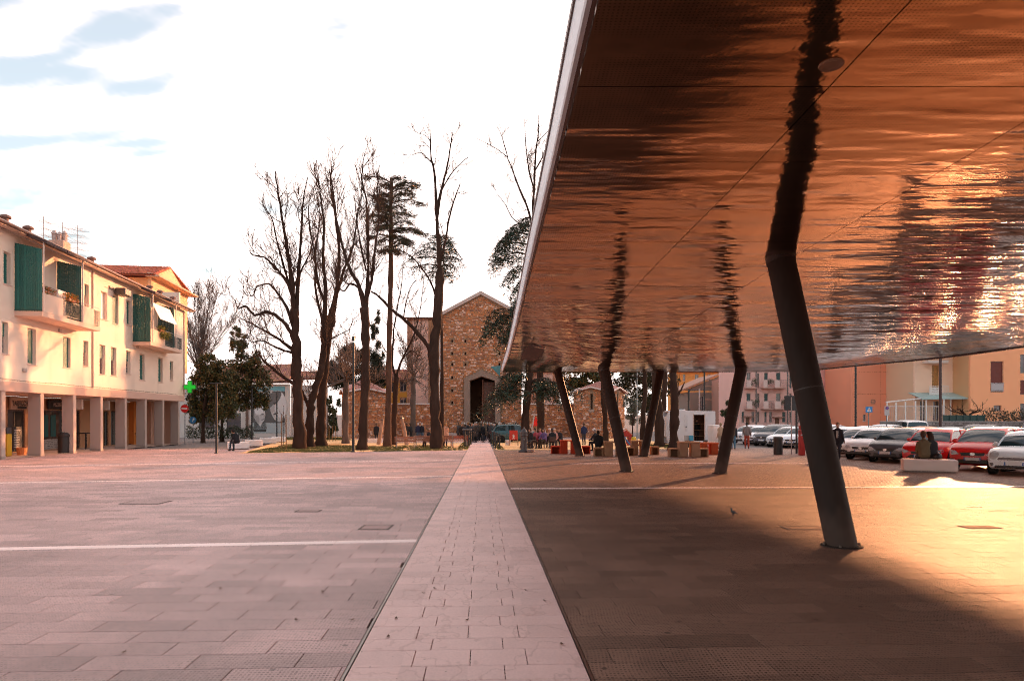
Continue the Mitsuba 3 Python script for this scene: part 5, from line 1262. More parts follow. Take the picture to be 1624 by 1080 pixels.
# conifers: flat tiers of needle tufts on long branches
CEDAR = [(.040, .040, .018), (.055, .050, .022), (.085, .055, .026), (.030, .034, .016)]
CEDAR_G = [(.014, .045, .030), (.020, .060, .038), (.030, .070, .040), (.010, .030, .022)]
def needles(lines, r, dens, size, cols, droop=.0, flat=.35, seed=0):
    g = np.random.default_rng(seed); pts = []
    for p, rad in lines:
        L = np.linalg.norm(np.diff(p, axis=0), axis=1).sum(); n = int(L * dens)
        t = (.25 + .75 * g.random(n)) * (len(p) - 1) * .999; i = np.minimum(t.astype(int), len(p) - 2); f = (t - i)[:, None]
        c = p[i] * (1 - f) + p[i + 1] * f
        o = g.normal(size=(n, 3)) * r * [1, 1, flat]; o[:, 2] -= abs(g.normal(size=n)) * droop
        pts.append(c + o)
    p = np.vstack(pts)
    # short tufts: three narrow blades per point
    n = len(p); a = g.normal(size=(n, 3, 3)) * [1, 1, .6]; a[..., 2] -= droop * 1.2; a /= np.linalg.norm(a, axis=-1, keepdims=True)
    b = np.cross(a, g.normal(size=(n, 3, 3))); b /= np.linalg.norm(b, axis=-1, keepdims=True)
    s = size * g.uniform(.6, 1.3, (n, 3, 1))
    v = np.stack([p[:, None] - b * s * .09, p[:, None] + b * s * .09, p[:, None] + a * s], 2).reshape(-1, 3)
    m = tm(v, np.arange(len(v)).reshape(-1, 3)); cc = np.asarray(cols)
    m.vcol = np.repeat(cc[g.integers(0, len(cc), n)] * g.uniform(.6, 1.3, (n, 1)), 9, 0)
    return m
def conifer(t, branches, r, dens, size, cols, droop, side=.45, nside=9, seed=0, rb=.07):
    """branches: polylines in px; each gets side twigs lying flat, then tufts"""
    g = np.random.default_rng(seed); lines = []
    for pts, (z0, z1) in branches:
        p, rad = t.main(pts, rb, .015, depth=(z0, z1), n=9)
        lines.append((p, rad))
        L = np.linalg.norm(p[-1] - p[0])
        for q in np.linspace(.2, 1, nside):
            i = int(q * (len(p) - 1)); c = p[i]; dirv = p[min(i + 1, len(p) - 1)] - p[max(i - 1, 0)]; dirv /= np.linalg.norm(dirv) + 1e-9
            for sg in (-1, 1):
                lat = np.cross(dirv, [0, 0, 1]) * sg; ln = L * side * (1.15 - q) * g.uniform(.6, 1.2) + .25
                e = [c]; cur = lat * .8 + dirv * .6
                for _ in range(4): cur = cur + g.normal(size=3) * .12 - [0, 0, droop * .35]; cur /= np.linalg.norm(cur); e.append(e[-1] + cur * ln / 4)
                lines.append((np.array(e), np.linspace(.02, .006, 5))); t.tw.append(lines[-1])
    part(t.k, 'needles', needles(lines, r, dens, size, cols, droop, seed=seed + 1), 'leaf', kind='stuff')
def tree_D():
    d = ground_d(616, 709)
    t = Tree('stone_pine', 'conifer with a straight bare trunk and flat needle tiers high among the bare trees', d, 107, bark=np.array((.10, .055, .038)))
    t.main([(614, 709), (616, 640), (617, 560), (619, 470), (620, 400), (620, 340), (621, 283)], .33, .12, flare=True, trunk=True, twist=.02)
    br, g = [], random.Random(44)
    for i in range(40):
        y = 286 + 118 * (i + g.uniform(0, 1)) / 40; a = g.uniform(0, 6.28); ln = g.uniform(.45, 1.1) * (30 + 26 * math.sin(min(1, (y - 270) / 90) * 2.0)) * (.75 if y > 375 else 1); up = g.uniform(-9, 7)
        dx, dz = math.cos(a) * ln, math.sin(a) * ln * d / F
        br.append(([(620, y + 4), (620 + dx * .5, y + up * .6 - 3), (620 + dx * .85, y + up), (620 + dx, y + up + g.uniform(-2, 6))], (0, dz)))
    conifer(t, br, .13, 13, .26, CEDAR, .06, side=.40, nside=6, seed=207); t.build()
tree_D()
def tree_H():                          # cedar tiers low behind the tall bare tree
    t = Tree('cedar', 'slender cedar with drooping tiers behind the tall bare tree nearest the path', 50.0, 108)
    t.main([(700, 704), (701, 600), (700, 500), (699, 420), (698, 372)], .2, .05, flare=True, trunk=True, twist=.02)
    br = []
    for y, l, r_ in ((378, 684, 712), (390, 664, 722), (400, 655, 730), (412, 640, 734), (424, 650, 726), (436, 668, 716)):
        br.append(([(699, y), ((699 + l) / 2, y - 4), (l, y + 6)], (0, 1))); br.append(([(699, y), ((699 + r_) / 2, y - 5), (r_, y + 7)], (0, -1)))
        br.append(([(699, y), (699 + R.uniform(-6, 6), y), (699 + R.uniform(-14, 14), y + 8)], (0, 2.4)))
    conifer(t, br, .08, 11, .24, CEDAR_G, .22, side=.35, nside=6, seed=208); t.build()
tree_H()
def tree_G():                          # big cedar at the canopy corner
    d = ground_d(834, 711)
    t = Tree('cedar', 'big dark cedar with drooping branches at the far corner of the canopy', d, 109)
    t.main([(834, 711), (833, 680), (836, 630), (842, 580), (848, 520), (850, 460), (851, 400), (852, 350)], .46, .12, flare=True, trunk=True, twist=.03)
    br = []
    for y, l, r_ in ((352, 822, 880), (362, 800, 890), (376, 788, 890), (392, 780, 900), (408, 782, 905), (430, 800, 900), (452, 812, 905)):
        br.append(([(851, y), ((851 + l) / 2, y - 7), ((851 + 3 * l) / 4, y - 2), (l, y + 14)], (0, R.uniform(-2, 2)))); br.append(([(851, y), ((851 + r_) / 2, y - 6), (r_, y + 12)], (0, R.uniform(-2, 2))))
    for y, l in ((476, 812), (490, 770), (500, 780), (512, 764), (524, 790)):
        br.append(([(848, y + 20), (820, y + 4), ((848 + 3 * l) / 4, y), (l, y + 22)], (0, R.uniform(-2.5, 1)))); br.append(([(848, y + 10), (880, y), (905, y + 16)], (0, R.uniform(-2, 2))))
    for y, l in ((590, 786), (600, 800), (608, 772), (622, 764)):
        br.append(([(840, y + 2), (820, y - 4), ((840 + 2 * l) / 3, y + 4), (l, y + 26)], (0, R.uniform(-2.5, 0))))
    for y, r_ in ((596, 880), (606, 905), (614, 890), (600, 920)):
        br.append(([(840, y + 10), (865, y + 4), (r_, y + 18)], (0, R.uniform(-1, 2))))
    conifer(t, br, .11, 24, .28, CEDAR_G + CEDAR, .40, side=.30, nside=8, seed=209, rb=.09); t.build()
tree_G()
def tree_I():                          # tall bare tree rising beside the canopy edge
    t = Tree('bare_tree', 'tall bare tree rising beside the upper edge of the canopy', 56.0, 110)
    t.main([(858, 706), (857, 600), (852, 520), (848, 440), (845, 380)], .42, .24, flare=True, trunk=True)
    t.main([(845, 382), (846, 330), (848, 280), (850, 240), (854, 205), (853, 180)], .2, .02)
    t.main([(846, 370), (838, 335), (824, 300), (812, 268), (805, 250), (797, 220), (788, 200)], .14, .02, depth=(0, 2))
    t.main([(805, 250), (795, 242), (780, 232), (768, 226), (756, 220)], .05, .015, depth=(1.5, 2))
    t.main([(843, 372), (828, 358), (812, 345), (802, 326), (790, 310)], .09, .02, depth=(0, -2))
    t.main([(847, 300), (838, 265), (834, 230), (832, 190)], .10, .02, depth=(0, -1))
    t.main([(849, 270), (862, 245), (868, 225), (876, 210)], .08, .02)
    t.main([(852, 225), (864, 214), (874, 200)], .06, .015)
    t.main([(847, 330), (858, 310), (866, 290)], .07, .015)
    t.sprout(gap=.95, length=(.6, 1.6), up=.6, start=.2, levels=3, rmax=.03); t.build()
tree_I()
# trunks seen below the canopy
def low_tree(lab, base, pts, d, r0, seed, limbs=()):
    t = Tree('bare_tree', lab, d, seed)
    t.main([base] + pts, r0, r0 * .62, flare=True, trunk=True)
    x, y = pts[-1]
    for i, (dx, dy, q) in enumerate([(-24, -110, .5), (18, -140, .6), (36, -90, .4), (-8, -170, .5)]):
        t.main([(x, y + 6), (x + dx * .35, y + dy * .3), (x + dx * .8, y + dy * .65), (x + dx, y + dy)], r0 * q, .03, depth=(0, R.uniform(-3, 3)))
    for l in limbs: t.main(l, r0 * .35, .03)
    t.sprout(gap=1.2, length=(.8, 2.2), up=.6, start=.25, levels=1, rmax=.03); t.build()
low_tree('thick dark trunk under the canopy in front of the caravan', (1068, 714), [(1069, 680), (1070, 640), (1068, 590), (1069, 540)], ground_d(1068, 714), .36, 121, [[(1073, 630), (1080, 618), (1086, 606)]])
low_tree('dark trunk behind the far right leaning pillar', (1046, 708), [(1045, 660), (1040, 615), (1044, 570), (1046, 530)], 50, .42, 122)
low_tree('reddish trunk left of the far right leaning pillar', (1019, 706), [(1020, 660), (1023, 615), (1021, 560)], 52, .26, 123, [[(1022, 606), (1008, 597), (990, 596)]])
low_tree('dark trunk before the right stone pavilion', (961, 708), [(960, 670), (957, 630), (956, 590)], 52, .27, 124)
low_tree('dark trunk beside the caravan door', (1053, 700), [(1052, 660), (1054, 620), (1056, 570)], 58, .30, 125)
# evergreen trees on the left
def evergreen(name, lab, d, base, blobs, cols, seed, size, n, trunk_r=.2, top=None, asp=.5):
    t = Tree(name, lab, d, seed); g = np.random.default_rng(seed)
    bx, by = base; cx = np.mean([b[0] for b in blobs]); cy = np.mean([b[1] for b in blobs])
    t.main([(bx, by), (bx, (by + cy) / 2 + 10), ((bx + cx) / 2, cy)], trunk_r, trunk_r * .5, flare=True, trunk=True)
    ms = []; tot = sum(b[2] * b[3] for b in blobs)
    for (px, py, rx, ry) in blobs:
        c = P(px, py, d) + [0, g.uniform(-1.2, 1.2), 0]; s = d / F
        t.main([((bx + cx) / 2, (cy + by) / 2), ((cx + px) / 2, (cy + py) / 2 + 6), (px, py)], trunk_r * .35, .03, depth=(0, c[1] - d))
        k = int(n * rx * ry / tot); q = g.normal(size=(k, 3)); q /= np.linalg.norm(q, axis=1, keepdims=True)
        # clumps: leaves gather round sub-centres on the shell of the blob
        m = max(6, int(rx * ry / 16)); sub = g.normal(size=(m, 3)); sub /= np.linalg.norm(sub, axis=1, keepdims=True); sub *= g.uniform(.45, 1, (m, 1))
        w = g.integers(0, m, k); q = sub[w] + q * (g.random((k, 1)) ** .5) * .34
        ms.append(leaves_at(c + q * [rx * s, (rx + ry) / 2 * s, ry * s], size, cols, asp=asp))
    part(t.k, 'foliage', cat_mesh(ms), 'leaf', kind='stuff'); t.build()
MAG = [(.030, .045, .014), (.05, .065, .018), (.085, .075, .022), (.17, .095, .03), (.018, .026, .010), (.13, .10, .03)]
evergreen('magnolia_tree', 'left round evergreen tree beside the green pharmacy cross', 62, (322, 693), [(325, 600, 30, 22), (308, 630, 22, 24), (345, 625, 26, 28), (322, 575, 20, 15), (350, 590, 20, 20), (330, 655, 34, 18), (302, 655, 14, 18), (365, 650, 16, 14)], MAG, 131, .26, 15000)
evergreen('magnolia_tree', 'right pointed evergreen tree in front of the portrait mural building', 66, (352, 694), [(382, 545, 14, 16), (376, 528, 9, 9), (390, 575, 24, 20), (402, 605, 24, 22), (378, 610, 20, 26), (398, 634, 26, 16), (410, 575, 10, 8), (372, 640, 16, 16), (414, 640, 10, 10)], MAG, 132, .24, 15000)
evergreen('umbrella_pine', 'broad dark pine behind the left stone pavilion', 92, (565, 690), [(545, 585, 30, 20), (585, 580, 26, 24), (560, 560, 20, 16), (530, 605, 22, 16), (600, 600, 22, 20), (565, 600, 30, 18), (520, 590, 14, 14)], [(.016, .022, .010), (.024, .030, .013), (.035, .032, .014)], 133, .5, 12000, asp=.25)
evergreen('cypress', 'tall narrow dark cypress behind the slim bare tree', 96, (597, 690), [(597, 505, 4, 14), (597, 530, 7, 18), (597, 560, 9, 22), (597, 600, 10, 26), (597, 640, 10, 26)], [(.028, .030, .014), (.040, .036, .016)], 134, .32, 6000, trunk_r=.12)
for i, (px, lb) in enumerate(((520, 'left'), (527, 'middle'), (534.5, 'right'))):
    evergreen('cypress_shrub', lb + ' one of the three slim cypress shrubs beside the left stone pavilion', 72, (px, 698), [(px, 640, 2.3, 12), (px, 660, 3.4, 16), (px, 680, 3.2, 14)], [(.016, .034, .014), (.03, .045, .018), (.10, .09, .03)], 135 + i, .2, 1600, trunk_r=.04)
evergreen('olive_tree', 'grey green bushy tree right of the right stone pavilion', 74, (1003, 696), [(1000, 640, 14, 14), (1006, 660, 12, 14), (1012, 645, 10, 12)], [(.12, .12, .09), (.08, .09, .06), (.16, .15, .12)], 139, .22, 3500, trunk_r=.1)
evergreen('dark_tree', 'dark leafy tree behind the right stone pavilion under the canopy', 96, (925, 690), [(910, 610, 26, 16), (935, 605, 20, 14), (905, 585, 30, 14), (945, 590, 24, 14)], MAG, 140, .4, 7000)
evergreen('dark_tree', 'brownish leafy tree right of the right stone pavilion roof', 98, (1020, 690), [(1000, 610, 24, 20), (1025, 600, 24, 22), (1040, 630, 20, 24), (1015, 640, 22, 22), (985, 590, 22, 14), (1060, 610, 14, 20)], [(.05, .045, .016), (.07, .05, .018), (.03, .03, .012)], 141, .4, 8000)
evergreen('street_tree', 'small round green tree before the brick hall', 70, (1150, 692), [(1152, 648, 9, 10), (1146, 655, 7, 8), (1158, 652, 7, 9)], [(.05, .055, .02), (.03, .04, .015)], 142, .2, 2200, trunk_r=.06)
# bare poplar like tree behind the arcade corner
def fan_tree(lab, d, base, spread, top, seed, n=10, name='bare_tree'):
    t = Tree(name, lab, d, seed, bark=np.array((.11, .085, .075))); bx, by = base
    t.main([(bx, by), (bx, by - 60), (bx + 2, by - 100)], .35, .25, flare=True, trunk=True)
    for i in range(n):
        q = i / (n - 1) * 2 - 1
        ex, ey = bx + spread * q + R.uniform(-6, 6), top + abs(q) ** 1.5 * 40 + R.uniform(-10, 18)
        t.main([(bx + 2, by - 98), (bx + (ex - bx) * .30, by - 98 + (ey - by + 98) * .35), (bx + (ex - bx) * .7, by - 98 + (ey - by + 98) * .72), (ex, ey)], .12, .02, depth=(0, R.uniform(-4, 4)))
    t.sprout(gap=.75, length=(1.2, 2.8), ang=(15, 40), up=.5, start=.12, levels=3, rmax=.035, thin=1.2); t.build()
fan_tree('wide pale bare tree rising behind the arcade building corner and the evergreens', 95, (315, 690), 66, 455, 151, 13)
fan_tree('low twiggy bare tree before the dark pine left of the tall lamp', 58, (548, 700), 46, 570, 152, 8)
fan_tree('reddish bare tree behind the low wall left of the church', 70, (655, 697), 22, 560, 153, 7)
for i, (px0, px1) in enumerate(((1498, 1530), (1530, 1562))):
    t = Tree('pruned_bush', ['left pruned bare bush with sideways branches above the green screen', 'right pruned bare bush with sideways branches above the green screen'][i], 53, 160 + i, cat='bush')
    t.main([(1532 + 10 * i, 690), (1532 + 8 * i, 665), (1530 + 8 * i, 656)], .09, .06, trunk=True, flare=True)
    for q in range(5): t.main([(1530 + 8 * i, 657), (px0 + 12 + q * 4, 652 - q), (px0 + q * 7, 646 + R.uniform(-12, 8))], .05, .02, depth=(0, R.uniform(-1, 1)))
    t.sprout(gap=.4, length=(.3, .9), up=.8, start=.2, levels=1, rmax=.02); t.build()
# ------------------------------------------------------------------ grass, earth and saplings
def region(name, pts, off, mat, lab, kind='structure', n=10):
    m = sheet([G(*p)[:2] for p in pts], off, n, n); k = uniq(name); put(k, m, mat, kind=kind, label=lab); return k
region('park_ground', [(380, 719), (741, 714), (752, 694), (470, 692)], .012, 'earth', 'sandy brown earth under the bare trees left of the path')
region('park_ground', [(787, 714), (1110, 712), (1000, 694), (775, 694)], .012, 'earth', 'sandy brown earth under the trees right of the path')
region('church_square', [(560, 697), (960, 697), (930, 687.5), (600, 687.5)], .02, 'paver_left_far', 'pale paving before the church')
def grass(lab, quads, n, seed):
    g = np.random.default_rng(seed); vs = []; cs = []
    for q, w in quads:
        c = np.array([G(*p)[:2] for p in q]); k = int(n * w); u, v = g.random((k, 1)), g.random((k, 1))
        p = (c[0] * (1 - u) + c[1] * u) * (1 - v) + (c[3] * (1 - u) + c[2] * u) * v
        m_ = meshkit.fbm(np.column_stack([p * .9, p[:, 0] * 0]), 3, seed); p = p[m_ > .40]; k = len(p)
        b = np.column_stack([p, gz(p[:, 1]) + .005]); a = g.uniform(0, 6.28, k); h = g.uniform(.04, .13, k)
        t = b + np.column_stack([np.cos(a) * .03, np.sin(a) * .03, h]); o = np.column_stack([-np.sin(a), np.cos(a), a * 0]) * .018
        vs.append(np.stack([b - o, b + o, t], 1).reshape(-1, 3))
        cs.append(np.repeat(np.array([(.085, .105, .018), (.12, .115, .025), (.06, .085, .015), (.17, .12, .04)])[g.integers(0, 4, k)] * g.uniform(.7, 1.2, (k, 1)), 3, 0))
    v = np.vstack(vs); m = tm(v, np.arange(len(v)).reshape(-1, 3)); m.vcol = np.vstack(cs)
    k = thing('grass', lab, 'grass', kind='stuff'); put(k, m, 'leaf')
grass('short patchy green grass on the park ground by the bare trees', [(((392, 718.5), (560, 716.5), (570, 708), (455, 706)), 1.0), (((440, 712), (560, 717), (735, 714), (700, 706)), .30), (((430, 698), (560, 698), (540, 694), (455, 694)), .3), (((725, 712), (742, 713), (749, 699), (738, 699)), .12), (((789, 713), (800, 713), (782, 699), (777, 699)), .1), (((800, 700), (840, 700), (830, 696), (790, 696)), .1), (((1035, 711), (1070, 712), (1060, 706), (1030, 706)), .12)], 60000, 77)
for i, (x, y, lb) in enumerate(((449.5, 713, 'thin staked sapling at the left end of the grass'), (519, 700, 'left staked sapling beside the cypress shrubs'), (529, 700, 'right staked sapling beside the cypress shrubs'))):
    d = ground_d(x, y); t = Tree('sapling', lb, d, 170 + i)
    t.main([(x, y), (x + .3, y - 30), (x, y - 70 if i == 0 else y - 40)], .025, .012, trunk=True)
    t.sprout(t.trunk, gap=.25, length=(.3, .8), up=.8, start=.55, levels=1, rmax=.012)
    b = G(x, y)
    for q in (-1, 1):
        part(t.k, 'stake', cyl(b + [q * .16, .1, -.1], b + [q * .14, .1, 2.3 if i == 0 else 1.5], .035, 6), 'matte', (.26, .13, .06))
    t.build()
# clipped hedge and planting below the mural building
k = thing('low_hedge', 'low clipped hedge with pale leaves between the no entry sign and the seated man', 'hedge')
d = 66.0; pts = []
for px in np.arange(296, 402, .55):
    for _ in range(16): pts.append(P(px + R.uniform(-.4, .4), R.uniform(677 + 3 * math.sin(px * .25), 695), d + R.uniform(-.5, .5)))
put(k + '__foliage', leaves_at(np.array(pts), .17, [(.03, .05, .02), (.08, .085, .05), (.05, .06, .02), (.02, .03, .012)]), 'leaf', kind='stuff')
put(k + '__stems', cat_mesh([tube([P(px, 697, d), P(px + 1, 684, d)], [.03, .015], 4) for px in np.arange(300, 400, 6)]), 'bark', (.04, .03, .02), kind='stuff')
# ------------------------------------------------------------------ people
Mf = manifold3d.Manifold
_SP = np.asarray(trimesh.creation.icosphere(subdivisions=1).vertices)
def hull_of(spheres):
    return Mf.hull_points(np.vstack([_SP * r + np.asarray(c) for c, r in spheres]))
def human(pose='stand', arms='down', stride=0.0, lean=0.0, coat=0.0, style='short', hat=None, head_turn=0.0, head_drop=0.0, slim=1.0, far=False):
    """one continuous body, facing +x, feet on z = 0 (or seat height .45 when sitting); returns mesh and the region of every vertex"""
    B = []                                     # (region, [(centre, radius), ...])
    if pose == 'sit':
        hz = .55; hip = np.array([0, 0, hz]); knee = [np.array([.43, .10 * s, .54]) for s in (-1, 1)]; ank = [np.array([.40 + .08 * i, .11 * s, .09]) for i, s in enumerate((-1, 1))]
    else:
        hip = np.array([0, 0, .92]); knee = [np.array([.04 + stride * s * .5, .095 * s, .50]) for s in (-1, 1)]; ank = [np.array([-.02 + stride * s * .95, .10 * s, .09]) for s in (-1, 1)]
    up = np.array([math.sin(lean), 0, math.cos(lean)]); sh = hip + up * .47; nk = hip + up * .56; hd = nk + np.array([math.sin(lean) * .4 + .02, 0, .16]) + np.array([.07, 0, -.05]) * head_drop
    w = slim
    B.append(('top', [(hip + [0, .09 * w, .02], .115), (hip + [0, -.09 * w, .02], .115), (hip + up * .25 + [.01, .09 * w, 0], .115), (hip + up * .25 + [.01, -.09 * w, 0], .115)]))
    B.append(('top', [(hip + up * .25 + [.01, .09 * w, 0], .115), (hip + up * .25 + [.01, -.09 * w, 0], .115), (sh + [0, .13 * w, -.04], .092), (sh + [0, -.13 * w, -.04], .092), (nk + [-.01, 0, -.03], .065)]))
    B.append(('skin', [(nk + [-.01, 0, -.04], .052), (hd + [-.01, 0, -.08], .05)]))
    ct = np.array([math.cos(head_turn), math.sin(head_turn), 0])
    B.append(('skin', [(hd + [0, 0, .02], .088), (hd + ct * .045 + [0, 0, -.05], .055), (hd - ct * .02 + [0, 0, .03], .092)]))
    B.append(('skin', [(hd + ct * .098 + [0, 0, -.022], .014), (hd + ct * .085 + [0, 0, .01], .012)]))
    B.append(('hair', [(hd - ct * .025 + [0, 0, .045], .094), (hd - ct * .05 + [0, 0, -.01], .082), (hd + ct * .035 + [0, 0, .08], .06)]))
    if style == 'long': B.append(('hair', [(hd - ct * .05 + [0, 0, 0], .09), (hd - ct * .07 + [0, .04, -.2], .07), (hd - ct * .07 + [0, -.04, -.2], .07)]))
    if hat: B.append(('hat', [(hd + [0, 0, .075], .098), (hd + ct * .11 + [0, 0, .055], .02), (hd + ct * .10 + [-ct[1] * .06, ct[0] * .06, .055], .02), (hd + ct * .10 + [ct[1] * .06, -ct[0] * .06, .055], .02)]))
    for i, s in enumerate((-1, 1)):
        h = hip + [0, .085 * s, 0]
        B.append(('legs', [(h, .10), (knee[i], .066)])); B.append(('legs', [(knee[i], .064), (ank[i] + [-.015, 0, .20], .056), (ank[i], .044)]))
        B.append(('shoes', [(ank[i] + [-.03, 0, -.045], .042), (ank[i] + [.05, .005 * s, -.05], .04), (ank[i] + [.15, .012 * s, -.06], .03)]))
        s0 = sh + [0, .185 * s * w, -.03]
        if arms == 'down': el, hn = s0 + [-.03, .045 * s, -.28], s0 + [.05, .05 * s, -.53]
        elif arms == 'pocket': el, hn = s0 + [-.08, .09 * s, -.27], s0 + [.10, -.01 * s, -.45]
        elif arms == 'phone': el, hn = s0 + [.05, .03 * s, -.27], s0 + [.27, -.10 * s, -.18]
        elif arms == 'lap': el, hn = s0 + [.02, .05 * s, -.27], s0 + [.26, -.06 * s, -.36]
        elif arms == 'knees': el, hn = s0 + [.16, .05 * s, -.24], s0 + [.38, -.04 * s, -.32]
        else: el, hn = s0 + [-.02 + .12 * s * (1 if stride >= 0 else -1), .06 * s, -.27], s0 + [.05 - .18 * s, .07 * s, -.50]
        B.append(('top', [(s0, .068), (el, .052)])); B.append(('top', [(el, .052), (hn, .040)]))
        dv = (hn - el) / np.linalg.norm(hn - el); sd = np.array([0, 1, 0.0])
        pl_ = hn + dv * .045
        B.append(('skin', [(hn + dv * .01, .026), (pl_ + sd * .018, .020), (pl_ - sd * .018, .020)]))
        fw = np.cross(sd, dv)
        if far: B.append(('skin', [(pl_, .022), (pl_ + dv * .07, .016)]))
        for f_, ln in () if far else zip((-.027, -.009, .009, .027), (.062, .075, .078, .070)):
            r0 = pl_ + sd * f_; r1 = r0 + dv * ln * .55 + fw * -.012; r2 = r1 + dv * ln * .35 + fw * -.025
            B.append(('skin', [(r0, .0088), (r1, .0085)])); B.append(('skin', [(r1, .0085), (r2, .0075)]))
        B.append(('skin', [(hn + dv * .015 - sd * .02 * s, .012), (hn + dv * .055 - sd * .042 * s, .009)]))
    if coat and pose != 'sit': B.append(('top', [(hip + [0, .10 * w, .05], .12), (hip + [0, -.10 * w, .05], .12), (hip + [.0, .12, -coat], .135), (hip + [.0, -.12, -coat], .135)]))
    body = Mf()
    parts = [hull_of(s) for _, s in B]
    body = Mf.batch_boolean(parts, manifold3d.OpType.Add) if hasattr(Mf, 'batch_boolean') else sum(parts[1:], parts[0])
    body = body.refine_to_length(.16 if far else .08)
    m = body.to_mesh(); tmx = trimesh.Trimesh(m.vert_properties[:, :3], m.tri_verts, process=True)
    trimesh.smoothing.filter_taubin(tmx, lamb=.45, nu=.47, iterations=3)
    v = np.asarray(tmx.vertices); best = np.full(len(v), 9.0); reg = np.zeros(len(v), int)
    names = ['top', 'skin', 'hair', 'legs', 'shoes', 'hat']
    bias = {'top': 0, 'skin': .004, 'hair': -.006, 'legs': .002, 'shoes': 0, 'hat': -.01}
    for rn, sp in B:
        for (c0, r0), (c1, r1) in [(sp[i], sp[j]) for i in range(len(sp)) for j in range(i, len(sp))]:
            c0, c1 = np.asarray(c0, float), np.asarray(c1, float); d = c1 - c0; L = d @ d
            t = np.clip(((v - c0) @ d) / L, 0, 1) if L > 1e-9 else np.zeros(len(v))
            dist = np.linalg.norm(v - c0 - t[:, None] * d, axis=1) - (r0 + (r1 - r0) * t) + bias[rn]
            b = dist < best; best[b] = dist[b]; reg[b] = names.index(rn)
    f = np.asarray(tmx.faces); fr_ = reg[f]; fr_ = np.where(fr_[:, 1] == fr_[:, 2], fr_[:, 1], fr_[:, 0]); out = {}
    for i, nm in enumerate(names):
        ff = f[fr_ == i]
        if len(ff):
            ids, inv = np.unique(ff, return_inverse=True); out[{'top': 'jacket', 'skin': 'body', 'legs': 'trousers'}.get(nm, nm)] = tm(v[ids], inv.reshape(-1, 3))
    return out
def dress(k, ms, cols, pos, yaw, h=1.0):
    for nm, m in ms.items(): put(f'{k}__{nm}', move(m, pos, yaw, h), 'matte', cols[nm], smooth=True)
_hc = {}
def human_cached(**kw):
    k = tuple(sorted(kw.items()))
    if k not in _hc: _hc[k] = human(**kw)
    return _hc[k]
def person(label, pos, yaw, top=(.03, .03, .035), legs=(.025, .025, .03), hair=(.05, .035, .025), skin=(.42, .24, .17), shoes=(.02, .018, .016), hatc=(.05, .05, .05), h=1.0, group=None, name='person', trim=None, **kw):
    k = thing(name, label, 'person', group); ms = dict(human_cached(**kw))
    dress(k, ms, dict(body=skin, jacket=top, trousers=legs, hair=hair, shoes=shoes, hat=hatc), pos, yaw, h)
    if trim is not None: part(k, 'shirt_front', move(cbox(.10, .135, -.05, .05, 1.02, 1.36, .012), pos, yaw, h), 'matte', trim)
    return k
def at(px, d, up=0.0):
    return np.array([X(px, d), d, gz(d) + up])
DARK = [(.018, .018, .022), (.03, .03, .04), (.02, .028, .05), (.05, .042, .04), (.028, .02, .02), (.012, .013, .016), (.06, .06, .065), (.07, .05, .035)]
HAIR = [(.04, .028, .02), (.30, .27, .25), (.5, .47, .45), (.12, .07, .04), (.02, .016, .014), (.20, .12, .06)]
LIGHT = [(.40, .30, .24), (.30, .06, .05), (.10, .14, .22), (.45, .42, .40)]
rc = random.Random(5)
# the crowd before the church door
GC = 'crowd in dark clothes waiting before the church door'
LBC = 'person in dark clothes standing in the crowd before the church door'
n = 0
spots = []
for row, (d, lo, hi, cnt) in enumerate(((61, 784, 802, 3), (63.5, 737, 812, 15), (67, 726, 826, 21), (71, 728, 834, 21), (75, 733, 838, 18), (80.5, 733, 800, 13))):
    for i in range(cnt):
        px = lo + (hi - lo) * (i + rc.uniform(.15, .85)) / cnt
        if row < 2 and 745 < px < 781 and rc.random() < .35: continue
        spots.append((px, d + rc.uniform(-1.3, 1.3)))
for px, d in spots:
    kw = dict(far=True, arms=rc.choice(['down', 'pocket', 'phone', 'down']), coat=rc.choice([0, .12, .3]), style=rc.choice(['short', 'short', 'long']), head_turn=rc.choice([-.4, 0, .4]), lean=rc.choice([0, .06]))
    pos = at(px, d); pos[2] += .15 if d > 79.5 else 0
    ti, hi = rc.randrange(len(DARK)), rc.randrange(len(HAIR))
    lab = f"{('brown', 'grey', 'white', 'auburn', 'black', 'reddish')[hi]} haired person in {('black', 'grey blue', 'navy', 'dark brown', 'maroon black', 'jet black', 'grey', 'brown')[ti]} {'coat' if kw['coat'] > .2 else 'jacket'} in the church crowd"
    person(lab, pos, rc.uniform(0, 6.28), top=DARK[ti], legs=rc.choice(DARK), hair=HAIR[hi], h=rc.uniform(.93, 1.06), group=GC, **kw)
# people one can tell apart
person('man in dark blue jacket by the low church wall, left of a pair', at(663, 66), 1.9, top=(.02, .025, .06), legs=(.05, .10, .16), hair=(.55, .5, .48), arms='down', pose='stand')
person('man with grey hair and jeans standing by the low wall, right of a pair', at(669, 66), 1.2, top=(.015, .018, .03), legs=(.06, .11, .18), hair=(.4, .36, .34), arms='pocket', pose='stand', hat=None)
person('person in dark clothes standing before the left stone pavilion between the trunks', at(597, 62), 1.5, top=(.02, .02, .025), hair=(.10, .06, .04), arms='down', coat=.1)
person('person bending slightly by the low wall, left of the pair of men', at(652, 66), 2.6, top=(.02, .02, .022), arms='phone', lean=.12)
person('person standing behind the leaning play post in dark clothes', at(645, 65.5), 2.2, top=(.03, .025, .025), arms='pocket', coat=.2)
person('person in a pale coat with fair hair beside the tall bare tree', at(706.5, 52), 1.2, top=(.55, .32, .22), legs=(.04, .04, .05), hair=(.32, .18, .08), arms='phone', coat=.2)
person('person in black sitting on the park bench left of the tall bare tree', at(682, 49), 2.9, top=(.015, .015, .018), legs=(.02, .02, .025), hair=(.16, .10, .06), pose='sit', arms='lap', lean=.2)
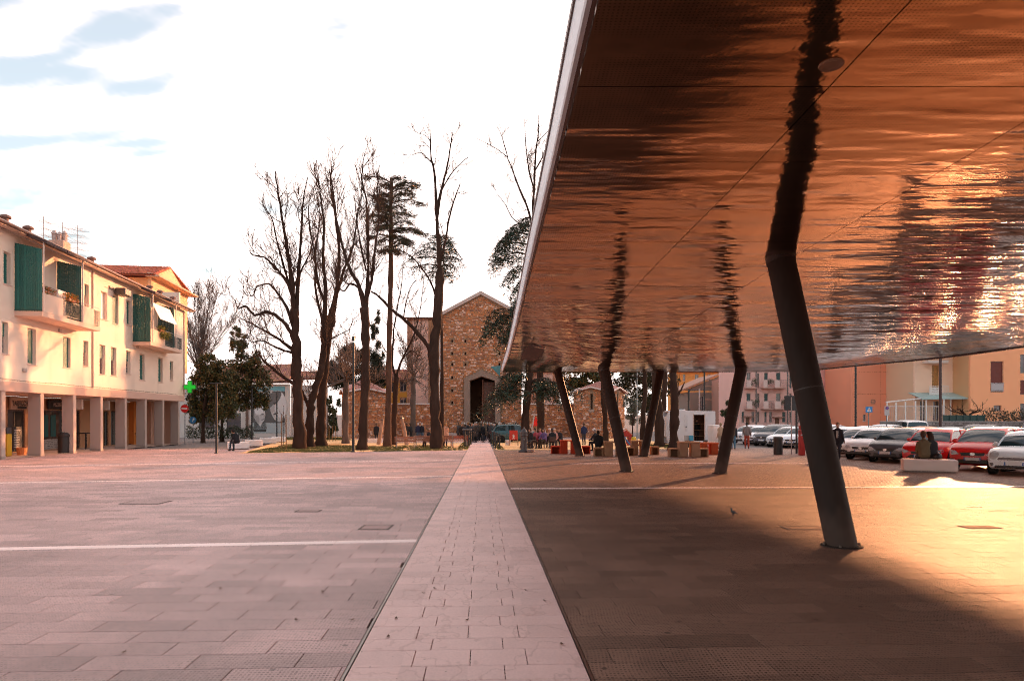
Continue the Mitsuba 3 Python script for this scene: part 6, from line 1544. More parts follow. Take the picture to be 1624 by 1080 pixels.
person('walker in a black coat and dark trousers between two arcade columns', G(208.5, 705) + [0, 0, .02], -1.9, top=(.012, .011, .012), legs=(.02, .018, .02), hair=(.03, .02, .018), arms='walk', stride=.16, coat=.22)
b = G(366, 716)
person('man in black sitting hunched on the nearest white block on the left', b + np.array([.28, .25, .02]), 2.7, top=(.012, .012, .015), legs=(.03, .045, .06), hair=(.02, .015, .013), pose='sit', arms='lap', lean=.28, head_drop=.8)
# seated group on the right
seat = [(843, 46.0, (.02, .018, .02), (.10, .06, .04), 'lap', 3.5, 'person in black sitting in the wheelchair at the left of the seated group'), (850, 47.2, (.42, .08, .10), (.04, .03, .025), 'knees', 3.9, 'person in a pink red jacket sitting second from left in the seated group'),
        (857, 47.6, (.45, .14, .22), (.28, .15, .08), 'lap', 4.2, 'person in a pink top sitting third from left in the seated group'), (863.5, 47.0, (.16, .10, .22), (.06, .04, .03), 'knees', 4.0, 'person in a purple jacket sitting in the middle of the seated group'),
        (872, 48.0, (.44, .32, .28), (.62, .6, .58), 'lap', 4.4, 'white haired person in a beige coat in the seated group'), (879, 47.6, (.40, .20, .18), (.5, .42, .38), 'lap', 4.6, 'grey haired person in a rosy coat in the seated group'),
        (887, 48.2, (.03, .03, .035), (.14, .06, .03), 'lap', 4.4, 'person with reddish hair and a dark coat in the seated group'), (876, 45.8, (.018, .018, .02), (.05, .04, .04), 'lap', 1.6, 'person in black, back turned, sitting before the seated group')]
for px, d, top, hair, arms, yaw, lab in seat:
    k = thing('folding_chair', 'dark folding chair under ' + lab.split(' in the seated')[0].split(' sitting')[0].replace('person', 'the person', 1).replace(', back turned,', ' with back turned'), 'chair')
    b = at(px, d); yv = yaw
    put(k + '__seat', move(cbox(-.2, .22, -.21, .21, .40, .44, .01), b, yv), 'semi', (.05, .03, .025))
    put(k + '__backrest', move(cbox(-.24, -.2, -.21, .21, .5, .85, .01), b, yv), 'semi', (.05, .03, .025))
    for sx in (-.18, .18):
        for sy in (-.18, .18): put(uniq(k + '__leg'), move(box(sx - .015, sx + .015, sy - .015, sy + .015, 0, .40), b, yv), 'semi', (.1, .09, .09))
    person(lab, b, yv, top=top, legs=rc.choice(DARK), hair=hair, pose='sit', arms=arms, lean=.10)
k = thing('wheelchair', 'wheelchair with large spoked wheels at the left of the seated group', 'wheelchair')
b = at(843, 46.0)
for s in (-1, 1):
    a = np.linspace(0, 2 * np.pi, 25); ring = np.stack([np.cos(a) * .30 - .05, a * 0 + .33 * s, np.sin(a) * .30 + .31], 1)
    put(uniq(k + '__wheel'), move(cat_mesh([tube(ring, .022, 6, cap=False)] + [tube([(-.05, .33 * s, .31), (-.05 + .29 * math.cos(q), .33 * s, .31 + .29 * math.sin(q))], .005, 3) for q in np.arange(0, 6.2, .6)]), b, 3.5), 'semi', (.12, .06, .035))
    put(uniq(k + '__armrest'), move(cat_mesh([tube([(-.2, .28 * s, .62), (.2, .28 * s, .62), (.22, .28 * s, .3)], .016, 6)]), b, 3.5), 'semi', (.08, .07, .07))
person('standing person in a dark blue jacket behind the far left leaning pillar', at(926, 55), 2.0, top=(.02, .03, .08), legs=(.05, .05, .06), hair=(.06, .04, .03), arms='pocket')
person('man in black with a white cap sitting beyond the left tan stool', at(946, 42.5), 2.4, top=(.015, .015, .018), legs=(.02, .02, .025), hair=(.3, .28, .26), hatc=(.78, .75, .72), pose='sit', arms='knees', lean=.15, hat='cap')
b = at(949.5, 36.2)
person('person in a black hooded coat sitting with back turned on the left tan stool', b + [0, .05, 0], 1.5, top=(.012, .012, .014), hair=(.015, .013, .012), pose='sit', arms='lap', lean=.2, head_drop=1.0)
person('person in jeans and a dark jacket behind the right leaning pillar', at(1163, 46), 1.6, top=(.03, .03, .035), legs=(.08, .17, .24), hair=(.05, .04, .03), arms='down')
person('person in a beige jacket partly hidden left of the right leaning pillar', at(1143, 46.5), 1.9, top=(.45, .30, .20), legs=(.3, .25, .2), hair=(.3, .2, .12), arms='down')
person('person in a grey jacket and red trousers walking toward the parked cars', at(1184.5, 47), 1.3, top=(.20, .16, .15), legs=(.34, .055, .03), hair=(.03, .025, .02), arms='walk', stride=.06, h=1.02)
person('man in a dark open coat walking between the parked cars and the large pillar', at(1328.5, 33), -2.2, top=(.022, .02, .025), legs=(.03, .03, .04), hair=(.16, .08, .04), arms='walk', stride=.14, trim=(.4, .38, .36), coat=.1)
person('person in black standing inside the caravan doorway', at(1105, 52.2, .32), -1.6, top=(.012, .012, .012), arms='pocket', hair=(.02, .02, .02))
# couple on the right white block, seen from behind
person('person with a brown cap and olive jacket sitting on the right white block', at(1466.5, 24.0) + [0, 0, .03], 1.35, top=(.14, .10, .055), legs=(.03, .03, .04), hair=(.07, .04, .03), hatc=(.15, .055, .025), pose='sit', arms='lap', lean=.12, hat='cap', head_turn=-.5)
person('long haired person in black sitting close beside the person with the brown cap', at(1478.5, 24.0) + [0, 0, .03], 1.75, top=(.016, .014, .016), legs=(.03, .03, .04), hair=(.045, .025, .018), pose='sit', arms='lap', lean=.12, style='long', head_turn=.4)
k = thing('handbag', 'black handbag lying on the right white block beside the long haired person', 'bag')
put(k + '__body', move(lathe([(0, 0), (.13, .01), (.15, .1), (.10, .2), (0, .22)], 14), at(1487, 23.7, .465)), 'semi', (.015, .013, .015), smooth=True)
a = np.linspace(0, np.pi, 12); put(k + '__strap', move(tube(np.stack([np.cos(a) * .1, a * 0, .18 + np.sin(a) * .13], 1), .012, 6), at(1487, 23.7, .465)), 'semi', (.02, .018, .018))
# ------------------------------------------------------------------ street furniture
def yawbox(k, nm, p, yaw, b, mat, col, **kw): return put(uniq(f'{k}__{nm}'), move(cbox(*b, kw.get('c', .012)), p, yaw), mat, col)
def block_bench(lab, p, yaw, L, Wd, H, col=(.80, .74, .71), grp='white stone blocks used as seats'):
    k = thing('block_seat', lab, 'bench', grp)
    c = .05
    pl_ = Polygon([(-L / 2, -Wd / 2), (L / 2, -Wd / 2), (L / 2, Wd / 2), (-L / 2, Wd / 2)])
    m = trimesh.creation.extrude_polygon(pl_, H - .06, engine='earcut'); m = cbox(-L / 2, L / 2, -Wd / 2, Wd / 2, .06, H, .025)
    put(k + '__block', move(m, p, yaw), 'plaster', col)
    put(k + '__plinth', move(box(-L / 2 + .06, L / 2 - .06, -Wd / 2 + .06, Wd / 2 - .06, -.03, .06), p, yaw), 'matte', (.22, .16, .14))
for i, (px, py, L) in enumerate(((378, 712.5, 1.35), (402.5, 708.5, 1.2), (425, 704, 1.3), (441.5, 701.5, 1.2))):
    block_bench(['nearest white stone block on the left, with a man in black on it', 'second white stone block from the nearest on the left', 'third white stone block from the nearest on the left', 'farthest white stone block on the left, by the sapling'][i], G(px, py), .42, L, .75, .50)
block_bench('large white stone block with a couple sitting on it, by the red cars', at(1473, 23.9), -.38, 1.65, .62, .46, (.70, .57, .52))
# concrete table sets: slab table and box stools
def slab_table(lab, px, d, w, col, yaw=0.0, h=.78):
    k = thing('concrete_table', lab, 'table'); p = at(px, d)
    lw = w * .40
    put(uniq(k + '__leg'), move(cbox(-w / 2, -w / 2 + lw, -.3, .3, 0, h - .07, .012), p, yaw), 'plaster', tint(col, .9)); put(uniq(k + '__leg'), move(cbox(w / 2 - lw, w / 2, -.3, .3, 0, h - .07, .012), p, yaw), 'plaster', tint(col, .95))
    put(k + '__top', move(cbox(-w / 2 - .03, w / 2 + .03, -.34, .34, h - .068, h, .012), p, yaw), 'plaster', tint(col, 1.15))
def slab_stool(lab, px, d, w, col, yaw=0.0, h=.45):
    k = thing('concrete_stool', lab, 'stool'); p = at(px, d); t = .07
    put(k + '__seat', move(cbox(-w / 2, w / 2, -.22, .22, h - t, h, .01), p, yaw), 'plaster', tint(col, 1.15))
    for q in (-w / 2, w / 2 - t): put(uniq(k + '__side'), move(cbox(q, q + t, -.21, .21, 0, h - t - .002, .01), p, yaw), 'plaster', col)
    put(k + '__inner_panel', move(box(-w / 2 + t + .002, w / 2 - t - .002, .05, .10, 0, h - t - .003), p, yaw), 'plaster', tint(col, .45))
RED_, TAN_ = (.42, .05, .022), (.34, .20, .12)
slab_table('red concrete table behind the far left leaning pillar', 902.5, 38.6, .98, RED_); slab_stool('red concrete stool left of the red table', 881, 38.8, .52, RED_); slab_stool('red concrete stool right of the red table, half hidden by a pillar', 929, 38.6, .5, RED_)
slab_table('tan concrete table half hidden by the pillar on the cobbles', 974, 36.0, 1.05, TAN_); slab_stool('leftmost tan concrete stool with a person in black on it', 949, 36.1, .5, TAN_); slab_stool('tan concrete stool right of the half hidden tan table', 998.5, 36.6, .5, TAN_)
slab_table('tan concrete table left of the far right leaning pillar', 1013, 37.6, .85, TAN_); slab_stool('tan concrete stool right of the far right leaning pillar', 1038, 37.6, .45, TAN_)
slab_table('tan concrete table in front of the caravan', 1092, 35.2, 1.02, (.38, .24, .16)); slab_stool('tan concrete stool left of the table in front of the caravan', 1068.5, 35.3, .54, (.36, .22, .14)); slab_stool('tan concrete stool right of the table in front of the caravan', 1115, 35.2, .48, (.36, .22, .14))
slab_table('orange red concrete table between the caravan and the right leaning pillar', 1123, 37.8, .95, (.46, .11, .045), h=.66)
# park benches with slatted backs
def park_bench(lab, px, d, yaw, col):
    k = thing('park_bench', lab, 'bench', 'slatted park benches under the bare trees'); p = at(px, d); L = .72
    for i in range(4): put(uniq(k + '__slat'), move(cbox(-L, L, -.24, -.21, .50 + .09 * i, .575 + .09 * i, .008), p, yaw), 'semi', tint(col, R.uniform(.8, 1.15)))
    for i in range(4): put(uniq(k + '__slat'), move(cbox(-L, L, -.17 + .10 * i, -.09 + .10 * i, .42, .45, .008), p, yaw), 'semi', tint(col, R.uniform(.8, 1.15)))
    for s in (-.58, .58):
        put(uniq(k + '__leg'), move(tube([(s, -.26, .88), (s, -.2, .42), (s, -.28, 0)], .025, 6), p, yaw), 'semi', (.30, .24, .22)); put(uniq(k + '__leg'), move(tube([(s, -.2, .405), (s, .24, .405), (s, .3, 0)], .025, 6), p, yaw), 'semi', (.30, .24, .22))
BW_ = (.26, .095, .05)
for px, d, yw, lb in ((643, 46, .15, 'leftmost slatted park bench under the bare trees'), (673, 48.5, .1, 'slatted park bench left of the tall bare tree nearest the path'), (684.5, 49.5, 1.1, 'slatted park bench seen end on behind the tall bare tree nearest the path'), (705.5, 50, 0., 'slatted park bench just right of the tall bare tree'), (728, 50.5, 0, 'slatted park bench with reddish back nearest the path')):
    park_bench(lb, px, d, yw, BW_ if px < 720 else (.36, .085, .045))
k = thing('low_white_wall', 'low white banded wall behind the park benches', 'wall')
f1 = Frame((X(568, 60), 60), (1, 0), (0, -1)); s = 60 / F; g6 = float(gz(60))
for i in range(21): put(uniq(k + '__panel'), f1(cbox(i * .44 + .01, i * .44 + .43, -.05, 0, g6, g6 + .42, .012)), 'matte', tint((.85, .74, .72), R.uniform(.9, 1.08)))
# bollards along the path
for i, (px, py, hh) in enumerate(((740.5, 709, 1.15), (744.5, 705, 1.0), (748, 701.5, 1.0), (789, 711.5, .95), (785.5, 707, .95), (782, 703, .95))):
    k = thing('bollard', ['left bollard nearest the camera with a flat lamp cap beside the path', 'second bollard on the left edge of the path', 'third bollard on the left edge of the path', 'right bollard nearest the camera beside the path', 'second bollard on the right edge of the path', 'third bollard on the right edge of the path'][i], 'bollard', 'bollards beside the path')
    p = G(px, py)
    for q in (-.14, .14): put(uniq(k + '__post'), move(cbox(q - .05, q + .05, -.05, .05, -.02, hh, .01), p), 'semi', (.018, .016, .017))
    put(k + '__crossbar', move(cbox(-.19, .19, -.04, .04, hh + .002, hh + .06, .01), p), 'semi', (.02, .018, .02))
    if i == 0: put(k + '__lamp_cap', move(cbox(-.34, .34, -.3, .3, hh + .08, hh + .17, .02), p), 'semi', (.12, .11, .11))
# lamp posts
def lamp(lab, px, top_y, base_y=None, d=None, r=.06, kind='T', arm=.5, col=(.014, .014, .016)):
    d = d or ground_d(px, base_y); p = at(px, d); zt = EYE - (top_y - HY) * d / F; k = thing('lamp_post', lab, 'lamp post')
    put(k + '__pole', tube([p - [0, 0, .1], p + [0, 0, 1.2], p + [0, 0, (zt - p[2]) * .98]], [r, r * .95, r * .9], 12), 'semi', col, smooth=40)
    put(k + '__foot', move(lathe([(0, .05), (r * 1.5, .05), (r * 1.8, 0), (r * 1.8, -.03)], 14), p), 'semi', col)
    top = np.array([p[0], p[1], zt])
    if kind == 'T': put(k + '__lamp_head', cbox(p[0] - arm, p[0] + arm, p[1] - .14, p[1] + .14, zt - .06, zt, .02), 'semi', col)
    elif kind == 'L': put(k + '__lamp_head', cbox(p[0] - .05, p[0] + arm, p[1] - .1, p[1] + .1, zt - .08, zt, .02), 'semi', col)
    else: put(k + '__lamp_head', move(lathe([(0, .25), (r * 1.1, .22), (r * 1.2, 0), (r * .8, -.02)], 12), top), 'semi', col)
lamp('tall dark lamp post standing on the grass in front of the bare trees', 560.5, 540, 717, r=.085, kind='cap', col=(.010, .013, .017))
lamp('dark lamp post by the man sitting on the white block', 343.2, 607, 719, r=.065, arm=.34)
lamp('dark lamp post in front of the evergreen trees behind the second white block', 399.5, 614, 700.5, r=.08, arm=.25)
lamp('dark lamp post with T head in front of the portrait mural', 439, 621.5, 695, r=.08, arm=.55)
lamp('dark lamp post with T head at the right corner of the mural building', 468.5, 629, 697, r=.07, arm=.5)
lamp('dark lamp post with a side arm in front of the caravan door', 1092.5, 618.5, 707, r=.09, kind='L', arm=.7, col=(.02, .02, .022))
lamp('dark lamp post rising behind the caravan roof', 1117, 572, d=72, r=.09, kind='cap')
lamp('pale thin lamp post between the pavilion and the caravan', 1010.5, 575, d=58, r=.05, kind='cap', col=(.20, .26, .28))
lamp('dark lamp post at the left edge of the blank orange wall', 1357, 540, d=62, r=.10, kind='cap')
lamp('brown lamp post in front of the peach house balcony', 1491.5, 545, d=46, r=.095, kind='cap', col=(.05, .02, .018))
# signs
def post_sign(lab, px, d, base_up, post_top, shape, name='road_sign', r=.03):
    k = thing(name, lab, 'sign'); p = at(px, d)
    put(k + '__post', tube([p, p + [0, 0, post_top - p[2]]], r, 8), 'semi', (.18, .18, .19)); return k, p
def plate(k, p, z, poly, col, o=.0, nm='plate', th=.02, bs_='semi'):
    m = prism(poly, th); put(uniq(f'{k}__{nm}'), move(m, [p[0], p[1] - .05 - o, z]), bs_, col)
k, p = post_sign('red no entry sign on a post at the corner of the arcade building', 293.2, 55, 0, EYE + .9, None)
z = EYE - (648 - HY) * 55 / F
plate(k, p, z, ell(0, 0, .32, .32), (.55, .02, .02)); plate(k, p, z, sbox(-.22, -.055, .22, .055), (.75, .72, .7), .021, 'bar', .006)
k, p = post_sign('round blue arrow sign on a post before the evergreens', 306.3, 60, 0, EYE - (661 - HY) * 60 / F, None)
z = EYE - (666 - HY) * 60 / F
plate(k, p, z, ell(0, 0, .30, .30), (.02, .16, .36)); plate(k, p, z, Polygon([(-.06, -.16), (-.02, -.18), (.08, .02), (.14, -.02), (.12, .18), (-.06, .08), (.02, .05)]), (.72, .74, .75), .021, 'arrow', .006)
k, p = post_sign('white notice board on a post before the left stone pavilion', 546.5, 64, 0, EYE - (670 - HY) * 64 / F, None)
z = EYE - (662 - HY) * 64 / F
plate(k, p, z, sbox(-.28, -.25, .28, .25), (.6, .57, .55)); plate(k, p, z, sbox(-.12, -.06, .14, .14), (.25, .22, .22), .021, 'print', .006)
k, p = post_sign('blue square pedestrian crossing sign before the blank orange wall', 1377.5, 48, 0, EYE - (654 - HY) * 48 / F, None)
z = EYE - (649.5 - HY) * 48 / F
plate(k, p, z, sbox(-.24, -.2, .24, .2), (.03, .22, .52)); plate(k, p, z, Polygon([(-.15, -.14), (.15, -.14), (0, .15)]), (.75, .75, .75), .021, 'triangle', .005)
plate(k, p, z, Polygon([(-.02, .06), (.02, .06), (.03, -.02), (.06, -.1), (.03, -.1), (0, -.03), (-.04, -.1), (-.07, -.1), (-.03, -.01)]), (.02, .02, .02), .027, 'figure', .004)
k, p = post_sign('grey notice with a blue round no parking mark by the white pergola', 1406, 47, 0, EYE - (645 - HY) * 47 / F, None)
z = EYE - (651 - HY) * 47 / F
plate(k, p, z, sbox(-.17, -.34, .17, .3), (.42, .40, .40)); plate(k, p, z + .16, ell(0, 0, .12, .12), (.30, .03, .03), .021, 'ring', .004); plate(k, p, z + .16, ell(0, 0, .09, .09), (.02, .10, .40), .025, 'disc', .004); plate(k, p, z + .16, Polygon([(-.07, .05), (-.05, .07), (.07, -.05), (.05, -.07)]), (.4, .03, .03), .030, 'slash', .004)
# info board, thin pole, bin, meter
d = 38.8; p = at(1263.3, d); k = thing('info_board', 'dark board on a black post beside the red parking meter', 'sign')
put(k + '__post', move(cbox(-.05, .05, -.05, .05, 0, EYE - (628 - HY) * d / F - p[2], .01), p), 'semi', (.012, .012, .013))
bw = (1268.5 - 1243) * d / F
put(k + '__panel', cbox(X(1243, d), X(1268.5, d), d - .1, d - .055, EYE - (651 - HY) * d / F, EYE - (627.6 - HY) * d / F, .012), 'semi', (.022, .024, .028))
put(k + '__pale_line', box(X(1246, d), X(1258, d), d - .104, d - .101, EYE - (641.5 - HY) * d / F, EYE - (641 - HY) * d / F), 'matte', (.10, .10, .1))
k = thing('thin_pole', 'thin pale pole in front of the dark board', 'pole'); p = at(1255.2, 38.2); put(k, tube([p, p + [0, 0, EYE - (630 - HY) * 38.2 / F - p[2]]], .028, 8), 'semi', (.35, .32, .31))
k = thing('street_bin', 'black cylindrical street bin left of the dark board before the cars', 'bin'); p = at(1234, 37.5)
put(k + '__body', move(lathe([(0, 0), (.225, 0), (.235, .03), (.235, .9), (.22, .92), (0, .92)], 20), p), 'semi', (.022, .022, .024), smooth=35); put(k + '__hood', move(lathe([(.25, .86), (.255, .97), (.2, 1.0), (0, 1.0)], 20), p), 'semi', (.05, .06, .065), smooth=35)
for i in range(10): put(uniq(k + '__rib'), move(box(.234, .243, -.01, .01, .06, .85), p, i * .63), 'semi', (.03, .03, .032))
k = thing('parking_meter', 'red parking meter column with a pale round mark, right of the dark board', 'parking meter'); p = at(1271.3, 36.8)
put(k + '__column', move(cbox(-.145, .145, -.12, .12, 0, 1.38, .02), p), 'semi', (.42, .022, .018)); put(k + '__head', move(cbox(-.15, .15, -.14, .13, 1.39, 1.62, .05), p), 'semi', (.36, .02, .016))
for z, col, sz in ((1.48, (.7, .66, .64), .07),): put(k + '__mark', move(prism(ell(0, z, sz, sz), .006), p + [0, -.142, 0]), 'semi', col)
for z in (1.24, 1.06): put(uniq(k + '__slot'), move(box(-.1, .1, -.130, -.121, z, z + .07), p), 'semi', (.55, .5, .5) if z < 1.1 else (.16, .02, .02))
# caravan and fridge
cd = 51.0; k = thing('caravan', 'white caravan kiosk with an open door under the canopy trees', 'caravan'); cs = cd / F; x0, x1 = X(1056.5, cd), X(1134.5, cd); g = float(gz(cd)); zt = EYE - (652 - HY) * cs; zb = g + .22
prof = Polygon([(x0 + .1, zb + .1), (x0 + .35, zb), (x1 - .05, zb), (x1, zb + .05), (x1, zt - .05), (x1 - .1, zt), (x0 + .5, zt + .06), (x0 + .12, zt - .1), (x0, zt - .5), (x0, zb + .6)])
dr0, dr1, dz0, dz1 = X(1100.6, cd), X(1117, cd), EYE - (699 - HY) * cs, EYE - (657.6 - HY) * cs
fr = Frame((0, cd), (1, 0), (0, -1))
put(k + '__front_wall', fr(prism(prof.difference(sbox(dr0, dz0, dr1, dz1)), .08)), 'semi', (.62, .58, .58)); m = fr(prism(prof, .06)); put(k + '__back_wall', tm(m.vertices + [0, 2.1, 0], m.faces), 'semi', (.6, .56, .56))
put(k + '__shell', cat_mesh([cbox(x0 + .3, x1 - .05, cd + .081, cd + 2.09, zt - .05, zt - .0, .01), cbox(x0 + .3, x1 - .05, cd + .081, cd + 2.09, zb, zb + .06, .01), cbox(x0, x0 + .06, cd + .081, cd + 2.09, zb + .5, zt - .4, .01), cbox(x1 - .06, x1 - .002, cd + .081, cd + 2.09, zb + .05, zt - .06, .01)]), 'semi', (.62, .58, .58), kind='stuff')
put(k + '__interior', box(dr0 - .3, dr1 + .5, cd + 1.2, cd + 1.25, zb + .07, zt - .06), 'matte', (.12, .05, .03), label='dark reddish interior behind the open door')
for i in range(3): put(uniq(k + '__shelf'), box(dr0 + .25, dr1 + .3, cd + .9, cd + 1.19, zb + .5 + .45 * i, zb + .53 + .45 * i), 'matte', (.30, .16, .08))
for q in (dr0 - .06, dr1): put(uniq(k + '__door_frame'), box(q, q + .06, cd - .02, cd - .001, dz0, dz1 + .06), 'semi', (.42, .26, .2))
put(k + '__window_panel', fr(cbox(X(1086, cd), X(1090.5, cd), .004, .03, EYE - (684 - HY) * cs, EYE - (658 - HY) * cs, .01)), 'semi', (.56, .52, .52))
put(k + '__handle', fr(cbox(X(1087, cd), X(1089, cd), .032, .06, EYE - (678 - HY) * cs, EYE - (676 - HY) * cs, .005)), 'semi', (.05, .05, .05))
put(k + '__roof_vent', cat_mesh([cbox(X(1077, cd), X(1089, cd), cd + .3, cd + .9, zt + .0, zt + .14, .05)]), 'semi', (.66, .62, .6)); put(k + '__vent_cap', cbox(X(1079, cd), X(1087, cd), cd + .35, cd + .85, zt + .142, zt + .2, .02), 'semi', (.06, .05, .05))
put(k + '__skirt', fr(box(x0 + .4, x1 - .3, -.3, -.25, g, zb + .02)), 'matte', (.06, .05, .05))
wm = lathe([(0, -.1), (.22, -.1), (.3, -.07), (.3, .07), (.22, .1), (0, .1)], 18); wv = wm.vertices
put(k + '__wheel', tm(np.stack([wv[:, 0] + X(1095, cd), wv[:, 2] + cd + .15, wv[:, 1] + g + .3], 1), wm.faces), 'semi', (.03, .03, .03))
put(k + '__step', cbox(dr0, dr1, cd - .5, cd - .1, g, g + .2, .02), 'semi', (.10, .10, .10))
k = thing('fridge', 'tall white fridge cabinet standing before the caravan right of its door', 'fridge'); p = at(1134, 47.5)
put(k + '__body', move(cbox(-.38, .38, -.35, .35, .08, 1.62, .03), p, .25), 'semi', (.66, .62, .6)); put(k + '__door', move(cbox(-.36, .36, -.40, -.353, .12, 1.6, .02), p, .25), 'semi', (.70, .67, .65)); put(k + '__handle', move(cbox(.27, .30, -.44, -.403, .7, 1.1, .005), p, .25), 'metal', (.5, .5, .5)); put(k + '__foot', move(box(-.33, .33, -.3, .3, 0, .08), p, .25), 'semi', (.03, .03, .03))
for i, (px, w, h, col, lab) in enumerate(((1089.5, .34, .36, (.34, .32, .32), 'grey plastic crate in front of the caravan beside the blue crate'), (1096, .26, .36, (.05, .28, .44), 'blue plastic crate in front of the caravan door'), (1120, .34, .55, (.05, .045, .05), 'dark metal basket stand beside the fridge'))):
    k = thing('crate', lab, 'crate'); p = at(px, 48.6 - .2 * i); hb_ = .5 if i < 2 else 0
    if i < 2: put(uniq(k + '__stand'), move(cat_mesh([box(-.14, .14, -.14, .14, 0, hb_)]), p), 'matte', (.1, .08, .07))
    put(k + '__walls', move(cat_mesh([box(-w / 2, -w / 2 + .02, -.15, .15, hb_, hb_ + h), box(w / 2 - .02, w / 2, -.15, .15, hb_, hb_ + h), box(-w / 2 + .02, w / 2 - .02, -.15, -.13, hb_, hb_ + h), box(-w / 2 + .02, w / 2 - .02, .13, .15, hb_, hb_ + h), box(-w / 2 + .02, w / 2 - .02, -.13, .13, hb_, hb_ + .02)]), p), 'semi', col)
# drinking fountain, boards, play things
k = thing('drinking_fountain', 'dark cast iron drinking fountain at the foot of the big cedar', 'fountain'); p = G(831, 717)
put(k + '__base', move(lathe([(0, .12), (.30, .12), (.34, .06), (.34, -.03)], 12), p), 'semi', (.05, .04, .04), smooth=30)
put(k + '__column', move(lathe([(.24, .12), (.2, .2), (.19, .95), (.23, 1.0), (.21, 1.06), (.22, 1.2), (.14, 1.34), (.05, 1.42), (.04, 1.5), (0, 1.54)], 14), p), 'semi', (.07, .06, .06), smooth=30)
put(k + '__spout', move(tube([(0, -.18, .8), (0, -.32, .8), (0, -.36, .74)], .025, 8), p), 'metal', (.3, .25, .2)); put(k + '__basin', move(lathe([(.16, 0), (.22, .05), (.24, .16), (.2, .16), (.16, .08), (0, .08)], 14), p + [.38, -.25, 0]), 'semi', (.30, .22, .19), smooth=30)
k = thing('red_board', 'red board with a pale figure on a wooden stand right of the crowd', 'board'); p = at(814.5, 53)
put(k + '__panel', move(cbox(-.32, .32, -.02, .02, .45, 1.18, .01), p), 'semi', (.52, .035, .022))
put(k + '__figure', move(prism(Polygon([(-.05, .62), (-.1, .52), (-.05, .5), (0, .6), (.05, .5), (.1, .52), (.05, .64), (.06, .76), (.14, .72), (.05, .82), (0, .9), (-.05, .82), (-.14, .74), (-.05, .76)]), .006), p + [0, -.024, 0]), 'semi', (.7, .6, .55))
for s in (-1, 1): put(uniq(k + '__leg'), move(tube([(.28 * s, .05, 1.2), (.34 * s, .2, 0)], .03, 6), p), 'semi', (.30, .14, .06)); put(uniq(k + '__leg'), move(tube([(.3 * s, -.0, .45), (.36 * s, -.25, 0)], .03, 6), p), 'semi', (.30, .14, .06))
k = thing('white_box', 'small white box on the ground left of the red board', 'box'); put(k, move(cbox(-.2, .2, -.2, .2, .0, .42, .02), at(805.5, 54)), 'semi', (.66, .6, .56))
k = thing('swing_frame', 'pale A shaped play frame with red triangular panels behind the seated group', 'play frame'); p = at(853.5, 58); h = EYE - (658 - HY) * 58 / F - p[2]
for s in (-1, 1):
    for q in (-1, 1): put(uniq(k + '__leg'), move(tube([(.28 * s - .06, .25 * q, h), (.28 * s + (.55 if s > 0 else -.42), .55 * q, 0)], .045, 7), p), 'semi', (.50, .44, .42))
    put(uniq(k + '__panel'), move(prism([(-.34 + .2 * s, h - .95), (.30 + .2 * s, h - .95), (.02 + .2 * s, h - .1)], .04), p + [0, -.3 * s, 0]), 'semi', (.60, .03, .025))
put(k + '__crossbar', move(tube([(-.5, 0, h), (.5, 0, h)], .05, 7), p), 'semi', (.5, .44, .42))
for lab, a, b in (('left leaning timber play post before the stone pavilion', (606.5, 664), (600, 702)), ('right leaning timber play post before the low stone wall', (636, 660), (645.5, 692))):
    k = thing('play_post', lab, 'post'); d = 55; p0 = P(*b, d); p0[2] = float(gz(d)) - .1; p1 = P(*a, d + .8)
    put(k + '__timber', tube([p0, (p0 + p1) / 2 + [.03, 0, .02], p1], [.17, .16, .13], 9), 'bark', (.36, .22, .15)); put(k + '__metal_band', tube([p0 * .1 + p1 * .9, p0 * .06 + p1 * .94], .15, 9), 'semi', (.12, .08, .06))
k = thing('playhouse', 'small red wooden playhouse with a pale sloping roof right of the stone pavilion', 'playhouse'); p = at(990.5, 54)
put(k + '__wall', move(prism(Polygon([(-.42, 0), (.42, 0), (.42, .85), (0, 1.2), (-.42, 1.05)]).difference(sbox(-.1, .35, .2, .7)), .9), p), 'semi', (.45, .035, .028)); put(k + '__roof', move(cat_mesh([tm([[-.6, -.1, 1.06], [.12, -.1, 1.34], [.12, 1., 1.34], [-.6, 1., 1.06], [-.6, -.1, 1.0], [.12, -.1, 1.28], [.12, 1., 1.28], [-.6, 1., 1.0]], [[0, 1, 2], [0, 2, 3], [4, 6, 5], [4, 7, 6], [0, 4, 5], [0, 5, 1]]), tm([[.1, -.1, 1.34], [.62, -.1, .86], [.62, 1., .86], [.1, 1., 1.34], [.1, -.1, 1.28], [.62, -.1, .80], [.62, 1., .80], [.1, 1., 1.28]], [[0, 1, 2], [0, 2, 3], [4, 6, 5], [4, 7, 6], [0, 4, 5], [0, 5, 1]])]), p), 'semi', (.55, .36, .28))
k = thing('slide', 'small blue play slide beside the red playhouse', 'slide'); p = at(993, 49)
c = np.linspace(0, 1, 8); put(k + '__chute', move(cat_mesh([tube(np.stack([c * .8 - .35, c * 0 + q, .95 * (1 - c) ** 1.4 + .1], 1), .05, 6) for q in (-.2, -.1, 0, .1, .2)]), p), 'semi', (.02, .12, .34)); put(k + '__ladder', move(cat_mesh([tube([(-.4, q, 0), (-.34, q, 1.1)], .025, 6) for q in (-.2, .2)] + [tube([(-.38, -.2, z), (-.38, .2, z)], .018, 5) for z in (.3, .55, .8)]), p), 'semi', (.30, .04, .03))
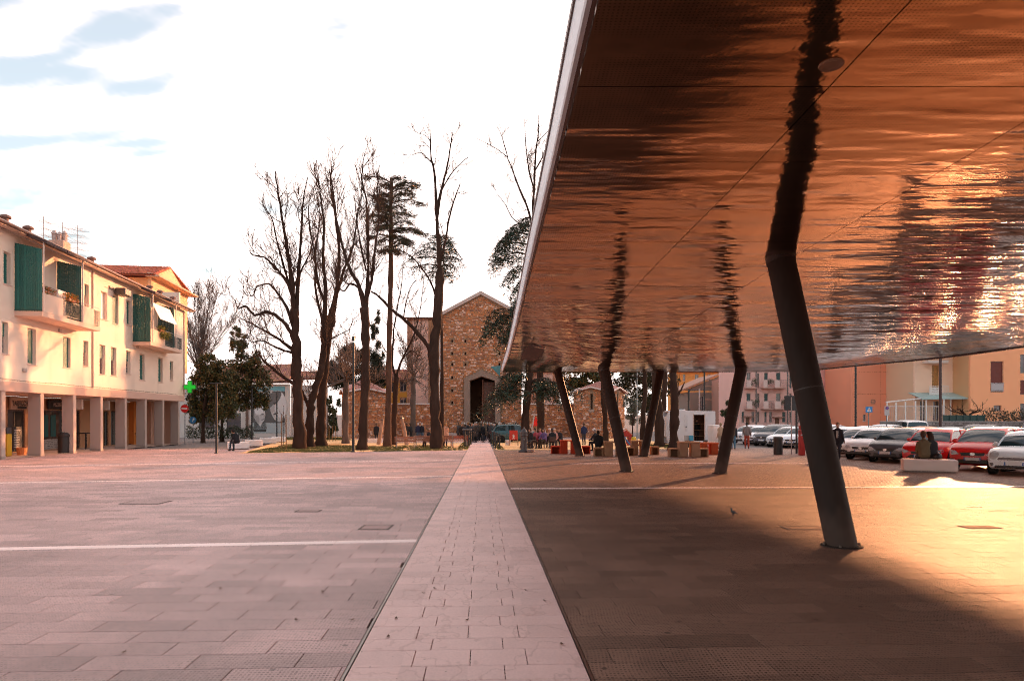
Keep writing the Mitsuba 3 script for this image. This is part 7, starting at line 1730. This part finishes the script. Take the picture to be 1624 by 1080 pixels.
k = thing('spring_toy', 'small yellow spring toy left of the far right leaning pillar', 'toy'); p = at(1005, 50); a = np.linspace(0, 18, 60); put(k + '__spring', move(tube(np.stack([.08 * np.cos(a), .08 * np.sin(a), a * .02], 1), .012, 5), p), 'semi', (.05, .05, .05)); put(k + '__body', move(lathe([(0, .36), (.15, .4), (.2, .55), (.14, .72), (0, .76)], 12), p), 'semi', (.66, .42, .02), smooth=True)
# hatches in the paving, pigeon, leaves
for i, (x0_, x1_, y0_, y1_) in enumerate(((572, 620, 833, 840.5), (200, 262, 794.5, 799.5), (1243, 1306, 835, 840.5), (1527, 1580, 834.5, 838.5), (470, 508, 809, 812))):
    a, b = G(x0_, y1_), G(x1_, y0_); k = thing('manhole_cover', ['rectangular paved hatch near the path on the left', 'rectangular hatch far left on the grey paving', 'rectangular hatch beside the large leaning pillar', 'rectangular hatch at far right on the sunlit paving', 'small hatch in the middle of the left paving'][i], 'manhole cover')
    w, L = min(1.0, b[0] - a[0] if b[0] > a[0] else 1), min(max(b[1] - a[1], .3), .8); c = (a + b) / 2; w = (x1_ - x0_) * c[1] / F
    rim = Polygon([(-w / 2, -L / 2), (w / 2, -L / 2), (w / 2, L / 2), (-w / 2, L / 2)]); inn = rim.buffer(-.025, join_style=2)
    def fl(pg, z0, z1):
        m = trimesh.creation.extrude_polygon(pg, z1 - z0, engine='earcut'); v = np.asarray(m.vertices) + [c[0], c[1], 0]; v[:, 2] += gz(v[:, 1]) + z0; return tm(v, m.faces)
    put(k + '__rim', fl(rim.difference(inn), -.01, .0125), 'matte', (.12, .09, .08)); put(k + '__lid', fl(inn.buffer(-.006, join_style=2), -.01, .0105), 'matte', (.36, .24, .215) if c[0] < 0 else (.2, .11, .075))
k = thing('small_bird', 'small dark bird standing on the shaded paving between the pillars', 'bird'); p = G(1163, 818); p[2] += .008
bd = hull_of([((-.07, 0, .115), .035), ((.0, 0, .13), .06), ((.06, 0, .155), .045)]) + hull_of([((-.06, 0, .115), .032), ((-.19, .02, .085), .012), ((-.19, -.02, .085), .012)]) + hull_of([((.06, 0, .16), .036), ((.085, 0, .235), .026)]) + hull_of([((.088, 0, .245), .029), ((.10, 0, .243), .022)]) + hull_of([((.115, 0, .243), .011), ((.148, 0, .236), .003)])
for s in (-1, 1): bd += hull_of([((.0, .025 * s, .09), .018), ((.01, .03 * s, .04), .007)]) + hull_of([((.01, .03 * s, .04), .006), ((.005, .03 * s, .006), .005)]) + hull_of([((-.01, .03 * s, .006), .004), ((.04, .03 * s, .006), .004)])
bm = bd.refine_to_length(.015).to_mesh(); m = trimesh.Trimesh(bm.vert_properties[:, :3], bm.tri_verts); trimesh.smoothing.filter_taubin(m, iterations=4)
v = np.asarray(m.vertices); fz = v[m.faces].mean(1)[:, 2]
for nm, sel, cc in (('body', (fz >= .05) & (fz <= .19), (.05, .045, .05)), ('head', fz > .19, (.03, .045, .04)), ('legs', fz < .05, (.15, .04, .035))): put(k + '__' + nm, move(tm(v, m.faces[sel]), p, 2.2, .5), 'semi', cc, smooth=True)
LF = [(615, 1012), (1012 - 340, 942), (740, 985), (690, 935), (865, 955), (835, 938), (512, 940), (558, 985), (470, 985), (195, 1037), (372, 914), (350, 935), (892, 1024), (628, 983)]
for i, (px, py) in enumerate(LF):
    p = G(px, py); q_ = pu(p)[0]; k = thing('fallen_leaf', 'small dry brown leaf lying on ' + ('the grey paving left of the path' if q_ < -PW else 'the brown paving right of the path' if q_ > PW else ('the far' if py < 960 else 'the near') + ' part of the pale path'), 'leaf', 'dry leaves scattered on the paving'); p[2] += .016
    a = np.linspace(0, 2 * np.pi, 9)[:-1]; q = np.stack([np.cos(a) * .024, np.sin(a) * .013, .006 * np.cos(2 * a) + .004], 1); q = np.vstack([q, [[0, 0, -.002]]]); put(k, move(tm(q, [[j, (j + 1) % 8, 8] for j in range(8)]), p, R.uniform(0, 6)), 'matte', tint((.11, .05, .03), R.uniform(.6, 1.4)))
# ------------------------------------------------------------------ cars
def patch(body, poly, eps=.008, side='front', res=.07):
    """a thin panel lying on the body's front (looking along -x) or side (along y), outline in (y, z) or (x, z)"""
    pg = Polygon(poly).segmentize(res)
    vx, fc = trimesh.creation.triangulate_polygon(pg, engine='earcut')
    for _ in range(2):
        t_ = trimesh.Trimesh(np.column_stack([vx, np.zeros(len(vx))]), fc, process=False).subdivide(); vx, fc = np.asarray(t_.vertices)[:, :2], np.asarray(t_.faces)
    n = len(vx)
    if side == 'front': o = np.column_stack([np.full(n, 6.0), vx[:, 0], vx[:, 1]]); d = np.tile([-1., 0, 0], (n, 1)); ax = 0
    elif side == 'rear': o = np.column_stack([np.full(n, -6.0), vx[:, 0], vx[:, 1]]); d = np.tile([1., 0, 0], (n, 1)); ax = 0
    elif side == 'left': o = np.column_stack([vx[:, 0], np.full(n, 4.0), vx[:, 1]]); d = np.tile([0, -1., 0], (n, 1)); ax = 1
    else: o = np.column_stack([vx[:, 0], np.full(n, -4.0), vx[:, 1]]); d = np.tile([0, 1., 0], (n, 1)); ax = 1
    tri = body.vertices[body.faces]
    hit = ray_first(o, d, tri)
    ok = np.isfinite(hit); fill = np.median(hit[ok]) if ok.any() else 4.0
    hit = np.where(ok, hit, fill)
    p = o + d * (hit - eps)[:, None]
    return tm(p, fc)
def ray_first(o, d, tri):
    d0 = d[0]; e1, e2 = tri[:, 1] - tri[:, 0], tri[:, 2] - tri[:, 0]
    h = np.cross(d0, e2); a = (e1 * h).sum(1); ok = abs(a) > 1e-9; f = 1 / np.where(ok, a, 1)
    s = o[:, None] - tri[None, :, 0]
    u = f * (s * h).sum(2); q = np.cross(s, e1[None]); v = f * (q @ d0); t = f * (q * e2).sum(2)
    g = ok & (u >= -1e-6) & (v >= -1e-6) & (u + v <= 1 + 1e-6) & (t > 0)
    return np.where(g, t, np.inf).min(1)
def loft(secs):
    n = len(secs[0]); v = np.vstack(secs); f = []
    for i in range(len(secs) - 1):
        for j in range(n):
            a, b = i * n + j, i * n + (j + 1) % n; f += [[a, b, b + n], [a, b + n, a + n]]
    c0, c1 = len(v), len(v) + 1; v = np.vstack([v, secs[0].mean(0), secs[-1].mean(0)]); e = (len(secs) - 1) * n
    for j in range(n): f += [[c0, (j + 1) % n, j], [c1, e + j, e + (j + 1) % n]]
    return tm(v, f)
STY = {  # length, width, height, belt profile (x, z), greenhouse (x, z), nose round, tumble
 'hatch': dict(L=3.95, W=1.70, H=1.49, low=[(-1.97, .62), (-1.95, .92), (-1.2, 1.0), (.55, 1.0), (.95, .98), (1.5, .91), (1.80, .81), (1.95, .64)], roof=[(-1.92, .95), (-1.78, 1.34), (-1.2, 1.48), (-.2, 1.50), (.32, 1.45), (.98, 1.0)]),
 'mpv': dict(L=4.05, W=1.72, H=1.54, low=[(-2.02, .65), (-2.0, .98), (-1.2, 1.04), (.7, 1.04), (1.1, 1.02), (1.6, .95), (1.86, .84), (2.02, .66)], roof=[(-1.97, 1.0), (-1.84, 1.38), (-1.2, 1.54), (-.1, 1.56), (.42, 1.50), (1.15, 1.03)]),
 'mini': dict(L=3.65, W=1.69, H=1.41, low=[(-1.82, .6), (-1.80, .88), (-1.2, .94), (.35, .94), (.6, .93), (1.3, .89), (1.65, .80), (1.82, .64)], roof=[(-1.70, .92), (-1.52, 1.3), (-1.0, 1.40), (-.1, 1.41), (.1, 1.37), (.62, .94)]),
 'suv': dict(L=4.3, W=1.80, H=1.63, low=[(-2.14, .7), (-2.12, 1.05), (-1.2, 1.1), (.6, 1.09), (.95, 1.06), (1.7, .98), (2.0, .88), (2.14, .7)], roof=[(-2.05, 1.08), (-1.85, 1.48), (-1.2, 1.61), (-.1, 1.63), (.25, 1.57), (1.0, 1.07)]),
 'van': dict(L=4.8, W=1.90, H=1.95, low=[(-2.4, .75), (-2.38, 1.12), (-1.2, 1.14), (1.0, 1.13), (1.35, 1.1), (1.95, 1.0), (2.25, .88), (2.4, .7)], roof=[(-2.36, 1.15), (-2.25, 1.78), (-1.8, 1.93), (.2, 1.95), (.55, 1.88), (1.4, 1.12)]),
 'wagon': dict(L=4.5, W=1.78, H=1.47, low=[(-2.24, .62), (-2.22, .95), (-1.2, 1.0), (.5, .97), (.85, .94), (1.7, .85), (2.05, .74), (2.24, .6)], roof=[(-2.1, .97), (-1.8, 1.3), (-1.0, 1.45), (-.1, 1.47), (.2, 1.42), (.95, .95)])}
_body = {}
def car_body(sty):
    if sty in _body: return _body[sty]
    S = STY[sty]; L, W = S['L'], S['W']; lx, lz = np.array(S['low']).T
    zt = PchipInterpolator(lx, lz); xs = np.concatenate([[-L / 2], np.linspace(-L / 2 + .04, L / 2 - .22, 26), L / 2 - np.array([.15, .10, .06, .03, .0])])
    secs = []
    for x in xs:
        e = max(0, (abs(x) - (L / 2 - .75)) / .75); w = W / 2 * (1 - .20 * e ** 2.4); z1 = float(zt(x)); zb = .20 + .10 * e ** 3 * 1.0; hgt = z1 - zb
        cr_ = .05 + .10 * e
        half = [(0, zb), (w * .86, zb), (w * .96, zb + .08), (w * 1.0, zb + hgt * .42), (w * 1.0, zb + hgt * .62), (w * .975, z1 - hgt * .16), (w * .93, z1 - .03), (w * .80, z1 + .005), (w * .4, z1 + .025), (0, z1 + .03)]
        pts = [(y, z) for y, z in half] + [(-y, z) for y, z in half[-2:0:-1]]
        secs.append(np.array([[x, y, z] for y, z in pts]))
    body = loft(secs)
    # greenhouse
    rx, rz = np.array(S['roof']).T; zr = PchipInterpolator(rx, rz); gs, rf = [], []
    for x in np.concatenate([np.linspace(rx[0], rx[-1], 22)]):
        z1 = float(zr(x)); zb = float(np.interp(x, lx, lz)) - .06; z1 = max(z1, zb + .02); f = (z1 - zb) / (S['H'] - zb)
        wb = W / 2 * .90 * (1 - .10 * max(0, abs(x) - 1.0)); wt = wb - .17 * f
        half = [(0, zb), (wb, zb), (wb - .01, zb + .05), (wt + .02, z1 - .07 * f), (wt - .06, z1 - .012), (wt * .5, z1 + .015), (0, z1 + .022)]
        gs.append(np.array([[x, y, z] for y, z in half] + [[x, -y, z] for y, z in half[-2:0:-1]]))
    glass = loft(gs)
    top = np.array([g[3:10] for g in gs]); top = top[(np.array([g[6][2] for g in gs]) > S['H'] - .13)] + [0, 0, .008]
    n, m_ = top.shape[:2]; f = [[i * m_ + j, i * m_ + j + 1, (i + 1) * m_ + j + 1] for i in range(n - 1) for j in range(m_ - 1)] + [[i * m_ + j, (i + 1) * m_ + j + 1, (i + 1) * m_ + j] for i in range(n - 1) for j in range(m_ - 1)]
    roof = cat_mesh([tm(top.reshape(-1, 3), f), tm(top.reshape(-1, 3) * [1, 1.0, 1] - [0, 0, .02], f)])
    pil = []
    gsa = np.array(gs); k0 = int(np.argmax(top[0, 0, 0] <= gsa[:, 0, 0])); k1 = int(np.argmin(gsa[:, 0, 0] <= top[-1, 0, 0] + 1e-6)) or len(gs) - 1
    for s in (3, 9):
        pil.append(tube(gsa[k1 - 1:, s] + [0, 0, .004], .035, 6)); pil.append(tube(gsa[:k0 + 2, s] + [0, 0, .004], .05, 6)); pil.append(tube(gsa[k0:k1, s] + [0, 0, .0], .03, 6))
        j = len(gs) // 2 - 1; b = 1 if s == 3 else 11; pil.append(tube(np.array([gsa[j, b], gsa[j, s]]) + [0, .004 if s == 3 else -.004, 0], .03, 5))
    _body[sty] = (S, body, glass, roof, cat_mesh(pil), zt); return _body[sty]
_pc = {}
def car_patches(sty, face):
    if (sty, face) in _pc: return _pc[(sty, face)]
    S, body, glass, roof, pil, zt = car_body(sty); W, L = S['W'], S['L']; zn = float(zt(L / 2 - .02)); w = W / 2
    out = []
    A = lambda nm, poly, mat, col, eps=.008, side='front': out.append((nm, patch(body, poly, eps, side), mat, col))
    chrome = (.62, .62, .62)
    if face == 'round':                                  # small retro car
        for s in (-1, 1): A('headlight', ell(s * w * .66, zn + .02, .125, .145).exterior.coords[:-1], 'semi', (.42, .43, .43), .012); A('headlight_ring', ell(s * w * .66, zn + .02, .14, .16).exterior.coords[:-1], 'metal', chrome, .007)
        A('grille', [(-.40, zn - .04), (.40, zn - .04), (.46, zn - .10), (.40, zn - .16), (-.40, zn - .16), (-.46, zn - .10)], 'semi', (.16, .15, .15))
        A('lower_intake', [(-.55, .27), (.55, .27), (.5, .36), (-.5, .36)], 'semi', (.02, .02, .02)); A('bumper_strip', [(-w * .86, .50), (w * .86, .50), (w * .86, .53), (-w * .86, .53)], 'metal', (.5, .5, .5), .012)
        for s in (-1, 1): A('fog_light', ell(s * w * .72, .38, .055, .055).exterior.coords[:-1], 'semi', (.12, .10, .09))
        plz = .42
    elif face == 'sharp':                                # big dark lower mouth
        for s in (-1, 1): A('headlight', [(s * w * .50, zn - .03), (s * w * .88, zn + .08), (s * w * .90, zn - .02), (s * w * .72, zn - .12)], 'semi', (.45, .46, .48))
        A('grille', [(-w * .45, zn - .03), (w * .45, zn - .03), (w * .40, zn - .13), (-w * .40, zn - .13)], 'semi', (.02, .02, .022))
        A('lower_intake', [(-w * .80, .27), (w * .80, .27), (w * .42, zn - .16), (-w * .42, zn - .16)], 'semi', (.015, .015, .016)); A('badge', ell(0, zn - .05, .09, .055).exterior.coords[:-1], 'metal', chrome, .014)
        plz = .42
    else:
        for s in (-1, 1): A('headlight', [(s * w * .48, zn - .06), (s * w * .62, zn + .05), (s * w * .90, zn + .10), (s * w * .92, zn + .0), (s * w * .74, zn - .10)], 'semi', (.46, .48, .50))
        A('grille', [(-w * .46, zn + .0), (w * .46, zn + .0), (w * .40, zn - .11), (-w * .40, zn - .11)], 'semi', (.02, .02, .022)); A('badge', ell(0, zn - .045, .075, .06).exterior.coords[:-1], 'metal', chrome, .014)
        A('lower_intake', [(-w * .58, .28), (w * .58, .28), (w * .52, .44), (-w * .52, .44)], 'semi', (.02, .02, .02))
        for s in (-1, 1): A('side_intake', [(s * w * .66, .33), (s * w * .86, .36), (s * w * .84, .46), (s * w * .70, .46)], 'semi', (.02, .02, .02))
        plz = .46
    A('number_plate', [(-.26, plz - .055), (.26, plz - .055), (.26, plz + .055), (-.26, plz + .055)], 'semi', (.66, .66, .66), .018)
    for s in (-1, 1): A('plate_band', [(s * .26, plz - .055), (s * .225, plz - .055), (s * .225, plz + .055), (s * .26, plz + .055)], 'semi', (.02, .10, .38), .021)
    for s in (-1, 1): A('tail_light', [(s * w * .66, .80), (s * w * .88, .80), (s * w * .86, 1.0 if S['H'] > 1.45 else .9), (s * w * .70, 1.0 if S['H'] > 1.45 else .9)], 'semi', (.30, .015, .012), .008, 'rear')
    for sd, nm in (('left', 1), ('right', -1)):
        for xd in (.42, -.58): A('door_handle', [(xd - .45, .80), (xd - .27, .80), (xd - .27, .835), (xd - .45, .835)], 'semi', (.1, .1, .1), .012, sd)
        A('sill', [(-L / 2 + 1.05, .20), (L / 2 - 1.05, .20), (L / 2 - 1.05, .30), (-L / 2 + 1.05, .30)], 'semi', (.03, .03, .03), .006, sd)
        for xd in (.78, -.12, -1.0): A('door_gap', [(xd, .32), (xd + .012, .32), (xd + .012, .93), (xd, .93)], 'semi', (.01, .01, .01), .003, sd)
    _pc[(sty, face)] = out; return out
def wheel_mesh(r=.31, w=.20):
    t = lathe([(r * .62, -w / 2), (r * .92, -w / 2), (r, -w * .3), (r, w * .3), (r * .92, w / 2), (r * .62, w / 2), (r * .62, -w / 2)], 20)
    sp = [lathe([(0, w * .30), (r * .16, w * .34), (r * .2, w * .2)], 12)]
    for i in range(6):
        a = i * math.pi / 3; sp.append(move(box(.04, r * .62, -.022, .022, w * .18, w * .30), (0, 0, 0), a))
    sp.append(lathe([(r * .56, w * .3), (r * .63, w * .42), (r * .63, -w * .3), (r * .52, -w * .3), (0, -w * .28)], 20))
    conv = lambda m, s: tm(np.stack([m.vertices[:, 0], m.vertices[:, 2] * s, m.vertices[:, 1]], 1), m.faces)
    return conv, t, cat_mesh(sp)
conv, TYRE, RIM = wheel_mesh()
def car(label, px, d, sty, face, col, yaw=None, xoff=0.0, detail=True, group=None, name='parked_car', cat='car', nose=False, lower=None):
    S, body, glass, roof, pil, zt = car_body(sty); L, W = S['L'], S['W']
    p = np.array([X(px, d) + xoff, d, float(gz(d))]); yw = math.pi if yaw is None else yaw
    if nose: p = p - np.array([math.cos(yw), math.sin(yw), 0]) * L / 2; p[2] = gz(p[1])
    k = thing(name, label, cat, group)
    tf = lambda m: move(m, p, yw)
    fz = body.triangles_center[:, 2] if lower is not None else np.ones(len(body.faces))
    put(k + '__body', tf(tm(body.vertices, body.faces[fz >= .42])), 'carpaint', col, smooth=38)
    if lower is not None: put(k + '__lower_trim', tf(tm(body.vertices, body.faces[fz < .42])), 'semi', lower, smooth=38)
    gk = put(k + '__windows', tf(glass), 'pane_dark', (.012, .03, .036), smooth=30)
    put(k + '__roof', tf(roof), 'carpaint', col, smooth=40); put(k + '__pillars', tf(pil), 'carpaint', tint(col, .8), kind='stuff')
    if detail:
        for nm, m, mat, c in car_patches(sty, face): put(uniq(f'{k}__{nm}'), tf(m), mat, c)
        for s in (-1, 1):
            x = S['roof'][-1][0] - .42
            put(uniq(k + '__mirror'), tf(trimesh_ell((x, s * (W / 2 + .06), 1.03 * S['H'] / 1.5 if S['H'] < 1.7 else 1.2), (.07, .11, .085))), 'carpaint', col, smooth=True)
        m0 = [(S['roof'][-1][0] + .02, -.5), (S['roof'][-1][0] + .0, .1)]
        for yv in (-.42, .12): put(uniq(k + '__wiper'), tf(tube([(S['roof'][-1][0] + .0, yv, S['roof'][-1][1] + .02), (S['roof'][-1][0] - .16, yv + .45, S['roof'][-1][1] + .115)], .010, 4)), 'semi', (.012, .012, .012))
    xf = L / 2 - .78
    for xw in (xf, -L / 2 + .68):
        for s in (-1, 1):
            wk = put(uniq(k + '__wheel'), tf(move(conv(TYRE, s), (xw, s * (W / 2 - .085), .31))), 'matte', (.018, .017, .017), smooth=35)
            put(uniq(wk + '__rim'), tf(move(conv(RIM, s), (xw, s * (W / 2 - .085), .31))), 'metal', (.42, .42, .43))
            put(uniq(k + '__wheel_arch'), tf(move(conv(lathe([(0, 0), (.375, 0), (.375, .016), (0, .016)], 18), s), (xw, s * (W / 2 - .012), .33))), 'matte', (.012, .012, .012))
    return k
def trimesh_ell(c, r):
    m = trimesh.creation.icosphere(subdivisions=2); return tm(m.vertices * np.asarray(r) + np.asarray(c), m.faces)
WHITE, SILVER, REDC, BLK, NAVY = (.86, .86, .87), (.70, .70, .71), (.42, .015, .012), (.016, .017, .02), (.02, .03, .06)
YW = math.pi + .70                                       # noses point to the square, a little toward the camera
GF = 'row of parked cars facing the square'
front = [(1608, 22.0, 'mini', 'round', (.66, .70, .72), 'small rounded pale silver car with round headlights at the right edge', None),
 (1542, 24.4, 'mpv', 'norm', (.60, .010, .010), 'red tall car with wide black grille behind the couple on the white block', None),
 (1460, 27.4, 'hatch', 'sharp', (.60, .008, .012), 'red hatchback with a black lower mouth left of the couple', None),
 (1403, 29.6, 'hatch', 'norm', (.075, .085, .10), 'dark grey hatchback with a round badge left of the red hatchbacks', None),
 (1364, 32.0, 'hatch', 'norm', WHITE, 'white small hatchback left of the dark grey hatchback', (.03, .03, .03)),
 (1338, 35.0, 'wagon', 'norm', SILVER, 'silver car with swept headlights beside the man in the dark coat', None),
 (1318, 38.4, 'hatch', 'norm', WHITE, 'white hatchback just right of the large leaning pillar', None),
 (1281, 44.2, 'suv', 'norm', SILVER, 'silver car hidden behind the red parking meter', None),
 (1253, 46.8, 'hatch', 'norm', WHITE, 'white hatchback behind the dark board and the street bin', None),
 (1229, 49.6, 'wagon', 'norm', (.66, .67, .68), 'pale car with a dark grille left of the street bin', None),
 (1207, 52.4, 'suv', 'norm', (.10, .10, .11), 'dark car right of the person in red trousers', None),
 (1188, 55.2, 'hatch', 'norm', WHITE, 'far white car behind the person in red trousers', None),
 (1171, 58.2, 'mpv', 'norm', (.62, .62, .64), 'farthest pale car behind the right leaning pillar', None)]
for px, d, sty, face, col, lab, low in front: car(lab, px, d, sty, face, col, yaw=YW, group=GF, lower=low, nose=True)
back = [(1440, 52, 'van', 'norm', (.66, .64, .62), 'white van with a dark rear window behind the front row', math.pi / 2 - .25), (1462, 46, 'hatch', 'norm', (.56, .22, .10), 'orange car partly hidden behind the front row of cars', YW), (1503, 42.5, 'hatch', 'norm', (.10, .12, .13), 'dark car in the second row behind the red hatchback', YW),
        (1553, 41, 'suv', 'norm', (.012, .018, .03), 'black navy car in the second row above the red tall car', YW), (1592, 44, 'hatch', 'norm', (.62, .60, .60), 'white car in the second row near the right edge', YW), (1618, 36, 'wagon', 'norm', (.10, .07, .07), 'dark brown car in the second row behind the small rounded car', YW),
        (1372, 56, 'hatch', 'norm', WHITE, 'white car roof in the second row behind the silver car', YW), (1400, 49, 'suv', 'norm', (.6, .6, .6), 'pale car in the second row left of the white van', YW), (1290, 60, 'hatch', 'norm', (.05, .05, .06), 'dark car roof far behind the red parking meter', YW), (1215, 66, 'hatch', 'norm', (.05, .05, .06), 'dark car in the far second row below the pink apartments', YW), (1245, 63, 'wagon', 'norm', (.6, .6, .61), 'pale car in the far second row below the pink apartments', YW)]
for px, d, sty, face, col, lab, yw in back: car(lab, px, d, sty, face, col, yaw=yw, group='second row of parked cars')
car('dark teal car standing among the crowd before the church', 817, 62, 'suv', 'norm', (.012, .075, .09), yaw=.2)
